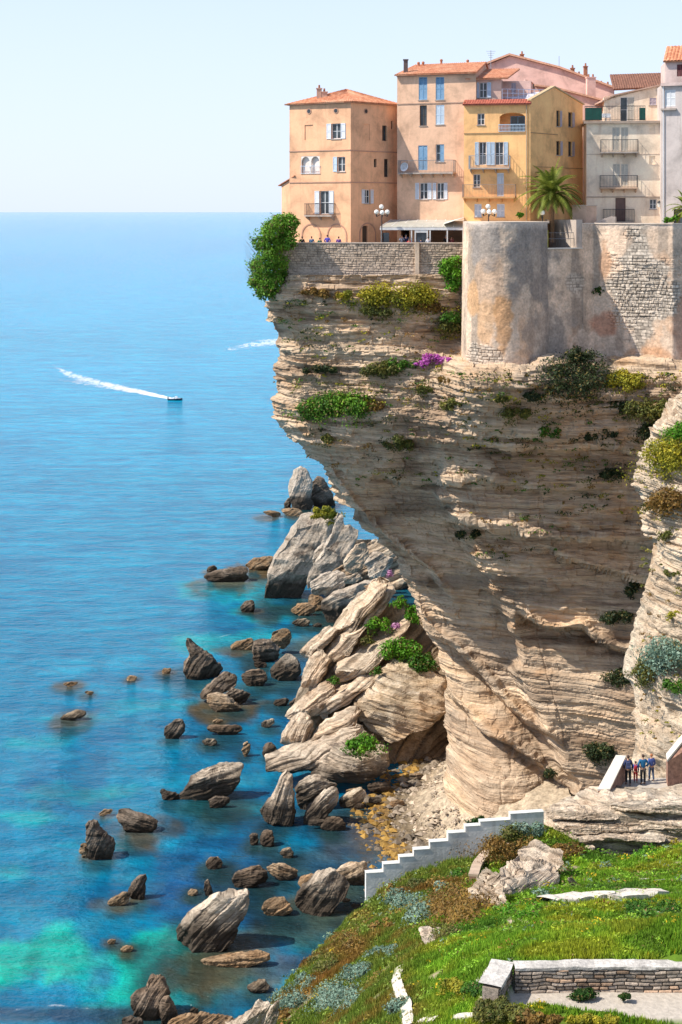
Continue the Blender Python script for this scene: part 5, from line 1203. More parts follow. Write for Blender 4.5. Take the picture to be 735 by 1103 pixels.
# ------------------------------------------------------------------ people
def skin_mesh(name, pts, edges, rads, root_i=0, sub=1):
    me = bpy.data.meshes.new(name); me.from_pydata(pts, edges, []); me.update()
    o = bpy.data.objects.new(name, me); COL.objects.link(o)
    md = o.modifiers.new('skin', 'SKIN'); sv = me.skin_vertices[0].data
    for i, r in enumerate(rads): sv[i].radius = (r, r) if not isinstance(r, tuple) else r
    for i in range(len(pts)): sv[i].use_root = (i == root_i)
    s = o.modifiers.new('sub', 'SUBSURF'); s.levels = sub; s.render_levels = sub
    dg = bpy.context.evaluated_depsgraph_get(); out = bpy.data.meshes.new_from_object(o.evaluated_get(dg))
    bpy.data.objects.remove(o); bpy.data.meshes.remove(me); out.name = name
    return out
def person(x, y, z, head, h, top, legs, hair, label, group, pose='stand', sleeve=True, bag=None, skirt=False):
    """head = facing angle in degrees (0 faces the camera, 180 faces away)"""
    root = empty('person', (x, y, z), label, 'person', group); root.rotation_euler = (0, 0, rad(head)); k = h/1.72
    st = .05 if pose in ('walk',) else 0
    ar = {'stand': ((.235, .02, 1.13), (.235, -.07, .90)), 'walk': ((.24, .05, 1.13), (.23, -.10, .93)), 'lean': ((.25, -.08, 1.16), (.17, -.33, 1.06)), 'photo': ((.24, -.14, 1.22), (.09, -.27, 1.47)), 'hips': ((.31, .05, 1.17), (.17, -.06, 1.02))}[pose]
    def arm(s):
        e, w_ = ar; e = Vector((e[0]*s, e[1], e[2])); w_ = Vector((w_[0]*s, w_[1], w_[2])); return e, w_
    J = [(0, 0, .95), (0, .01, 1.14), (0, 0, 1.34), (0, 0, 1.46), (0, 0, 1.53), (0, -.012, 1.59), (0, -.005, 1.665)]
    R = [(.145, .105), (.125, .09), (.155, .10), .055, .052, (.078, .09), (.074, .085)]; E = [(0, 1), (1, 2), (2, 3), (3, 4), (4, 5), (5, 6)]
    J.append((0, -.105, 1.60)); R.append(.014); E.append((5, 7))      # nose
    jk = [(0, 0, .90), (0, .01, 1.14), (0, 0, 1.34), (0, 0, 1.45)]; jr = [(.165, .125), (.15, .115), (.175, .125), .07]; je = [(0, 1), (1, 2), (2, 3)]
    tk = [(0, 0, .97)]; tr = [(.155, .115)]; te = []
    for s in (-1, 1):
        e, w_ = arm(s); b = len(J); d = (w_-e).normalized()
        J += [(s*.17, 0, 1.42), tuple(e), tuple(w_), tuple(w_+d*.08)]; R += [.056, .042, .028, (.036, .022)]; E += [(2, b), (b, b+1), (b+1, b+2), (b+2, b+3)]
        sd = d.cross(Vector((0, 1, 0.2))).normalized()
        for q, L in ((-.024, .062), (-.008, .075), (.009, .07), (.025, .055)):
            i = len(J); p0 = w_+d*.10+sd*q; p1 = p0+d*L+Vector((0, -.015, 0)); J += [tuple(p0), tuple(p1)]; R += [.010, .008]; E += [(b+3, i), (i, i+1)]
        i = len(J); J += [tuple(w_+d*.05-sd*.045)]; R += [.010]; E += [(b+2, i)]
        c = len(jk); jk += [(s*.175, 0, 1.415), tuple(e), tuple(w_-d*.02)]; jr += [.075, .058, .046]; je += [(2, c), (c, c+1), (c+1, c+2)]
        b = len(J); fy = -s*.10 if pose == 'walk' else 0
        J += [(s*.09, 0, .88), (s*.10, fy*.6-.02, .49), (s*.10, fy+.02, .08), (s*.115, fy-.13, .035)]; R += [.088, .058, .04, .035]; E += [(0, b), (b, b+1), (b+1, b+2), (b+2, b+3)]
        c = len(tk); tk += [(s*.092, 0, .86), (s*.10, fy*.6-.02, .49), (s*.10, fy+.02, .10)]; tr += [.105, .075, .062]; te += [(0, c), (c, c+1), (c+1, c+2)]
    sc_ = lambda L: [tuple(Vector(p)*k) for p in L]; sr = lambda L: [tuple(a*k for a in r) if isinstance(r, tuple) else r*k for r in L]
    def put(me, mat, par=root, sm=True):
        me.materials.append(mat); me.polygons.foreach_set('use_smooth', [sm]*len(me.polygons)); o = bpy.data.objects.new(me.name, me); COL.objects.link(o); o.parent = par; return o
    SK = plain('skin', (.50, .28, .19), .6, var=.06)
    body = put(skin_mesh('body', sc_(J), E, sr(R)), SK)
    put(skin_mesh('jacket', sc_(jk), je, sr(jr)), plain('cloth_'+top[0], top[1], .85))
    put(skin_mesh('trousers', sc_(tk), te, sr(tr)), plain('cloth_'+legs[0], legs[1], .85))
    for s in (-1, 1):
        fy = -s*.10 if pose == 'walk' else 0
        m = MB(); m.ball((s*.105*k, (fy-.05)*k, .045*k), .06*k, 10, 6, (.8, 2.0, .75)); o = m.build('shoe', plain('shoe', (.05, .04, .04), .6), None, smooth=True); o.parent = root
        m = MB(); m.ball((s*.033*k, -.088*k, 1.625*k), .011*k, 6, 4); o = m.build('eye', plain('eye', (.03, .02, .02), .3)); o.parent = root
    m = MB(); n = len(m.v); m.ball((0, .018*k, 1.665*k), .098*k, 14, 9, (.92, 1.0, .98)); 
    m.v = [(a, max(b, -.075*k) if c_ < 1.68*k else b, max(c_, 1.60*k)) for a, b, c_ in m.v]; o = m.build('hair', plain('hair_'+hair[0], hair[1], .8), None, smooth=True); o.parent = root
    if bag:
        m = MB(); mm = m
        pts = [(-.15, .13, 1.02), (.15, .13, 1.02), (.15, .30, 1.04), (-.15, .30, 1.04), (-.12, .12, 1.42), (.12, .12, 1.42), (.10, .24, 1.40), (-.10, .24, 1.40)]
        R_ = root.matrix_basis; ca, sa = math.cos(rad(head)), math.sin(rad(head))
        W_ = lambda p: (x+(p[0]*ca-p[1]*sa)*k, y+(p[0]*sa+p[1]*ca)*k, z+p[2]*k)
        bg = empty('backpack', W_((0, .2, 1.2)), bag[2], 'backpack')
        m.box8([W_(p) for p in pts]); m.box8([W_(p) for p in [(-.11, .301, 1.06), (.11, .301, 1.06), (.11, .36, 1.08), (-.11, .36, 1.08), (-.10, .29, 1.22), (.10, .29, 1.22), (.09, .33, 1.21), (-.09, .33, 1.21)]]); b_ = m.build('pack', plain('bag_'+bag[0], bag[1], .8), bg)
        bv_ = b_.modifiers.new('bevel', 'BEVEL'); bv_.width = .03; bv_.segments = 2
        for s in (-1, 1): m = MB(); m.tube(W_((s*.09, .13, 1.40)), W_((s*.10, -.02, 1.49)), .02, seg=5); m.tube(W_((s*.10, -.02, 1.49)), W_((s*.11, -.13, 1.30)), .02, seg=5); m.build('strap', plain('bag_'+bag[0], bag[1]), bg)
    return root
NAVY = ('navy', (.02, .03, .09)); BLK = ('black', (.015, .015, .018)); TEAL = ('teal', (.01, .12, .26)); BLUE = ('blue', (.02, .10, .38)); RED = ('red', (.45, .02, .03))
BRN = ('brown', (.06, .03, .02)); GRN = ('green', (.03, .16, .09)); PUR = ('purple', (.14, .05, .30)); WHT = ('white', (.65, .65, .68)); JEAN = ('denim', (.06, .09, .16)); GING = ('ginger', (.36, .12, .04)); GRY = ('grey', (.22, .23, .28))
WALK = 'walkers on the stair landing'
def at_land(px, py): Y = F*(H-28.05)/(py-HY); return ((px-CX)*Y/F, Y, 28.05)
person(*at_land(677, 845.8), 176, 1.74, NAVY, BLK, BRN, 'walker in a navy jacket and black trousers with a pack, beside the sloping parapet', WALK, 'walk', bag=('navy', (.03, .04, .10), 'dark navy backpack worn by the walker next to the sloping parapet'))
person(*at_land(693, 845.2), 190, 1.76, TEAL, BLK, BRN, 'walker in a teal blue jacket and black trousers in the middle of the landing', WALK, 'hips')
person(*at_land(685, 843), 170, 1.25, BLUE, RED, BRN, 'child in a blue jacket and red trousers between the two taller walkers', WALK, 'stand', bag=('red', (.42, .02, .03), 'red backpack worn by the child in a blue jacket'))
person(*at_land(702, 841.5), 200, 1.60, ('slate', (.06, .10, .30)), JEAN, GING, 'ginger haired walker in a slate blue top, behind the teal jacket', WALK, 'walk')
TER = 'people standing behind the terrace wall'
def at_ter(px, Y=148.0): return ((px-CX)*Y/F, Y, Z0)
person(*at_ter(325.6), 185, 1.60, BLK, JEAN, ('black', (.01, .01, .01)), 'person in black behind the terrace wall, nearest the cliff edge tree', TER, 'lean')
person(*at_ter(335.8), 170, 1.62, ('steel', (.03, .12, .25)), JEAN, BRN, 'person in a steel blue top below the left blind arch', TER, 'lean')
person(*at_ter(344.6), 200, 1.48, GRN, JEAN, BRN, 'shorter person in green between the two blind arches', TER, 'lean')
person(*at_ter(352.9), 160, 1.76, ('indigo', (.06, .05, .35)), JEAN, BRN, 'tall person in indigo behind the terrace wall', TER, 'hips')
person(*at_ter(365), 185, 1.60, PUR, JEAN, BRN, 'person in bright purple below the right blind arch', TER, 'lean')
person(*at_ter(433, 148.0), 0, 1.74, GRY, BLK, BRN, 'person in grey drinking under the left bay of the cafe canopy', TER, 'photo')
person(*at_ter(437.5, 148.2), 10, 1.84, NAVY, BLK, ('black', (.01, .01, .01)), 'tall person in navy under the left bay of the cafe canopy', TER, 'hips')
person(*at_ter(440.8, 147.6), 0, 1.40, RED, BLK, BRN, 'small person in red under the left bay of the cafe canopy', TER, 'stand')
person(*at_ter(453.5, 147.7), 180, 1.40, NAVY, BLK, ('black', (.01, .01, .01)), 'person in navy before the middle glass bay of the cafe', TER, 'stand')
person(*at_ter(461.5, 147.6), 185, 1.58, WHT, JEAN, ('black', (.01, .01, .01)), 'dark haired person in a white shirt by the canopy post', TER, 'lean')
person(*at_ter(480.5, 148.9), 10, 1.70, BLK, BLK, ('grey', (.35, .33, .30)), 'grey haired person in black inside the right bay of the cafe', TER, 'photo')
person(*at_ter(486.5, 148.9), 350, 1.60, ('wine', (.18, .04, .05)), BLK, BRN, 'person in wine red inside the right bay of the cafe', TER, 'stand')
ROCKS = []
# ------------------------------------------------------------------ rocks: every one a solid of its own
RK_PALE = rock_mat('rock_pale', (0.62, 0.52, 0.405), (0.42, 0.335, 0.25), (0.13, 0.10, 0.08), tilt=0.75, freq=1.4, flat=0.16, stain=0.3, orange=0.18, wetz=1.5)
RK_GREY = rock_mat('rock_grey', (0.62, 0.53, 0.43), (0.47, 0.385, 0.30), (0.18, 0.14, 0.11), tilt=0.4, freq=0.7, flat=0.5, stain=0.3, orange=0.12, wetz=2.0)
RK_TALUS = rock_mat('rock_talus', (0.70, 0.58, 0.44), (0.50, 0.38, 0.27), (0.17, 0.12, 0.085), tilt=0.80, freq=1.5, flat=0.10, stain=0.3, orange=0.35, wet=True)
RK_DARK = rock_mat('rock_dark', (0.30, 0.235, 0.18), (0.15, 0.115, 0.085), (0.04, 0.03, 0.024), tilt=0.6, freq=1.6, flat=0.2, stain=0.5, orange=0.25, wetz=.2)
RK_BROWN = rock_mat('rock_brown', (0.42, 0.31, 0.20), (0.24, 0.155, 0.085), (0.07, 0.045, 0.028), tilt=0.1, freq=1.5, flat=0.35, stain=0.3, orange=0.5, wet=False)
RK_GOLD = rock_mat('rock_gold', (0.66, 0.55, 0.42), (0.50, 0.38, 0.25), (0.16, 0.11, 0.07), tilt=0.15, freq=1.8, flat=0.2, stain=0.25, orange=0.55)
BED = rock_mat('bedded_outcrop', (0.74, 0.63, 0.49), (0.56, 0.44, 0.32), (0.22, 0.155, 0.11), freq=3.2, wet=False, flat=0.16, stain=0.2, orange=0.25, bstr=0.7)
def conv(tag_):
    k, ox, oy = {'c5': (2.625, 260, 480), 'b7': (3.196, 170, 640), 'c8': (2.534, 130, 860), 'a7': (2.488, 0, 660), 'g7': (3.341, 220, 480), 'c4': (2.07, 380, 820), 'px': (1, 0, 0)}[tag_]
    return lambda p: (ox+p[0]/k, oy+p[1]/k)
def rock(tg, pts, label, mat=RK_DARK, Y=None, depth=0.75, bed=35, seed=0, rough=1.0, group=None, Yf=None, sharp=4.0, sink=0.5, base=None, name='rock', cat='rock', bedamp=1.0, kind=None, bedT=None, cuts=9, grow=1.05):
    bedamp = bedamp*1.5
    """outline read off the photograph -> a solid boulder at its own distance with real thickness"""
    c = conv(tg); q = np.array([c(p) for p in pts], float); q = q.mean(0)+(q-q.mean(0))*grow
    by = c((0, base))[1] if base is not None else q[:, 1].max()
    water = Y is None and Yf is None
    if water or base is not None:
        hw0 = min(np.ptp(q[:, 0]), np.ptp(q[:, 1]))/2*(Ysea(by)/F); T0 = hw0*depth
        if water: Y = Ysea(by, 0.0)+T0*0.75
    cx = (q[:, 0].min()+q[:, 0].max())/2*.5+q[:, 0].mean()*.5; cy = (q[:, 1].min()+q[:, 1].max())/2*.5+q[:, 1].mean()*.5
    size = max(np.ptp(q[:, 0]), np.ptp(q[:, 1])); nth = int(np.clip(size*2.4, 40, 300)); nr = int(np.clip(size*0.55, 10, 60))
    th = np.linspace(0, 2*np.pi, nth, endpoint=False); rr = np.zeros(nth)
    for i, t in enumerate(th):
        d = np.array([math.cos(t), math.sin(t)]); best = 0
        for a, b in zip(q, np.roll(q, -1, 0)):
            e = b-a; den = d[0]*e[1]-d[1]*e[0]
            if abs(den) < 1e-9: continue
            w_ = a-np.array([cx, cy]); s_ = (w_[0]*e[1]-w_[1]*e[0])/den; u = (w_[0]*d[1]-w_[1]*d[0])/den
            if s_ > 0 and -1e-6 <= u <= 1+1e-6: best = max(best, s_)
        rr[i] = best
    k_ = np.array([.25, .5, .25]); rr = np.convolve(np.concatenate([rr[-1:], rr, rr[:1]]), k_, 'valid')
    Yc = Y if Yf is None else None
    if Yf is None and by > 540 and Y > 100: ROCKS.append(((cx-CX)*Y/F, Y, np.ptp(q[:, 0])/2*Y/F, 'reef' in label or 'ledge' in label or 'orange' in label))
    Yref = Y if Y is not None else float(Yf(cx, cy))
    s = F/Yref
    # profile rings front -> back
    t = np.linspace(0, 1, nr+1)[1:]; rads = np.sin(t*np.pi/2)
    prof = (1-rads**sharp)**(1/2.0)
    halfw = min(np.ptp(q[:, 0]), np.ptp(q[:, 1]))/2/s; T = halfw*2*depth/2
    def lay(rad_, h_):
        PX = cx+np.outer(rad_, rr*np.cos(th)); PY = cy+np.outer(rad_, rr*np.sin(th))
        YY = (Yref if Yf is None else Yf(PX, PY)); 
        X = (PX-CX)*YY/F; Z = H-(PY-HY)*YY/F; return np.stack([X, YY-h_[:, None]*T+0*PX, Z], -1)
    front = lay(rads, prof); back = lay(rads[:-1][::-1], -prof[:-1][::-1])
    ctr = lay(np.array([0.0]), np.array([1.0]))[:, :1]; ctb = lay(np.array([0.0]), np.array([-1.0]))[:, :1]
    W = np.concatenate([np.repeat(ctr, nth, 1), front, back, np.repeat(ctb, nth, 1)], 0)
    if water or base is not None:      # carry the foot below the water
        zmin = W[..., 2].min(); lowm = sstep(1.0, 0.0, (W[..., 2]-zmin)/(np.ptp(W[..., 2])+1e-6)/0.16); W[..., 2] -= lowm*(sink*halfw+.3)
    # broad flat facets: cut the lump by planes that face the viewer's side and upwards
    rs = np.random.RandomState(seed*31+7); G1 = W.mean((0, 1)); hs = np.array([np.ptp(W[..., 0]), np.ptp(W[..., 1]), np.ptp(W[..., 2])])/2
    for k in range(cuts):
        pn_ = rs.normal(size=3)*np.array([.55, .4, .55])+np.array([0, -1.0 if k % 4 else 1.0, .12]); pn_ /= np.linalg.norm(pn_); m_ = pn_/hs; m_ /= np.linalg.norm(m_)
        u_ = ((W-G1)/hs)@pn_; lim = rs.uniform(.58, .84); ex = np.clip(u_-lim, 0, None); W = W-(ex*.93)[..., None]*pn_*hs
    # displacement along a rough normal
    G0 = W.mean((0, 1)); dr = np.gradient(W, axis=0); dc = (np.roll(W, -1, 1)-np.roll(W, 1, 1)); n = np.cross(dr, dc); ln = np.linalg.norm(n, axis=-1, keepdims=True)
    out = W-G0; n = np.where((np.sum(n*out, -1, keepdims=True) < 0), -n, n); n = np.where(ln > 1e-7, n/(ln+1e-12), out/(np.linalg.norm(out, axis=-1, keepdims=True)+1e-9))
    X, Y_, Z = W[..., 0], W[..., 1], W[..., 2]; a = rad(bed); sd = seed*13.7
    bb = -X*math.sin(a)+Z*math.cos(a)+0.25*Y_+0.25*halfw*fbm(X/halfw*.7, Y_/halfw*.7, Z/halfw*.7+sd, 3, 3); L = X*math.cos(a)+Z*math.sin(a)
    u = 1/halfw; bt = bedT or max(0.22, halfw*0.16)
    d = halfw*0.10*fbm(X*u*1.1+sd, Y_*u*1.1, Z*u*1.1, 4, 1)*rough
    # chipped planes
    v = vnoise(X*u*2.2+sd, Y_*u*2.2, Z*u*2.2, 7); d = d-halfw*0.10*np.abs(v)*rough
    d = d+bedamp*(0.22*bt*3*strata(bb/(bt*2.2), L*u*.8, 4+seed % 7)*.35+0.26*bt*strata(bb/(bt*.9), L*u*1.4, 8)+0.10*bt*strata(bb/(bt*.35), L*u*2.2, 5))
    d = d+halfw*0.03*fbm(X*u*6, Y_*u*6, Z*u*6+sd, 3, 9)
    d[0] = d[0].mean(); d[-1] = d[-1].mean()
    W = W+n*d[..., None]
    l1 = np.floor(bb/(bt*.9)); l2 = np.floor(bb/(bt*.35)); lc = 0.62+0.38*rnd(l1, 0*l1, seed)+0.34*(rnd(l2, 0*l2, seed+2)-.5)+.15*vnoise(L*u*3, l2, seed, 3)
    fr2 = bb/(bt*.9)-l1; lc = lc*(1-.45*np.exp(-(np.minimum(fr2, 1-fr2)/.07)**2))
    nrow = W.shape[0]; V = W.reshape(-1, 3); fc = grid_faces(nrow, nth, wrap=True)
    fc = fc[nth:-nth]
    V = V.copy(); i0 = 0; tri0 = np.stack([np.zeros(nth, int), nth+np.arange(nth), nth+(np.arange(nth)+1) % nth, np.zeros(nth, int)], -1)
    lastc = (nrow-1)*nth; pr = (nrow-2)*nth
    tri1 = np.stack([np.full(nth, lastc), pr+(np.arange(nth)+1) % nth, pr+np.arange(nth), np.full(nth, lastc)], -1)
    me = bpy.data.meshes.new(name)
    faces = [tuple(x) for x in fc[:, ::-1]]+[tuple(x[:3]) for x in tri0]+[tuple(x[:3]) for x in tri1]
    used = np.unique(np.concatenate([fc.ravel(), tri0.ravel(), tri1.ravel()])); mp = np.full(len(V), -1); mp[used] = np.arange(len(used))
    me.from_pydata(V[used].tolist(), [], [tuple(int(mp[i]) for i in f_) for f_ in faces]); me.update(); me.materials.append(mat)
    ca = me.color_attributes.new('Col', 'FLOAT_COLOR', 'POINT'); lv = lc.reshape(-1)[used]; lv = np.clip(1+(lv-.8)*min(1.4, bedamp), .3, 1.4); ca.data.foreach_set('color', np.stack([lv, lv, lv, np.ones_like(lv)], -1).astype(np.float32).ravel())
    bm_ = None
    import bmesh
    bm_ = bmesh.new(); bm_.from_mesh(me); bmesh.ops.recalc_face_normals(bm_, faces=bm_.faces); bm_.to_mesh(me); bm_.free()
    o = link(name, me); tag(o, label, cat, group, kind)
    return o
SEA = 'rocks standing in the sea'; FAR = 'great slabs at the far foot of the cliff'; TAL = 'tilted slabs of the fallen rock pile'; LOW = 'low reefs awash'
# far stack and slabs
rock('c5', [(138, 95), (148, 70), (165, 58), (188, 68), (199, 100), (198, 140), (190, 175), (150, 182), (136, 150), (133, 120)], 'tall rounded grey stack, farthest rock beside the cliff', RK_GREY, seed=1, depth=.9, bed=70, group=FAR, base=183, bedamp=.5)
rock('c5', [(196, 110), (215, 85), (235, 95), (262, 150), (268, 185), (215, 180), (190, 150)], 'dark rock behind the tall rounded stack', RK_DARK, seed=2, group=FAR, Y=322, base=185)
rock('c5', [(120, 160), (135, 146), (142, 165), (140, 178), (122, 176)], 'small dark rock at the foot of the tall rounded stack', RK_DARK, seed=3, group=SEA)
rock('c5', [(165, 150), (190, 148), (206, 160), (200, 178), (170, 182), (160, 170)], 'grey boulder in front of the tall rounded stack', RK_GREY, seed=31, group=SEA)
rock('c5', [(57, 187), (80, 183), (110, 188), (112, 198), (95, 203), (75, 196)], 'low brown reef just left of the far stack', RK_BROWN, seed=4, group=LOW, depth=1.5)
rock('c5', [(110, 180), (150, 176), (180, 186), (175, 200), (130, 198)], 'flat brown reef below the far stack', RK_BROWN, seed=5, group=LOW, depth=1.5)
rock('c5', [(168, 205), (205, 186), (245, 188), (268, 194), (268, 232), (243, 290), (195, 372), (152, 426), (112, 434), (68, 416), (76, 358), (102, 300), (140, 245)], 'huge pale leaning slab with a grassy top and dark foot', RK_GREY, Y=246, seed=6, depth=.55, bed=58, group=FAR, base=434, bedamp=.45, sharp=6)
rock('c5', [(262, 240), (266, 195), (284, 193), (292, 225), (332, 240), (322, 262), (290, 330), (255, 352), (205, 392), (168, 405), (182, 368), (228, 300)], 'second pale leaning slab behind the huge grassy one', RK_GREY, Y=238, seed=7, depth=.4, bed=52, group=FAR, bedamp=.45, sharp=5)
rock('c5', [(208, 300), (232, 275), (245, 285), (236, 320), (212, 345), (200, 330)], 'small pale block wedged between the two leaning slabs', RK_GREY, Y=240, seed=8, group=FAR)
rock('c5', [(290, 330), (325, 278), (350, 275), (362, 300), (355, 335), (320, 362), (292, 352)], 'rounded brown grey boulder above the pale slabs', RK_TALUS, Y=226, seed=9, group=FAR, bed=45)
rock('c5', [(195, 388), (230, 362), (288, 352), (298, 372), (290, 402), (240, 425), (205, 420)], 'pale boulder lying across the second slab', RK_GREY, Y=232, seed=10, group=FAR)
rock('c5', [(228, 440), (262, 412), (300, 398), (350, 382), (380, 385), (372, 420), (330, 455), (305, 484), (262, 488), (230, 472)], 'broad grey boulder at the water below the far slabs', RK_GREY, Y=231, seed=11, group=FAR, base=486, bed=20, bedamp=.4)
rock('c5', [(290, 372), (330, 360), (345, 376), (318, 390), (292, 392)], 'small cream block resting on the broad grey boulder', RK_PALE, Y=229, seed=12, group=FAR)
rock('c5', [(352, 330), (375, 300), (400, 308), (432, 318), (428, 345), (395, 372), (360, 372)], 'pale boulder under the cliff overhang, above the slab crest', RK_GREY, Y=212, seed=13, group=FAR)
rock('c5', [(186, 425), (215, 418), (236, 435), (240, 462), (215, 468), (190, 450)], 'brown boulder between the grassy slab and the broad grey boulder', RK_BROWN, seed=14, group=SEA)
rock('c5', [(10, 340), (35, 318), (88, 315), (84, 345), (68, 354), (30, 352)], 'brown reef pressed against the grassy slab', RK_BROWN, seed=15, group=LOW, depth=1.4)
rock('c5', [(292, 262), (330, 236), (372, 268), (430, 290), (560, 360), (560, 450), (400, 500), (300, 490), (215, 450), (220, 380)], 'broad brown grey rock shoulder behind the far boulders, reaching the cliff', RK_TALUS, Y=252, seed=17, depth=.3, bed=30, group=FAR, sharp=5)
# the talus: a hidden mass of soil and rubble that carries the slabs
def talY(px, py): return 166+(870-py)*0.068+(px-370)*0.01
rock('c5', [(420, 350), (500, 370), (600, 450), (680, 560), (700, 700), (680, 820), (590, 900), (520, 925), (400, 905), (300, 870), (190, 850), (150, 790), (180, 690), (230, 590), (300, 480), (370, 400)], 'brown earth and rubble slope with green tufts between the tilted slabs', rock_mat('talus_soil', (0.46, .37, .27), (.32, .24, .16), (.13, .10, .07), tilt=.8, freq=1.2, flat=.4, wet=False, orange=.3), Yf=lambda a, b: talY(a, b)+5.0, seed=16, depth=.35, name='talus_slope', kind='structure', cat='slope', bed=50)
def tal(pts, label, seed, dy=0, mat=RK_TALUS, depth=.5, bed=48, base=None, bedamp=1.2, sharp=4, Yf=None):
    return rock('c5', pts, label, mat, Yf=Yf or (lambda a, b: talY(a, b)+dy), seed=seed, depth=depth, bed=bed, group=TAL, bedamp=bedamp, sharp=sharp, base=base, grow=1.16, cuts=6)
tal([(402, 352), (425, 358), (418, 385), (345, 470), (285, 560), (246, 600), (238, 560), (290, 490), (360, 400)], 'longest pale slab, running up to the crest of the rock pile', 21, dy=2.5, depth=.9)
tal([(400, 412), (420, 420), (345, 500), (290, 580), (240, 640), (225, 620), (262, 560), (330, 480)], 'narrow pale slab with green tufts just under the crest slab', 33, dy=3.2, depth=.9)
tal([(262, 498), (277, 503), (262, 530), (220, 582), (180, 615), (172, 590), (210, 548)], 'leaning tan slab at the upper left of the rock pile', 22, dy=3, depth=.9)
tal([(228, 570), (250, 590), (235, 640), (196, 692), (174, 680), (176, 640), (196, 604)], 'cream slab standing below the leaning tan slab', 23, dy=1.5, depth=.8, bed=60)
tal([(470, 490), (468, 512), (430, 560), (392, 600), (352, 625), (300, 662), (270, 702), (266, 668), (288, 622), (335, 588), (400, 540)], 'long pale slab across the middle of the rock pile, above the big block', 24, dy=1, depth=.8, bed=36)
tal([(420, 600), (400, 648), (352, 672), (300, 716), (240, 765), (215, 760), (250, 708), (300, 672), (350, 636)], 'grooved slab under the long middle slab', 25, dy=0.5, depth=.8, bed=38)
tal([(262, 655), (270, 705), (235, 740), (190, 772), (150, 778), (128, 762), (180, 720), (222, 680)], 'brown edged slab on the seaward flank of the rock pile', 26, dy=1, depth=.8, bed=42)
tal([(338, 722), (372, 672), (400, 640), (440, 608), (478, 600), (528, 612), (568, 650), (582, 692), (574, 735), (520, 790), (470, 815), (424, 828), (385, 795), (352, 768)], 'biggest block of the rock pile, tan with an orange underside', 27, dy=-1.0, mat=RK_GOLD, depth=.6, bed=-16, sharp=5, bedamp=1.0)
tal([(400, 832), (450, 822), (520, 795), (582, 742), (590, 840), (572, 900), (520, 928), (450, 925), (405, 892)], 'shaded brown block beneath the biggest block', 28, dy=4, mat=RK_BROWN, depth=.6, bed=30)
tal([(110, 850), (122, 812), (145, 778), (180, 754), (198, 765), (200, 800), (190, 835), (150, 856), (122, 858)], 'fan shaped cream slab at the water edge of the rock pile', 29, dy=-1.5, bed=65, depth=.7)
tal([(198, 832), (222, 800), (262, 772), (322, 732), (330, 750), (322, 785), (285, 818), (240, 840), (205, 845)], 'blocky cream slab in front of the grooved slabs', 30, dy=-2, bed=28, depth=.8)
tal([(82, 882), (130, 862), (200, 845), (270, 806), (332, 780), (338, 806), (290, 842), (242, 872), (205, 920), (150, 935), (92, 940), (84, 915)], 'long low slab with a dark wet end beside the fan shaped one', 35, dy=-3.5, bed=24, depth=.8, mat=RK_PALE)
tal([(212, 905), (232, 868), (300, 825), (360, 832), (395, 855), (408, 905), (392, 926), (335, 944), (262, 948), (218, 935)], 'cream boulder carrying a green bush, front of the rock pile', 36, dy=-5, bed=-12, depth=.8, mat=RK_PALE)
# rocks below the pile
rock('c5', [(55, 1030), (92, 985), (112, 935), (128, 918), (142, 935), (150, 985), (152, 1040), (146, 1072), (120, 1084), (60, 1050)], 'pale grooved spire at the foot of the rock pile', RK_PALE, seed=41, bed=72, group=SEA, base=1078, depth=.8)
rock('c5', [(152, 968), (170, 945), (210, 935), (262, 945), (270, 965), (225, 1000), (175, 1020), (158, 1005)], 'upper cream block right of the grooved spire', RK_PALE, seed=42, bed=30, group=SEA, base=1035)
rock('c5', [(172, 1066), (185, 1030), (225, 985), (262, 958), (278, 975), (272, 1005), (245, 1045), (215, 1072), (185, 1078)], 'leaning ridged slab right of the grooved spire', RK_PALE, seed=43, bed=45, group=SEA)
rock('c5', [(268, 1003), (300, 982), (342, 970), (352, 982), (342, 1010), (315, 1028), (280, 1022)], 'tan block on the edge of the amber shingle', RK_GOLD, seed=44, group=SEA)
rock('c5', [(224, 1064), (240, 1052), (282, 1054), (296, 1068), (292, 1084), (250, 1090), (228, 1082)], 'flat dark stone below the leaning ridged slab', RK_DARK, seed=45, group=SEA)
# near shore cluster
rock('b7', [(95, 152), (102, 150), (122, 170), (150, 190), (190, 214), (215, 245), (222, 262), (205, 286), (150, 292), (98, 282), (86, 262), (92, 232), (112, 205), (108, 178)], 'dark horn shaped rock with a curled tip, alone in the bay', RK_DARK, seed=46, bed=60, group=SEA)
rock('b7', [(142, 350), (160, 322), (195, 292), (240, 262), (264, 266), (272, 290), (268, 318), (230, 338), (185, 352), (155, 362)], 'dark wedge leaning over a cream ledge below the horn rock', RK_DARK, seed=47, bed=42, group=SEA, Y=Ysea(640+372/3.196))
rock('b7', [(165, 352), (198, 340), (235, 348), (265, 372), (290, 388), (270, 402), (205, 406), (178, 385)], 'cream ledge beneath the leaning dark wedge', RK_GOLD, seed=48, bed=0, group=SEA)
rock('b7', [(236, 338), (258, 322), (320, 324), (322, 342), (302, 368), (285, 378), (246, 362)], 'square dark block resting on the cream ledge', RK_DARK, seed=49, group=SEA, Y=Ysea(640+380/3.196))
rock('b7', [(288, 276), (318, 260), (350, 258), (372, 268), (378, 298), (352, 318), (302, 310), (290, 296)], 'rounded layered dark boulder right of the leaning wedge', RK_DARK, seed=50, bed=5, group=SEA)
rock('b7', [(325, 190), (330, 164), (350, 158), (385, 158), (418, 190), (412, 222), (375, 236), (345, 236), (328, 222)], 'dark block of the pair in front of the shore', RK_DARK, seed=51, bed=10, group=SEA)
rock('b7', [(388, 158), (396, 128), (426, 117), (452, 126), (461, 142), (455, 168), (435, 190), (410, 184)], 'brown rounded block behind the dark pair', RK_BROWN, seed=52, group=SEA, Y=Ysea(640+205/3.196))
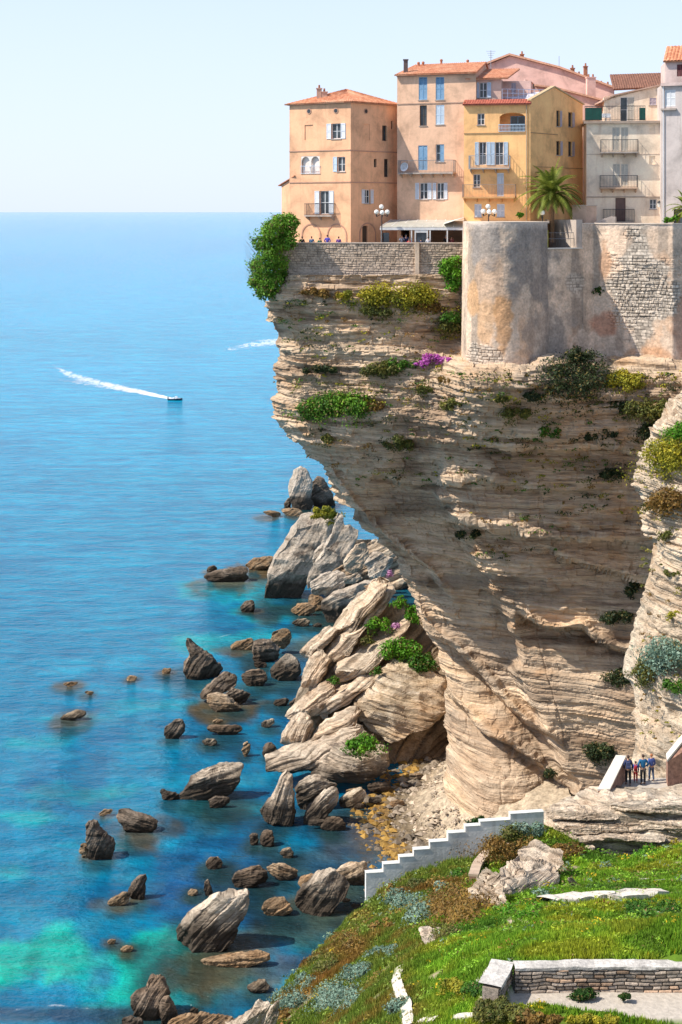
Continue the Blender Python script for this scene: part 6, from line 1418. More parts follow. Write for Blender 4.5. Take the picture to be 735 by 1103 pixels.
rock('b7', [(250, 178), (270, 164), (300, 160), (320, 150), (330, 168), (322, 190), (285, 194), (256, 192)], 'low orange brown reef joined to the dark pair', RK_BROWN, seed=53, group=LOW)
rock('b7', [(378, 286), (392, 258), (420, 228), (447, 202), (470, 216), (488, 244), (490, 272), (470, 292), (410, 298)], 'peaked boulder with a cream top touching the rock pile', RK_PALE, seed=54, bed=30, group=SEA)
rock('b7', [(328, 240), (345, 232), (375, 238), (372, 252), (340, 254)], 'small dark stone under the dark pair', RK_DARK, seed=55, group=SEA)
rock('b7', [(22, 470), (30, 452), (55, 436), (85, 428), (93, 448), (88, 478), (62, 500), (28, 496)], 'small dark tilted rock, left of the flat topped ones', RK_DARK, seed=56, bed=55, group=SEA)
rock('b7', [(168, 458), (182, 450), (215, 452), (285, 450), (290, 468), (262, 486), (215, 484), (180, 470)], 'dark flat topped rock like an upturned boat', RK_DARK, seed=57, bed=5, group=SEA)
rock('b7', [(148, 506), (165, 497), (196, 498), (205, 512), (188, 522), (160, 518)], 'small cream awash stone left of the small pillar', RK_GOLD, seed=58, group=LOW)
rock('b7', [(350, 448), (368, 434), (398, 430), (403, 440), (385, 456), (358, 460)], 'small flat tan stone between the shore and the flat topped rock', RK_GOLD, seed=59, group=LOW)
rock('b7', [(396, 376), (410, 362), (445, 357), (453, 368), (440, 382), (408, 386)], 'low dark oval stone under the rounded boulder', RK_DARK, seed=60, group=SEA)
rock('b7', [(452, 378), (470, 360), (505, 345), (515, 362), (492, 378), (462, 388)], 'dark shelf at the seaward foot of the rock pile', RK_DARK, seed=32, group=SEA)
rock('b7', [(290, 540), (296, 515), (308, 507), (320, 525), (316, 546), (300, 560)], 'little brown pillar stone', RK_BROWN, seed=61, group=SEA)
rock('b7', [(360, 545), (368, 520), (388, 511), (406, 525), (410, 548), (388, 562), (366, 560)], 'small dark boulder close to the rock pile', RK_DARK, seed=62, group=SEA)
rock('b7', [(78, 692), (92, 668), (125, 635), (170, 600), (230, 582), (288, 572), (290, 600), (278, 640), (262, 672), (235, 694), (170, 708), (105, 722), (88, 712)], 'large pale flat sided boulder tilted over the water', RK_PALE, seed=63, bed=20, group=SEA, base=716)
rock('b7', [(170, 712), (200, 695), (245, 700), (250, 718), (215, 738), (180, 732)], 'dark stone tucked under the large tilted boulder', RK_DARK, seed=64, group=SEA)
rock('b7', [(4, 672), (20, 670), (45, 682), (72, 690), (75, 704), (45, 710), (15, 702)], 'low dark pointed rock left of the large tilted boulder', RK_DARK, seed=65, group=SEA)
rock('b7', [(186, 440), (205, 430), (226, 430), (228, 438), (205, 446)], 'tiny dark reef above the flat topped rock', RK_BROWN, seed=66, group=LOW)
rock('b7', [(296, 45), (304, 25), (322, 18), (334, 28), (335, 52), (318, 60), (300, 56)], 'small dark stub of rock north of the horn rock', RK_DARK, seed=67, group=SEA)
rock('b7', [(458, 102), (480, 86), (508, 84), (530, 96), (528, 108), (490, 112)], 'flat gold stone in the green shallows', RK_GOLD, seed=68, group=LOW)
rock('b7', [(530, 106), (550, 99), (568, 104), (560, 114), (538, 114)], 'tiny pale stone in the green shallows', RK_PALE, seed=69, group=LOW)
rock('g7', [(312, 590), (340, 568), (372, 566), (402, 582), (400, 600), (360, 612), (322, 604)], 'flat brown stone before the broad grey boulder', RK_BROWN, seed=70, group=LOW)
rock('g7', [(0, 470), (40, 452), (90, 440), (148, 436), (158, 448), (150, 466), (165, 480), (120, 492), (55, 486), (12, 482)], 'long dark reef left of the huge grassy slab', RK_DARK, seed=71, bed=5, group=LOW, depth=1.2)
rock('g7', [(145, 432), (172, 412), (215, 400), (250, 398), (246, 430), (225, 446), (175, 444)], 'orange brown reef between the long reef and the slab', RK_BROWN, seed=72, group=LOW, depth=1.0)
rock('g7', [(4, 446), (18, 434), (38, 432), (48, 442), (40, 455), (12, 456)], 'small dark reef, outermost in the far bay', RK_DARK, seed=73, group=LOW)
rock('g7', [(130, 582), (145, 562), (165, 554), (181, 562), (182, 588), (160, 600), (138, 596)], 'dark stub with an orange skirt below the long reef', RK_DARK, seed=74, group=SEA)
# near rocks
rock('c8', [(143, 400), (150, 375), (172, 342), (212, 300), (262, 264), (300, 258), (345, 252), (343, 292), (328, 335), (306, 388), (270, 412), (238, 432), (190, 434), (150, 416)], 'biggest rock of the near bay, pale and finely ridged', RK_PALE, seed=81, bed=48, group=SEA, base=428, depth=.7)
rock('c8', [(218, 446), (265, 434), (330, 424), (372, 417), (402, 424), (406, 440), (372, 450), (300, 458), (240, 462)], 'long flat wet reef below the biggest ridged rock', RK_BROWN, seed=82, bed=5, group=LOW, depth=1.1)
rock('c8', [(478, 312), (480, 278), (496, 240), (540, 208), (578, 196), (605, 212), (624, 236), (612, 262), (588, 290), (568, 318), (530, 328), (492, 326)], 'pale ridged boulder by the end of the white parapet', RK_PALE, seed=83, bed=55, group=SEA, base=325)
rock('c8', [(582, 202), (600, 188), (632, 176), (668, 174), (678, 200), (672, 232), (640, 240), (612, 222)], 'tan boulder behind the pale ridged one', RK_GOLD, seed=84, bed=25, group=SEA)
rock('c8', [(304, 222), (318, 203), (350, 190), (378, 182), (400, 200), (404, 226), (372, 238), (316, 246)], 'dark flat topped block in the near bay', RK_DARK, seed=85, bed=5, group=SEA)
rock('c8', [(400, 190), (420, 177), (450, 178), (482, 196), (482, 212), (450, 226), (425, 214), (408, 204)], 'tan layered boulder right of the dark flat topped block', RK_GOLD, seed=86, bed=-15, group=SEA)
rock('c8', [(386, 298), (396, 280), (420, 272), (452, 272), (472, 292), (466, 314), (430, 323), (395, 316)], 'rounded yellow brown boulder before the pale ridged boulder', RK_BROWN, seed=87, group=SEA)
rock('c8', [(485, 235), (492, 216), (520, 208), (542, 210), (540, 232), (505, 246)], 'small brown boulder between the tan and the ridged ones', RK_BROWN, seed=88, group=SEA)
rock('c8', [(232, 180), (240, 162), (260, 159), (277, 172), (278, 186), (255, 194), (238, 190)], 'small dark dome between the tilted boulder and the biggest ridged rock', RK_DARK, seed=89, group=SEA)
rock('c8', [(352, 102), (360, 95), (374, 98), (377, 122), (362, 128), (353, 120)], 'smaller stone of the dark twins', RK_DARK, seed=90, group=SEA)
rock('c8', [(380, 98), (392, 88), (412, 88), (419, 105), (417, 128), (395, 132), (380, 122)], 'larger stone of the dark twins', RK_DARK, seed=91, group=SEA)
rock('c8', [(433, 150), (445, 138), (462, 136), (473, 148), (470, 160), (448, 164)], 'small tan stone above the layered boulder', RK_GOLD, seed=92, group=SEA)
rock('c8', [(228, 252), (230, 226), (242, 221), (246, 240), (253, 255), (248, 268), (232, 266)], 'thin dark finger rock above the biggest ridged rock', RK_DARK, seed=93, bed=80, group=SEA)
rock('c8', [(184, 260), (192, 249), (206, 250), (210, 260), (198, 266)], 'tiny orange stone left of the finger rock', RK_BROWN, seed=94, group=LOW)
rock('a7', [(313, 545), (320, 528), (336, 524), (362, 534), (405, 548), (422, 560), (415, 578), (370, 590), (335, 582)], 'dark oval rock with an orange end', RK_DARK, seed=95, bed=-15, group=SEA)
rock('a7', [(232, 566), (236, 556), (244, 568), (250, 554), (258, 570), (285, 596), (318, 632), (312, 654), (270, 664), (240, 654), (234, 610)], 'dark shark fin rock with a notched tip', RK_DARK, seed=96, bed=65, group=SEA)
rock('a7', [(342, 752), (352, 722), (375, 704), (394, 703), (392, 735), (388, 766), (362, 770)], 'dark stubby fin rock over orange shallows', RK_DARK, seed=97, bed=60, group=SEA)
rock('a7', [(212, 640), (218, 622), (238, 618), (242, 650), (228, 658)], 'orange ledge beside the shark fin rock', RK_BROWN, seed=98, group=LOW)
rock('a7', [(285, 778), (310, 760), (335, 748), (350, 758), (345, 778), (310, 788)], 'orange ledge beside the stubby fin rock', RK_BROWN, seed=99, group=LOW)
rock('a7', [(158, 284), (178, 270), (205, 262), (232, 266), (225, 276), (188, 290)], 'larger tan reef awash out in the open bay', RK_GOLD, seed=100, group=LOW, depth=1.3)
rock('a7', [(335, 176), (348, 168), (368, 172), (364, 180), (345, 183)], 'small pinkish reef awash north of the shark fin', RK_BROWN, seed=101, group=LOW)
rock('a7', [(165, 192), (182, 186), (210, 185), (208, 192), (185, 198)], 'thin reef awash, westernmost of the open bay', RK_BROWN, seed=102, group=LOW)
rock('a7', [(222, 214), (238, 209), (254, 213), (245, 221)], 'tiny reef awash under the thin one', RK_BROWN, seed=103, group=LOW)
rock('a7', [(432, 158), (440, 148), (458, 150), (456, 162), (440, 164)], 'orange knob just left of the horn rock', RK_BROWN, seed=104, group=LOW)
rock('a7', [(262, 540), (280, 526), (305, 528), (295, 538), (272, 546)], 'orange reef above the dark oval rock', RK_BROWN, seed=105, group=LOW)
rock('a7', [(552, 672), (560, 656), (585, 655), (597, 672), (590, 684), (562, 686)], 'brown dome right of the shark fin rock', RK_BROWN, seed=106, group=SEA)
rock('a7', [(285, 882), (298, 874), (313, 878), (308, 888), (290, 890)], 'small orange reef above the green shallows', RK_BROWN, seed=107, group=LOW)
rock('a7', [(325, 902), (340, 893), (358, 898), (350, 908), (332, 910)], 'second small orange reef above the green shallows', RK_BROWN, seed=108, group=LOW)
rock('a7', [(505, 748), (515, 742), (526, 748), (520, 756), (508, 756)], 'tiny brown stone right of the stubby fin', RK_BROWN, seed=109, group=LOW)
rock('c8', [(345, 516), (362, 503), (390, 500), (408, 510), (395, 526), (355, 534)], 'pale sunken stone close to the grassy slope', RK_GOLD, seed=110, group=LOW, depth=1.2)
rock('c8', [(26, 545), (40, 530), (66, 520), (72, 492), (88, 484), (110, 490), (130, 520), (134, 542), (112, 562), (106, 598), (60, 606), (32, 575)], 'black jagged rock at the bottom of the near bay', RK_DARK, seed=111, bed=60, group=SEA, base=612)
rock('c8', [(104, 580), (112, 548), (130, 540), (148, 566), (158, 594), (150, 620), (112, 622)], 'smaller black jagged rock beside the bigger one', RK_DARK, seed=112, bed=60, group=SEA, base=625)
rock('c8', [(0, 608), (30, 595), (60, 610), (60, 630), (0, 640)], 'low black rock at the very bottom of the near bay', RK_DARK, seed=113, group=SEA)
rock('c8', [(128, 620), (145, 600), (185, 588), (240, 590), (300, 600), (330, 622), (300, 650), (140, 650)], 'brown shelf of rock below the jagged black ones', RK_BROWN, seed=114, group=SEA)
rock('c8', [(190, 580), (198, 570), (210, 574), (212, 588), (195, 592)], 'tiny dark point behind the brown shelf', RK_DARK, seed=115, group=SEA)
# white fins of rock on the near slope, bedded outcrop under the landing, small outcrops in the grass
def rayground(px, py):
    """distance at which a photo ray meets the headland"""
    px = np.atleast_1d(np.asarray(px, float)); py = np.atleast_1d(np.asarray(py, float)); sh = px.shape; px = px.ravel(); py = py.ravel()
    T = np.arange(42, 96, 0.35); out = np.full(px.shape, np.nan)
    for i0 in range(0, len(px), 4000):
        a = px[i0:i0+4000, None]; b = py[i0:i0+4000, None]
        g = ground_z((a-CX)*T/F, T+0*a); h_ = (H-(b-HY)*T/F)-g; hit = h_ < 0; k = hit.argmax(1); ok = hit.any(1) & (k > 0)
        r = np.arange(len(k)); h0 = h_[r, np.maximum(k-1, 0)]; h1 = h_[r, k]; t = T[np.maximum(k-1, 0)]+0.35*h0/(h0-h1+1e-9)
        out[i0:i0+4000] = np.where(ok, t, np.nan)
    return out.reshape(sh)
_gx, _gy = np.meshgrid(np.arange(240, 860, 10.0), np.arange(860, 1120, 8.0)); _gY = rayground(_gx, _gy)
def gY(px, py):
    r = rayground(px, py); 
    return np.where(np.isnan(r), np.nanmean(r) if np.isfinite(r).any() else 80, r)
rock('px', [(588, 886), (600, 870), (625, 862), (655, 855), (700, 856), (760, 857), (800, 860), (800, 900), (735, 908), (700, 905), (668, 914), (640, 928), (612, 934), (600, 915), (594, 902)], 'broad outcrop of thin white beds under the stair landing', BED, Yf=lambda a, b: 87.6-(b-858)*.032, seed=120, depth=.95, bed=-3, name='rock_outcrop', cat='outcrop', sharp=8, bedT=.42, bedamp=1.8, rough=1.0, cuts=0)
def gslope(dy): 
    return lambda a, b: np.clip(np.interp(b, [900, 930, 965, 1000, 1035, 1103], [80, 77, 70, 62.5, 55, 47]), 44, 83)+dy
for i_, (a0, a1, b0, b1, yy, lab_) in enumerate([(590, 668, 872, 881, 85.6, 'long thin ledge high on the left of the white outcrop'), (660, 752, 866, 874, 85.6, 'long thin ledge directly under the landing floor'), (600, 700, 884, 893, 85.2, 'middle ledge jutting from the white outcrop'), (690, 760, 884, 892, 85.0, 'right hand ledge jutting from the white outcrop'), (598, 652, 897, 907, 84.6, 'lower left ledge of the white outcrop'), (645, 716, 898, 906, 84.4, 'lower middle ledge of the white outcrop'), (604, 640, 912, 922, 83.5, 'lowest broken ledge of the white outcrop'), (620, 650, 942, 948, 0, 'flat ledge half sunk in the turf under the white outcrop'), (548, 572, 990, 998, 0, 'small flat ledge in the turf below the ragged fin'), (596, 628, 953, 959, 0, 'narrow ledge in the turf right of the ragged fin')]):
    r_ = random.Random(i_+70); n_ = 12; up_ = [(a0+(a1-a0)*k/(n_-1), b0+r_.uniform(-1, 2.2)) for k in range(n_)]; dn_ = [(a1-(a1-a0)*k/(n_-1)+r_.uniform(-2, 2), b1+r_.uniform(-2.5, 1.5)) for k in range(n_)]
    rock('px', up_+dn_, lab_, BED, **({'Y': yy} if yy else {'Yf': gY}), seed=300+i_, depth=3.0 if yy else 2.0, bed=-2, name='rock_ledge', cat='rock ledge', bedT=.10, bedamp=2.0, rough=2.2, cuts=5, group='pale ledges below the landing', sharp=6)
rock('px', [(585, 918), (600, 928), (592, 945), (575, 952), (558, 966), (545, 985), (528, 1000), (512, 1008), (509, 992), (515, 975), (536, 960), (548, 942), (565, 926)], 'ragged fin of thin pale beds beside the curved path wall', BED, Yf=gslope(-1.2), seed=121, depth=.9, bed=-12, name='rock_outcrop', cat='outcrop', bedT=.24, bedamp=2.6, grow=1.12, rough=1.6, cuts=3)
rock('px', [(452, 1000), (470, 995), (486, 1002), (500, 1010), (520, 1010), (512, 1022), (480, 1020), (458, 1016)], 'small outcrop under the heather on the slope', BED, Yf=gslope(-.6), seed=122, depth=.5, name='rock_outcrop', cat='outcrop', bedT=.1)
rock('px', [(240, 1103), (262, 1096), (280, 1078), (290, 1082), (282, 1110), (262, 1130)], 'pale fin of rock at the bottom edge of the slope', BED, Y=62, seed=123, depth=.6, bed=55, name='rock_outcrop', cat='outcrop', bedT=.15)
rock('px', [(282, 1108), (292, 1085), (302, 1078), (300, 1095), (290, 1120)], 'sharper white fin right of the pale fin', BED, Y=60, seed=124, depth=.6, bed=60, name='rock_outcrop', cat='outcrop', bedT=.15)
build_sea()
# ------------------------------------------------------------------ boat and foam
def foam_mat():
    m, nt, b = new_mat('foam'); b.inputs['Base Color'].default_value = (.85, .88, .9, 1); b.inputs['Roughness'].default_value = .8
    a = nt.nodes.new('ShaderNodeAttribute'); a.attribute_name = 'Col'; sp = nt.nodes.new('ShaderNodeSeparateColor'); nt.links.new(a.outputs['Color'], sp.inputs[0])
    n = noise(nt, coords(nt, (0.35, .10, 1)), 1.0, 8, .75, .6); ad = nt.nodes.new('ShaderNodeMath'); ad.operation = 'ADD'; nt.links.new(n, ad.inputs[0]); nt.links.new(sp.outputs[0], ad.inputs[1])
    mr = nt.nodes.new('ShaderNodeMapRange'); mr.inputs[1].default_value = .98; mr.inputs[2].default_value = 1.35; mr.inputs[4].default_value = .92; nt.links.new(ad.outputs[0], mr.inputs[0])
    t = nt.nodes.new('ShaderNodeBsdfTransparent'); mx = nt.nodes.new('ShaderNodeMixShader'); nt.links.new(mr.outputs[0], mx.inputs[0]); nt.links.new(t.outputs[0], mx.inputs[1]); nt.links.new(b.outputs[0], mx.inputs[2])
    nt.links.new(mx.outputs[0], nt.nodes['Material Output'].inputs[0]); return m
FOAM = foam_mat()
def foam(path, label, name='foam', kind='stuff', z=.02):
    """path: (px, py, half width in px, cover)"""
    p = np.array(path, float); n = max(24, int(np.ptp(p[:, 0])*1.5+np.ptp(p[:, 1])*3)); t = np.linspace(0, len(p)-1, n)
    cols = [np.interp(t, np.arange(len(p)), p[:, k]) for k in range(4)]; w_ = np.linspace(-1, 1, 11)
    tx, ty = np.gradient(cols[0]), np.gradient(cols[1])*3.3; l = np.hypot(tx, ty); nx, ny = -ty/l, tx/l/3.3*1.0
    PX = cols[0][:, None]+nx[:, None]*cols[2][:, None]*w_*1.0; PY = cols[1][:, None]+ny[:, None]*cols[2][:, None]*w_*3.3
    Y = F*H/(PY-HY); X = (PX-CX)*Y/F; c = cols[3][:, None]*(1-w_**2); c[0] *= .1; c[-1] *= .1
    C = np.repeat(c.reshape(-1, 1), 3, 1); V = np.stack([X, Y, 0*X+z], -1).reshape(-1, 3)
    o = np_mesh(name, V, grid_faces(n, 11), FOAM, smooth=True, col=C); tag(o, label, kind=kind); return o
foam([(56, 393, 5, .50), (72, 402, 9.0, .60), (88, 408.5, 10.0, .66), (110, 414, 8, .70), (135, 419, 6, .76), (160, 424, 4.2, .84), (187, 430, 2.0, 1.0)], 'white wake curving behind the speedboat', 'wake')
foam([(60, 409, 3, .5), (90, 413, 4, .6), (118, 419, 3, .5)], 'outer strand of the white wake', 'wake')
foam([(236, 379, 4, .46), (262, 373, 7, .60), (280, 370, 8, .64), (300, 368, 8, .68), (320, 367, 8, .66)], 'faint white wake that runs behind the cliff tip', 'wake')
for k, (pth) in enumerate([[(225, 690, .8, .35), (238, 686, 1.6, .6), (250, 683, .8, .4)], [(0, 1090, 2.5, .45), (60, 1083, 3.5, .5), (120, 1090, 2.5, .45)]]):
    foam(pth, 'thin white foam on the water', 'foam')
bx_, by_, _ = P(189, 431, Ysea(431)); bo = empty('motorboat', (bx_, by_, 0), 'small dark motorboat with a white windscreen speeding over the open sea', 'motorboat'); bo.rotation_euler = (0, 0, rad(-12)); bo.scale = (.8, .8, .8)
def bput(m, nm, mat, sm=False): o = m.build(nm, mat, None, smooth=sm); o.parent = bo; return o
m = MB(); L = 6.0; sec = []
for i in range(9):
    t = i/8; x = -L/2+L*t; wd = 1.15*(1-max(0, (t-.45)/.55)**2.2)+.02; kz = -.35+.5*max(0, t-.6)**1.5; sec.append([(x, -wd, .62+.35*t*t), (x, -wd*.86, .1+.3*max(0, t-.5)), (x, 0, kz), (x, wd*.86, .1+.3*max(0, t-.5)), (x, wd, .62+.35*t*t)])
n0 = 0
for s in sec: m.v += s
for i in range(8):
    for j in range(4): a = i*5+j; m.f.append((a, a+1, a+6, a+5))
m.f.append((0, 1, 2, 3, 4)); bput(m, 'hull', plain('hull_navy', (.02, .03, .06), .3))
m = MB()
for i in range(8): a, b = sec[i], sec[i+1]; m.poly([(a[0][0], a[0][1]*.93, a[0][2]-.05), (b[0][0], b[0][1]*.93, b[0][2]-.05), (b[4][0], b[4][1]*.93, b[4][2]-.05), (a[4][0], a[4][1]*.93, a[4][2]-.05)])
bput(m, 'deck', WHITE)
m = MB(); m.prism([(.2, -.8, .8), (1.2, -.7, .85), (.5, -.62, 1.55), (-.1, -.7, 1.6)], (0, 1.45, 0)); bput(m, 'windscreen', plain('screen_white', (.7, .74, .78), .2))
m = MB(); m.box(-1.1, -.5, -.7, .7, .6, 1.05); bput(m, 'seat', WHITE)
m = MB(); m.box(-3.35, -2.95, -.22, .22, .3, 1.25); m.box(-3.25, -3.05, -.06, .06, -.6, .3); bput(m, 'outboard_motor', BLK_M if 'BLK_M' in globals() else plain('motor_black', (.02, .02, .02), .4))
# ------------------------------------------------------------------ leaves
def leaves(blobs, n, size, pal, seed=0, up=.35, shell=.55, asp=1.7):
    """blobs: [(cx,cy,cz,rx,ry,rz)]; clumps of small leaf faces spread through their outer volume"""
    r = np.random.RandomState(seed+1); B = np.array(blobs, float); vol = (B[:, 3]*B[:, 4]*B[:, 5])**(2/3); k = r.choice(len(B), n, p=vol/vol.sum())
    d = r.normal(size=(n, 3)); d /= np.linalg.norm(d, axis=1, keepdims=True); rad_ = shell+(1-shell)*r.rand(n)**.7
    rad_ *= 1+.25*vnoise(d[:, 0]*2.5+k, d[:, 1]*2.5, d[:, 2]*2.5, seed)
    C = B[k, :3]+d*rad_[:, None]*B[k, 3:]
    nn = d*.8+r.normal(size=(n, 3))*.6+np.array([0, 0, up]); nn /= np.linalg.norm(nn, axis=1, keepdims=True)
    t = np.cross(nn, r.normal(size=(n, 3))); t /= np.linalg.norm(t, axis=1, keepdims=True)+1e-9; b = np.cross(nn, t); s = size*(.6+.8*r.rand(n))[:, None]
    V = np.stack([C-t*s*.5*asp, C-b*s*.42, C+t*s*.5*asp, C+b*s*.42], 1).reshape(-1, 3)
    Fc = np.arange(4*n).reshape(-1, 4)
    P_ = np.array(pal, float); u = np.clip((rnd(k, 0*k, seed)*.5+.5*r.rand(n)+.25*vnoise(C[:, 0]*1.3, C[:, 1]*1.3, C[:, 2]*1.3, seed+4)), 0, .999)*(len(P_)-1); i = u.astype(int); f_ = (u-i)[:, None]
    c = P_[i]*(1-f_)+P_[np.minimum(i+1, len(P_)-1)]*f_; c = c*(.7+.6*r.rand(n))[:, None]; dry = r.rand(n) < .10; c = np.where(dry[:, None] & (P_[:, 0].max() < .5), np.array([.20, .15, .05])*(.6+.8*r.rand(n))[:, None], c)
    return V, Fc, np.repeat(c, 4, 0)
def sub_blobs(c, r3, k, seed, f=.45):
    r = np.random.RandomState(seed); out = []
    for i in range(k):
        d = r.normal(size=3); d /= np.linalg.norm(d); q = r.rand()**.5*(1-f*.6); s = f*(.6+.8*r.rand()); out.append((c[0]+d[0]*q*r3[0], c[1]+d[1]*q*r3[1], c[2]+d[2]*q*r3[2], r3[0]*s, r3[1]*s, r3[2]*s))
    return out
G_DK = [(.012, .04, .008), (.03, .08, .012), (.05, .12, .015)]; G_MD = [(.03, .09, .01), (.06, .16, .015), (.11, .24, .02)]; G_BR = [(.05, .15, .01), (.10, .28, .015), (.20, .40, .03)]
G_OL = [(.06, .08, .02), (.13, .14, .03), (.24, .21, .04)]; G_YE = [(.14, .17, .02), (.30, .28, .025), (.50, .40, .03)]; G_RU = [(.12, .07, .02), (.24, .13, .03), (.32, .20, .04)]; G_SI = [(.10, .18, .13), (.20, .30, .22), (.32, .42, .33)]; G_PK = [(.10, .12, .03), (.42, .05, .36), (.58, .12, .50), (.70, .25, .62)]
G_SH = [(.018, .03, .012), (.035, .055, .018), (.06, .08, .025)]
def shrub(px, py, wpx, hpx, pal, label, Yf=cliff_Y, dy=-.5, n=None, leaf=.16, group='shrubs on the cliff face', seed=None, name='shrub', cat='shrub', k=9, flat=.8, stem=True):
    Y = float(Yf(np.array([px*1.0]), np.array([py*1.0]))[0])+dy; s = Y/F; seed = seed if seed is not None else int(px*7+py*3) % 9973
    c = P(px, py, Y); rx, rz = wpx/2*s, hpx/2*s; bl = []; r = np.random.RandomState(seed)
    for i in range(max(k, int(wpx*hpx/60))):
        a = (r.rand()*2-1); b = (r.rand()*2-1)*math.sqrt(max(0, 1-a*a))*.75; q = (.30+.25*r.rand())
        X = px+a*wpx/2*.78; Z = py+b*hpx/2*.8; Yi = float(Yf(np.array([X]), np.array([Z]))[0])+dy; w3 = P(X, Z, Yi); m_ = min(rx, rz)
        bl.append((*w3, max(m_*q*1.6, rx*.16), m_*q*1.6*flat, max(m_*q*1.3, rz*.14)))
    n = n or int(np.clip(wpx*hpx*1.6, 250, 6000)); V, Fc, C = leaves(bl, n, leaf, pal, seed, shell=.35)
    big = [(b[0]+r.normal()*b[3]*.8, b[1], b[2]-abs(r.normal())*b[5]*.9, b[3]*1.25, b[4]*.8, b[5]*.8) for b in bl]; V2, F2, C2 = leaves(big, n//3, leaf*.8, pal, seed+9, shell=.15); V = np.concatenate([V, V2]); Fc = np.concatenate([Fc, F2+len(Fc)*4]); C = np.concatenate([C, C2*.85])
    root = empty(name, c, label, cat, group)
    if stem:
        m = MB()
        for i in range(4): b = bl[i % len(bl)]; m.tube((c[0]+(b[0]-c[0])*.3, c[1]+.5, c[2]-rz*.5), (b[0], b[1], b[2]), .035, .015, 5)
        m.build('stem', plain('twig', (.16, .11, .07), .9), root)
    np_mesh('foliage', V, Fc, LEAF, root, col=C); return root
S = shrub
S(366, 436, 74, 32, G_MD+[(.16, .32, .02), (.22, .26, .04)], 'large bright green shrub filling the hollow of the upper cliff', n=5200, leaf=.17)
S(335, 440, 26, 26, G_MD, 'darker green shrub at the left end of that hollow')
S(402, 437, 26, 14, G_RU, 'rusty brown tuft right of the large hollow shrub')
S(408, 398, 46, 20, G_OL, 'olive shrub left of the pink flowers')
S(434, 392, 36, 14, G_MD, 'dark green trailing plant just left of the pink flowers')
S(472, 386, 34, 13, G_PK, 'patch of bright magenta flowers on the ledge', n=1100, leaf=.13, name='ice_plant', cat='flowers', dy=-.9)
S(455, 391, 22, 6, G_PK, 'small outlying streak of magenta flowers', n=260, leaf=.13, name='ice_plant', cat='flowers', dy=-.9)
S(428, 476, 40, 16, G_OL, 'olive shrub under the magenta flowers, mid cliff'); S(354, 473, 15, 13, G_OL, 'small olive tuft at the left of the mid cliff')
S(485, 436, 30, 14, G_OL, 'olive tuft below the bastion foot'); S(458, 420, 16, 12, G_OL, 'brown green tuft under the flower ledge')
S(430, 318, 84, 32, G_YE, 'broad yellow green shrub band under the terrace wall', n=4600, leaf=.15, dy=-.9); S(410, 334, 44, 14, G_OL, 'lower olive fringe of the band under the terrace wall', dy=-.8)
S(460, 330, 30, 12, G_RU, 'rusty fringe at the right of the band under the terrace wall', dy=-.8)
S(345, 315, 52, 11, G_RU, 'low russet scrub below the terrace wall, by the salmon house', dy=-.8); S(372, 318, 18, 12, G_YE, 'small yellow tuft below the terrace wall', dy=-.9)
S(486, 350, 26, 28, G_OL, 'olive shrub tucked against the foot of the bastion', dy=-1.2)
S(617, 405, 78, 52, G_SH, 'large dark shrub hanging under the rampart', n=5200, dy=-1.0); S(627, 382, 24, 22, G_SH, 'dark upper spray of the shrub under the rampart', dy=-1.2, Yf=lambda a, b: cliff_Y(a, b*0+398))
S(675, 410, 42, 28, G_YE, 'yellow green shrub right of the dark rampart shrub', n=2200, dy=-.9); S(556, 445, 34, 16, G_OL, 'olive tuft on the beds under the bastion'); S(590, 467, 52, 14, G_MD, 'green shrub strip across the middle beds')
S(640, 466, 62, 16, G_SH, 'dark strip of scrub along the middle beds', n=1800); S(574, 427, 20, 12, G_SH, 'small dark shrub left of the large rampart one')
S(700, 440, 60, 24, G_OL, 'wide olive shrub at the right above the buttress', n=2600, dy=-1); S(712, 465, 40, 26, G_SH, 'dark shrub behind the buttress crest', n=1800, dy=-.8); S(664, 437, 30, 14, G_SH, 'dark scrub between the rampart shrub and the buttress')
S(648, 313, 18, 9, G_DK, 'little plant growing from the bare masonry of the rampart', Yf=lambda a, b: a*0+143.4, dy=-.2, n=300, stem=False)
S(505, 575, 30, 11, G_SH, 'small dark shrub on the mid cliff ledge'); S(659, 512, 28, 14, G_SH, 'dark shrub high on the right wall'); S(664, 666, 42, 18, G_SH, 'dark scrub in the crack beside the buttress', n=900); S(667, 728, 38, 22, G_SH, 'dark drooping shrub low on the right wall', n=1100)
S(646, 809, 38, 22, G_SH, 'dark shrub just above the sloping landing parapet', n=1400); S(682, 634, 12, 30, G_SH, 'narrow dark shrub in the joint by the buttress'); S(592, 834, 12, 16, G_SH, 'small dark plant near the cliff foot')
S(522, 885, 34, 12, G_DK, 'dark green plant at the foot of the cliff above the parapet', Yf=lambda a, b: a*0+120, dy=0); S(343, 398, 44, 12, G_SH, 'shadowy brown shrub in the long upper hollow', n=700); S(480, 408, 20, 10, G_RU, 'russet tuft under the flower ledge'); S(540, 430, 16, 8, G_OL, 'tiny olive tuft under the bastion')
bY = lambda a, b: but_Y(a, b)
BS = 'shrubs on the buttress'
S(722, 490, 44, 50, G_YE, 'yellow flowering scrub spilling over the buttress top', Yf=bY, dy=-.9, n=3600, leaf=.13, group=BS); S(718, 540, 34, 30, G_RU, 'rusty gold scrub below the yellow buttress scrub', Yf=bY, dy=-.9, n=2200, leaf=.13, group=BS); S(733, 466, 26, 24, G_BR, 'bright green bush at the top right of the buttress', Yf=bY, dy=-1.0, n=1800, leaf=.13, group=BS)
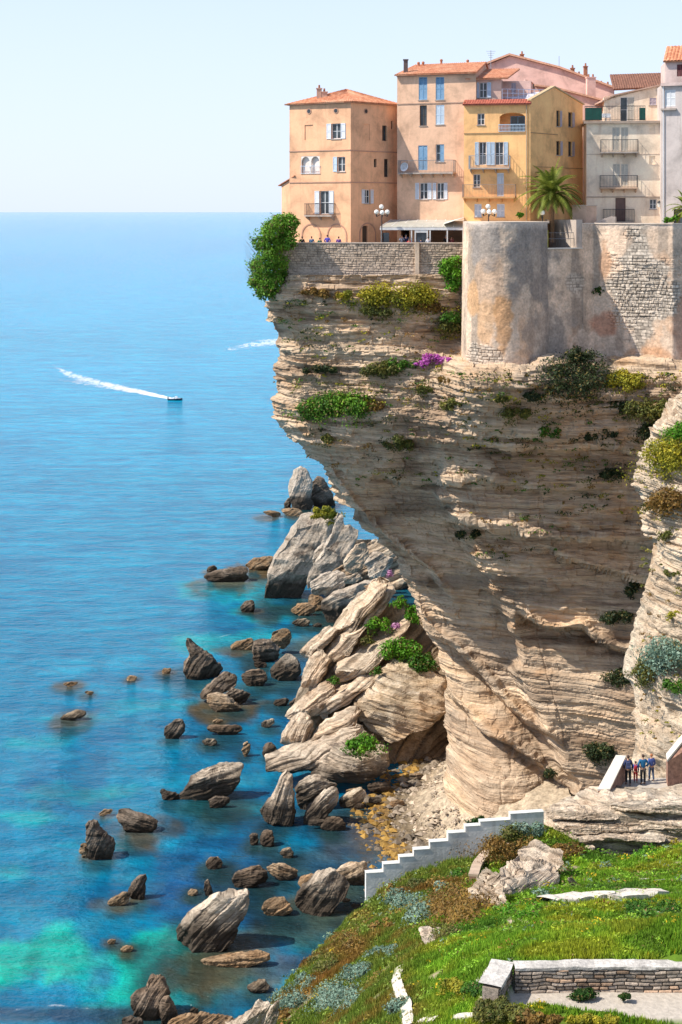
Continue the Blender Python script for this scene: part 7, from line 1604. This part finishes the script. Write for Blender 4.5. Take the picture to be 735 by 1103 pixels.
S(716, 575, 14, 12, G_OL, 'olive tuft upper middle of the buttress', Yf=bY, group=BS, leaf=.12); S(722, 617, 24, 7, G_OL, 'flat olive tuft on the thin beds', Yf=bY, group=BS, leaf=.12); S(728, 662, 16, 10, G_YE, 'yellow tuft on the thin beds near the frame edge', Yf=bY, group=BS, leaf=.12); S(700, 545, 10, 12, G_OL, 'small tuft on the seaward edge of the buttress', Yf=bY, group=BS, leaf=.12)
S(718, 706, 46, 40, G_SI, 'silvery green bush on the lower buttress', Yf=bY, dy=-1.2, n=3400, leaf=.13, group=BS); S(728, 738, 26, 20, G_MD, 'green scrub below the silvery bush', Yf=bY, dy=-1, n=900, leaf=.13, group=BS); S(696, 722, 22, 36, G_OL, 'olive gold scrub left of the silvery bush', Yf=bY, dy=-.9, n=1300, leaf=.13, group=BS)
# greenery on the fallen rock
tY = lambda a, b: talY(a, b)
TS = 'green tufts on the rock pile'
S(431, 700, 44, 26, G_BR, 'bright green bush above the biggest block', Yf=tY, dy=-2.5, n=2400, leaf=.2, group=TS); S(456, 714, 34, 20, G_MD, 'green bush trailing right of the biggest block', Yf=tY, dy=-2.5, n=1500, leaf=.2, group=TS); S(432, 648, 12, 18, G_BR, 'green tuft near the crest of the rock pile', Yf=tY, dy=-1, leaf=.2, group=TS)
S(410, 672, 26, 16, G_BR, 'green tuft between the two long slabs', Yf=tY, dy=-.5, leaf=.2, group=TS, n=700); S(389, 802, 24, 26, G_BR, 'green bush growing on the front cream boulder', Yf=tY, dy=-8.5, n=1500, leaf=.2, group=TS); S(396, 690, 18, 10, G_OL, 'olive tuft under the tuft between the long slabs', Yf=tY, dy=-.5, leaf=.2, group=TS)
S(358, 732, 10, 12, G_MD, 'tiny green tuft on the seaward slabs', Yf=tY, dy=-2, leaf=.2, group=TS, n=200); S(408, 722, 10, 9, G_MD, 'tiny green tuft left of the biggest block', Yf=tY, dy=-3, leaf=.2, group=TS, n=200); S(444, 660, 14, 30, G_BR, 'green creeper along the cliff side of the rock pile', Yf=tY, dy=-.5, leaf=.2, group=TS, n=900)
S(419, 617, 6, 9, [(.5, .2, .4), (.6, .35, .5)], 'small pink flower patch at the crest of the rock pile', Yf=tY, dy=1, leaf=.2, group=TS, n=120, name='flower_patch', cat='flowers'); S(427, 674, 9, 6, [(.5, .2, .4), (.6, .35, .5)], 'small pink flower patch on the long middle slab', Yf=tY, dy=-2, leaf=.2, group=TS, n=120, name='flower_patch', cat='flowers')
S(343, 551, 42, 14, G_YE, 'yellow green turf cap on the huge leaning slab', Yf=lambda a, b: a*0+243, dy=0, n=2600, leaf=.26, group=None)
# tree at the cliff edge
def tree_edge():
    Y = 146.0; root = empty('tree', P(300, 328, Y), 'leafy green tree clinging to the cliff edge left of the terrace wall', 'tree'); bl = []
    for (x, y, r_) in ((300, 238, 9), (312, 236, 8), (292, 247, 12), (308, 250, 12), (283, 262, 11), (297, 264, 13), (312, 262, 8), (288, 280, 14), (301, 284, 11), (281, 296, 12), (294, 301, 12), (284, 312, 11), (296, 316, 9), (276, 286, 8), (318, 240, 6), (273, 304, 7), (305, 296, 7)):
        c = P(x, y, Y+random.Random(int(x*y)).uniform(-1, 1)); s = Y/F; bl.append((*c, r_*s, r_*s*1.1, r_*s*.95))
    V, Fc, C = leaves(bl, 12000, .17, G_MD[1:]+[(.18, .36, .03), (.26, .42, .04)], 5, shell=.3)
    V2, F2, C2 = leaves([(b[0]+random.Random(i).uniform(-.5, .5), b[1], b[2]+random.Random(i+50).uniform(-.4, .5), b[3]*1.2, b[4], b[5]*1.15) for i, b in enumerate(bl)], 2600, .15, G_MD[1:]+[(.2, .4, .03)], 6, shell=.6); V = np.concatenate([V, V2]); Fc = np.concatenate([Fc, F2+4*len(Fc)]); C = np.concatenate([C, C2]); m = MB(); a = Vector(P(303, 330, Y+.6)); b = Vector(P(294, 285, Y)); m.tube(a, b, .22, .13, 8); m.tube(b, P(300, 245, Y), .12, .04, 6); m.tube(b, P(281, 265, Y), .09, .03, 6); m.tube(b, P(310, 262, Y), .09, .03, 6)
    for i in range(26):
        r = random.Random(i); y0 = 262+i*2.0; m.tube(P(280, y0+6, Y), P(262+r.random()*5, y0-6-r.random()*8, Y+r.uniform(-1, 1)), .02, .008, 4)
    m.build('trunk', plain('bark', (.15, .11, .08), .9), root); np_mesh('crown', V, Fc, LEAF, root, col=C)
tree_edge()
S(488, 292, 20, 60, G_BR, 'tall bright green climbing bush between the terrace wall and the bastion', Yf=lambda a, b: a*0+145.4, dy=0, n=4200, leaf=.17, name='bush', cat='bush', group=None)
S(485, 340, 18, 14, G_MD, 'green bush at the base of the climbing bush', Yf=lambda a, b: a*0+144.0, dy=0, n=800, group=None)
S(725, 236, 18, 7, G_BR, 'low bright plant behind the rampart at the frame edge', Yf=lambda a, b: a*0+144.5, dy=0, n=500, name='plant', cat='plant', group=None)
S(562, 231, 8, 6, G_BR, 'small plant behind the bastion top left of the palm', Yf=lambda a, b: a*0+145.5, dy=0, n=250, name='plant', cat='plant', group=None)
# palms
def palm(px, Y, ytr, yc, span, nf, label, seed, zb=59):
    X = (px-CX)*Y/F; zc = H-(yc-HY)*Y/F; root = empty('palm_tree', (X, Y, zb), label, 'palm tree'); r = random.Random(seed); m = MB(); z = zb; k = 0
    n = int((zc-zb)/.14)
    for i in range(n):
        z0 = zb+(zc-zb)*i/n; z1 = zb+(zc-zb)*(i+1)/n; m.tube((X, Y, z0), (X, Y, z1), .24+.05*math.exp(-(i/3.0)), .29, 9, cap=False)
    for i in range(26):
        a = r.random()*6.28; zz = zc-.9+r.random()*.8; m.tube((X+math.cos(a)*.2, Y+math.sin(a)*.2, zz-.2), (X+math.cos(a)*.5, Y+math.sin(a)*.5, zz+.15), .07, .03, 4)
    m.build('trunk', plain('palm_bark', (.34, .19, .10), .9, var=.3, scale=8), root)
    V = []; Fs = []; C = []; s = Y/F; L0 = span*s
    for i in range(nf):
        az = i*2.399+r.uniform(-.2, .2); el = rad(78-95*(i/nf)+r.uniform(-7, 7)); L = L0*(.8+.3*r.random()); n = 17; p = Vector((X, Y, zc)); d = Vector((math.cos(az)*math.cos(el), math.sin(az)*math.cos(el), math.sin(el))); sd = Vector((-math.sin(az), math.cos(az), 0)); pts = [p.copy()]
        for j in range(n): p = p+d*(L/n); d = (d+Vector((0, 0, -.085-.03*j/n))).normalized(); pts.append(p.copy())
        for j in range(1, n):
            for q in range(2):
                pp = pts[j].lerp(pts[j+1] if j < n else pts[j], q*.5); t = (pts[j]-pts[j-1]).normalized(); ll = L*.19*math.sin(math.pi*(j/n)**.7)*(.9+.2*r.random())+.05
                for sg in (-1, 1):
                    e = (sd*sg*.8+t*.65+Vector((0, 0, -.16))).normalized(); b = len(V); w_ = t*.06; V += [tuple(pp-w_), tuple(pp+w_), tuple(pp+e*ll+Vector((0, 0, -.12*ll)))]; Fs.append((b, b+1, b+2))
                    g = r.random(); c = (.10+.14*g, .13+.15*g, .02+.02*g); C += [c, c, c]
        for j in range(n):
            w_ = sd*.03; b = len(V); V += [tuple(pts[j]-w_), tuple(pts[j]+w_), tuple(pts[j+1])]; Fs.append((b, b+1, b+2)); C += [(.18, .20, .05)]*3
    np_mesh('crown', np.array(V), np.array(Fs), LEAF, root, col=np.array(C))
palm(594.5, 145.6, 240, 209, 42, 64, 'palm tree with a full arching crown in front of the yellow house', 3)
palm(741, 145.4, 240, 226, 26, 30, 'palm reaching in at the right edge before the grey house', 8, zb=59.5)
# ------------------------------------------------------------------ headland plants
def hY(a, b):
    r = rayground(a, b); return np.where(np.isnan(r), 80.0, r)
HS = 'shrubs on the grassy headland'
for (px, py, w_, h_, pal, lab) in [(446, 985, 34, 28, G_SI, 'biggest silvery bush on the slope below the parapet'), (428, 972, 20, 18, G_SI, 'smaller silvery bush behind the biggest one'), (417, 1028, 22, 16, G_SI, 'round silvery bush in the middle of the slope'), (385, 1052, 22, 22, G_SI, 'silvery bush on the lower slope nearer the sea'),
                               (366, 1080, 44, 28, G_SI, 'wide silvery bush near the bottom of the slope'), (330, 1060, 16, 16, G_SI, 'small silvery bush at the seaward edge'), (432, 1090, 18, 18, G_SI, 'silvery bush at the bottom beside the pale rock seam'), (313, 1080, 26, 22, G_SI, 'silvery bush above the white fin rocks'),
                               (474, 958, 12, 16, G_SI, 'slim silvery tuft near the curved path wall'), (570, 895, 34, 12, G_SI, 'silver green bush trailing behind the end of the parapet'), (652, 934, 12, 8, G_SI, 'silver tuft below the white outcrop'), (589, 966, 18, 14, G_SI, 'silver tuft right of the ragged fin'),
                               (497, 985, 50, 44, G_RU, 'big russet heather mound left of the ragged fin'), (476, 1008, 30, 20, G_OL, 'olive mound under the heather mound'), (548, 920, 40, 30, G_RU, 'russet heather by the end of the parapet'), (560, 904, 26, 22, G_OL, 'olive heather climbing behind the outcrop'), (582, 935, 18, 26, G_RU, 'dark heather between the fin and the outcrop'),
                               (410, 1000, 26, 16, G_RU, 'russet clump on the upper seaward slope'), (377, 1015, 30, 20, G_RU, 'red brown clump at mid slope'), (352, 1040, 26, 20, G_OL, 'olive clump at mid slope near the crest'), (300, 1095, 26, 16, G_RU, 'russet clump by the white fins'), (460, 955, 34, 12, G_OL, 'olive scrub along the foot of the parapet'), (505, 945, 30, 14, G_MD, 'green scrub along the middle of the parapet foot'), (425, 962, 24, 12, G_RU, 'russet scrub at the lower end of the parapet'),
                               (610, 920, 30, 16, G_RU, 'brown scrub at the left end of the white outcrop'), (680, 922, 46, 22, G_BR, 'lush green mound under the white outcrop'), (715, 915, 36, 18, G_YE, 'yellow flowered mound at the right under the outcrop'), (560, 985, 44, 18, G_BR, 'lush green mound right of the ragged fin'),
                               (705, 985, 50, 22, G_MD, 'dark green rough grass mound at the right'), (655, 958, 30, 8, G_OL, 'olive tuft above the pale stone strip'), (488, 1067, 26, 14, G_YE, 'gold flowered clump in the grass'), (512, 1068, 22, 12, G_MD, 'green clump beside the gold flowered one'), (636, 1071, 26, 9, G_DK, 'dark green tuft at the foot of the dry stone wall'), (676, 1073, 12, 5, G_DK, 'small green tuft at the foot of the dry stone wall'),
                               (532, 1084, 34, 14, G_OL, 'olive clump covering the end of the return wall'), (545, 1094, 60, 14, G_OL, 'olive grass clump at the bottom left of the gravel path'), (580, 1098, 50, 12, G_RU, 'brown scrub at the bottom edge of the gravel path'), (640, 1100, 50, 10, G_YE, 'yellow green verge along the bottom of the gravel path')]:
    S(px, py-h_*.12, w_*1.25, h_*1.35, pal, lab, Yf=hY, dy=-.4, n=int(w_*h_*5.5)+400, leaf=.062 if py > 1000 else .08, group=HS, stem=False, flat=.9)
def grass():
    r = np.random.RandomState(4); n = 420000; X = r.rand(n)*28-5; Y = 42+45*r.rand(n)**1.15
    px = CX+F*X/Y; k = (px > 255) & (px < 748) & (Y < 90); X, Y = X[k], Y[k]
    d, _, _ = crest_dist(X, Y); k = (d < .5); X, Y, d = X[k], Y[k], d[k]
    pit = in_pit(X, Y, .38); pit |= (X > 13.6) & (Y > 87.2); X, Y = X[~pit], Y[~pit]
    # bare seams of pale rock in the turf
    bare = sstep(.28, .36, fbm(X*.6, Y*.6, 0, 4, 77)); k = r.rand(len(X)) > bare; X, Y = X[k], Y[k]
    Z = ground_z(X, Y); py = HY+F*(H-Z)/Y; k = py < 1125; X, Y, Z = X[k], Y[k], Z[k]
    c, heath = ground_col(X, Y); n = len(X); cl = fbm(X*1.3, Y*1.3, 0, 3, 91); hgt = (.09+.10*r.rand(n))*(1+1.0*np.clip(cl, -.3, 1))*(1+.3*heath)*(Y/60)**.5
    V = []; C = []; N_ = 3
    fl = r.rand(n); yel = (fl < .008+.05*sstep(.1, .4, fbm(X*.5, Y*.5, 0, 3, 95)))
    for q in range(N_):
        a = r.rand(n)*2*np.pi; w_ = (.018+.022*r.rand(n))*(Y/55); ox = (r.rand(n)-.5)*.12; oy = (r.rand(n)-.5)*.12; le = (r.rand(n)-.5)*.10
        b = np.stack([X+ox-np.cos(a)*w_, Y+oy-np.sin(a)*w_, Z-.02], -1); b2 = np.stack([X+ox+np.cos(a)*w_, Y+oy+np.sin(a)*w_, Z-.02], -1); t = np.stack([X+ox+le*1.2, Y+oy+(r.rand(n)-.5)*.1, Z+hgt*(.7+.5*r.rand(n))], -1)
        V.append(np.stack([b, b2, t], 1)); cc = c*(.55+.9*r.rand(n))[:, None]
        if q == 0: cc = np.where(yel[:, None], np.array([.55, .42, .02])*(1+0*cc), cc)
        C.append(np.repeat(cc[:, None], 3, 1))
    V = np.concatenate(V).reshape(-1, 3); C = np.concatenate(C).reshape(-1, 3); o = np_mesh('grass', V, np.arange(len(V)).reshape(-1, 3), LEAF, col=C)
    tag(o, 'lush spring grass and heath covering the headland', kind='stuff')
grass()
def herbs():
    """broad leaved plants and flower heads between the grass blades"""
    r = np.random.RandomState(12); n = 2600; X = r.rand(n*3)*27-4.5; Y = 43+43*r.rand(n*3); d, _, _ = crest_dist(X, Y); px = CX+F*X/Y
    k = (d < .2) & (px > 260) & (px < 745) & ~in_pit(X, Y, .5) & ~((X > 13.5) & (Y > 87)); X, Y = X[k][:n], Y[k][:n]; Z = ground_z(X, Y); c, h = ground_col(X, Y); Vs, Fs, Cs = [], [], []; o_ = 0
    for i in range(len(X)):
        s = (.10+.34*r.rand()**2)*(Y[i]/60); m = int(16+60*s); cc = c[i]*(.55+.9*r.rand()); u = r.rand()
        if u < .045: cc = np.array([.60, .42, .02])
        elif u < .075: cc = np.array([.36, .16, .04])
        elif u < .13: cc = np.array([.24, .34, .22])*(.7+.5*r.rand())
        V, Fc, C = leaves([(X[i], Y[i], Z[i]+s*.25, s, s, s*.6)], m, .07*(Y[i]/60), [cc*.6, cc, cc*1.35], i, shell=.4, up=.8); Vs.append(V); Fs.append(Fc+o_); Cs.append(C); o_ += len(V)
    o = np_mesh('ground_plants', np.concatenate(Vs), np.concatenate(Fs), LEAF, col=np.concatenate(Cs)); tag(o, 'mixed low plants and wild flowers growing through the grass', kind='stuff')
herbs()
def ledge_scrub():
    r = np.random.RandomState(15); Vs, Fs, Cs = [], [], []; o_ = 0
    for i in range(520):
        px = r.uniform(305, 735); lo = 325 if px < 495 else 402; py = lo+(r.rand()**1.8)*(200 if px < 600 else 160)
        if px < sil(CL_EDGE, py)+8: continue
        Y = float(cliff_Y(np.array([px]), np.array([py]))[0])-.55; x, y, z = P(px, py, Y); s = .12+.45*r.rand()**2.2; pal = [G_OL, G_OL, G_RU, G_SH, G_MD, G_YE][r.randint(6)]
        bl = [(x+r.normal()*s*1.4, y, z+r.normal()*.1, s*(.8+r.rand()), s*.7, s*.45) for _ in range(3)]; V, Fc, C = leaves(bl, int(14+70*s), .12, pal, i, shell=.3); Vs.append(V); Fs.append(Fc+o_); Cs.append(C); o_ += len(V)
    for i in range(90):
        px = r.uniform(690, 735); py = r.uniform(500, 800)
        Y = float(but_Y(px, py))-.4; x, y, z = P(px, py, Y); s = .08+.2*r.rand(); V, Fc, C = leaves([(x, y, z, s*1.5, s, s*.6)], 22, .09, [G_OL, G_RU, G_YE][r.randint(3)], i, shell=.3); Vs.append(V); Fs.append(Fc+o_); Cs.append(C); o_ += len(V)
    o = np_mesh('ledge_scrub', np.concatenate(Vs), np.concatenate(Fs), LEAF, col=np.concatenate(Cs)); tag(o, 'thin dry scrub rooted along the ledges of the cliff', kind='stuff')
ledge_scrub()
# pale stone strips set in the turf and the curved path wall
def strip(path, w_, name, label, mat, hgt=.1, kind=None, cat=None):
    q = np.array(path, float); t = np.linspace(0, len(q)-1, len(q)*14); PX = np.interp(t, range(len(q)), q[:, 0]); PY = np.interp(t, range(len(q)), q[:, 1]); Y = hY(PX, PY); X = (PX-CX)*Y/F; tx, ty = np.gradient(X), np.gradient(Y); l = np.hypot(tx, ty)+1e-9
    nx, ny = ty/l, -tx/l; R = []
    for o_, z_ in ((-w_, -.25), (-w_*.95, hgt*.9), (-w_*.3, hgt), (w_*.3, hgt), (w_*.95, hgt*.9), (w_, -.25)):
        j = 1+.35*fbm(X*2.5, Y*2.5, o_*9, 3, 3); xx, yy = X+nx*o_*j, Y+ny*o_*j; R.append(np.stack([xx, yy, ground_z(xx, yy)+z_*(1+.5*fbm(X*3, Y*3, o_, 2, 8))], -1))
    V = np.stack(R, 0); c = np.array([.62, .55, .46])*(1+.35*fbm(V[..., 0]*4, V[..., 1]*4, V[..., 2]*4, 4, 5))[..., None]
    o = np_mesh(name, V.reshape(-1, 3), grid_faces(6, len(t)), mat, col=c.reshape(-1, 3)); tag(o, label, cat, kind=kind); return o
strip([(588, 975), (620, 972), (650, 968), (680, 968), (708, 966)], .85, 'stone_edging', 'pale flat stone edging across the green slope', CPM, hgt=.3, cat='edging')
strip([(430, 1047), (427, 1060), (431, 1075), (438, 1090), (440, 1110)], .16, 'rock_seam', 'thin white rock seam running down the turf', CPM, hgt=.22, cat='rock seam')
strip([(533, 1043), (522, 1055), (527, 1070), (524, 1084)], .32, 'rock_seam', 'broken white rock beside the return wall', CPM, cat='rock seam')
strip([(488, 1098), (510, 1096)], .12, 'flat_stone', 'flat white stone in the turf at the bottom', CPM, cat='stone'); strip([(452, 1101), (470, 1100)], .1, 'flat_stone', 'smaller flat white stone left at the bottom', CPM, cat='stone')
strip([(690, 949), (714, 950)], .2, 'flat_stone', 'flat white stone above the pale stone edging', CPM, cat='stone')
q = [(510, 952), (514, 938), (524, 926), (537, 919), (548, 916)]; PXq = np.array([a for a, _ in q]); Yq = hY(PXq, np.array([b for _, b in q])); pth = [((a-CX)*y/F, y) for (a, b), y in zip(q, Yq)]
root = empty('curved_path_wall', (*pth[2], 28), 'curved brown path wall with a rounded cap, near the parapet foot', 'wall'); m = MB(); cm = MB(); sp_ = smooth_path(pth, 2)
for a, b in zip(sp_[:-1], sp_[1:]):
    za, zb_ = float(ground_z(a[0], a[1])), float(ground_z(b[0], b[1])); t = (Vector(b)-Vector(a)).normalized(); n_ = Vector((t.y, -t.x))*.2; a, b = Vector(a), Vector(b)
    for mb, z0, z1, k in ((m, -.5, .35, 1.0), (cm, .353, .47, 1.25)): mb.box8([(*(a+n_*k), za+z0), (*(b+n_*k), zb_+z0), (*(b-n_*k), zb_+z0), (*(a-n_*k), za+z0), (*(a+n_*k), za+z1), (*(b+n_*k), zb_+z1), (*(b-n_*k), zb_+z1), (*(a-n_*k), za+z1)])
m.build('wall', BR, root); cm.build('cap', plain('tan_cap', (.52, .38, .27), .9, var=.15), root)
# beach rubble
def rubble():
    r = np.random.RandomState(9); V = []; Fs = []; C = []; base = np.array([(1, 0, 0), (-1, 0, 0), (0, 1, 0), (0, -1, 0), (0, 0, 1), (0, 0, -1)], float)
    tri = np.array([(0, 2, 4), (2, 1, 4), (1, 3, 4), (3, 0, 4), (2, 0, 5), (1, 2, 5), (3, 1, 5), (0, 3, 5)]); n = 0; k = 0
    while n < 2600:
        x = r.uniform(-2, 17); y = r.uniform(134, 172); sh = np.interp(y, [128, 139, 147, 152, 156, 160, 166, 176], [6.5, 4.4, 4.6, 3.2, 2.6, 3.0, 5.0, 9]); d = x-sh
        if d < -2.2 or d > 10: continue
        s = .10+.5*r.rand()**4*(1 if d < 5 else .5); z = d*.10 if d < 0 else d*.16+max(0, min(d-5, 8))*.45; b = base*np.array([s*(.8+.6*r.rand()), s*(.8+.6*r.rand()), s*.6])*(.8+.4*r.rand(6, 1)); a = r.rand()*6.28
        R_ = np.array([[math.cos(a), -math.sin(a), 0], [math.sin(a), math.cos(a), 0], [0, 0, 1]]); V.append(b@R_.T+np.array([x, y, z+s*.15])); Fs.append(tri+6*n); g = r.rand(); dk = 1 if d > 4 else (.6 if d > 1.5 else .4); c = (np.array([.48, .38, .28])*dk if d > 2.2 or r.rand() < .35 else np.array([.34, .20, .05]))*(.4+.8*g); C.append(np.repeat(c[None], 6, 0)); n += 1
    o = np_mesh('shingle', np.concatenate(V), np.concatenate(Fs), attr_mat('beach_stone', .9, mott=.4), col=np.concatenate(C)); tag(o, 'loose stones strewn over the beach at the cliff foot', kind='stuff')
rubble()
for i, (px, py, w_, h_, lab) in enumerate([(408, 848, 26, 11, 'long grey boulder on the shingle below the shaded block'), (404, 862, 16, 8, 'flat grey boulder in the shingle pool'), (428, 866, 17, 10, 'dark boulder in the amber pool'), (450, 838, 20, 11, 'tan boulder near the cliff on the shingle'), (388, 868, 12, 7, 'small dark boulder at the pool edge'), (446, 847, 12, 6, 'small grey slab near the cliff on the shingle'), (380, 853, 16, 8, 'brown boulder beside the tan block'), (373, 970, 12, 5, 'thin wet slab by the end of the parapet'), (384, 976, 14, 5, 'second thin wet slab by the end of the parapet'), (344, 886, 24, 8, 'dark ridge of stones off the shingle'), (412, 884, 10, 6, 'small pale stone in the clear shallows'), (436, 905, 9, 5, 'small round stone above the parapet')]):
    a = [(math.cos(t), math.sin(t)) for t in np.linspace(0, 2*math.pi, 9)[:-1]]; r = random.Random(i)
    rock('px', [(px+w_/2*x*r.uniform(.85, 1.1), py+h_/2*y*r.uniform(.8, 1.1)) for x, y in a], lab, [RK_DARK, RK_PALE, RK_BROWN, RK_GOLD][i % 4], Y=Ysea(py+h_/2, .25), seed=200+i, group='boulders on the shingle beach', bed=10)
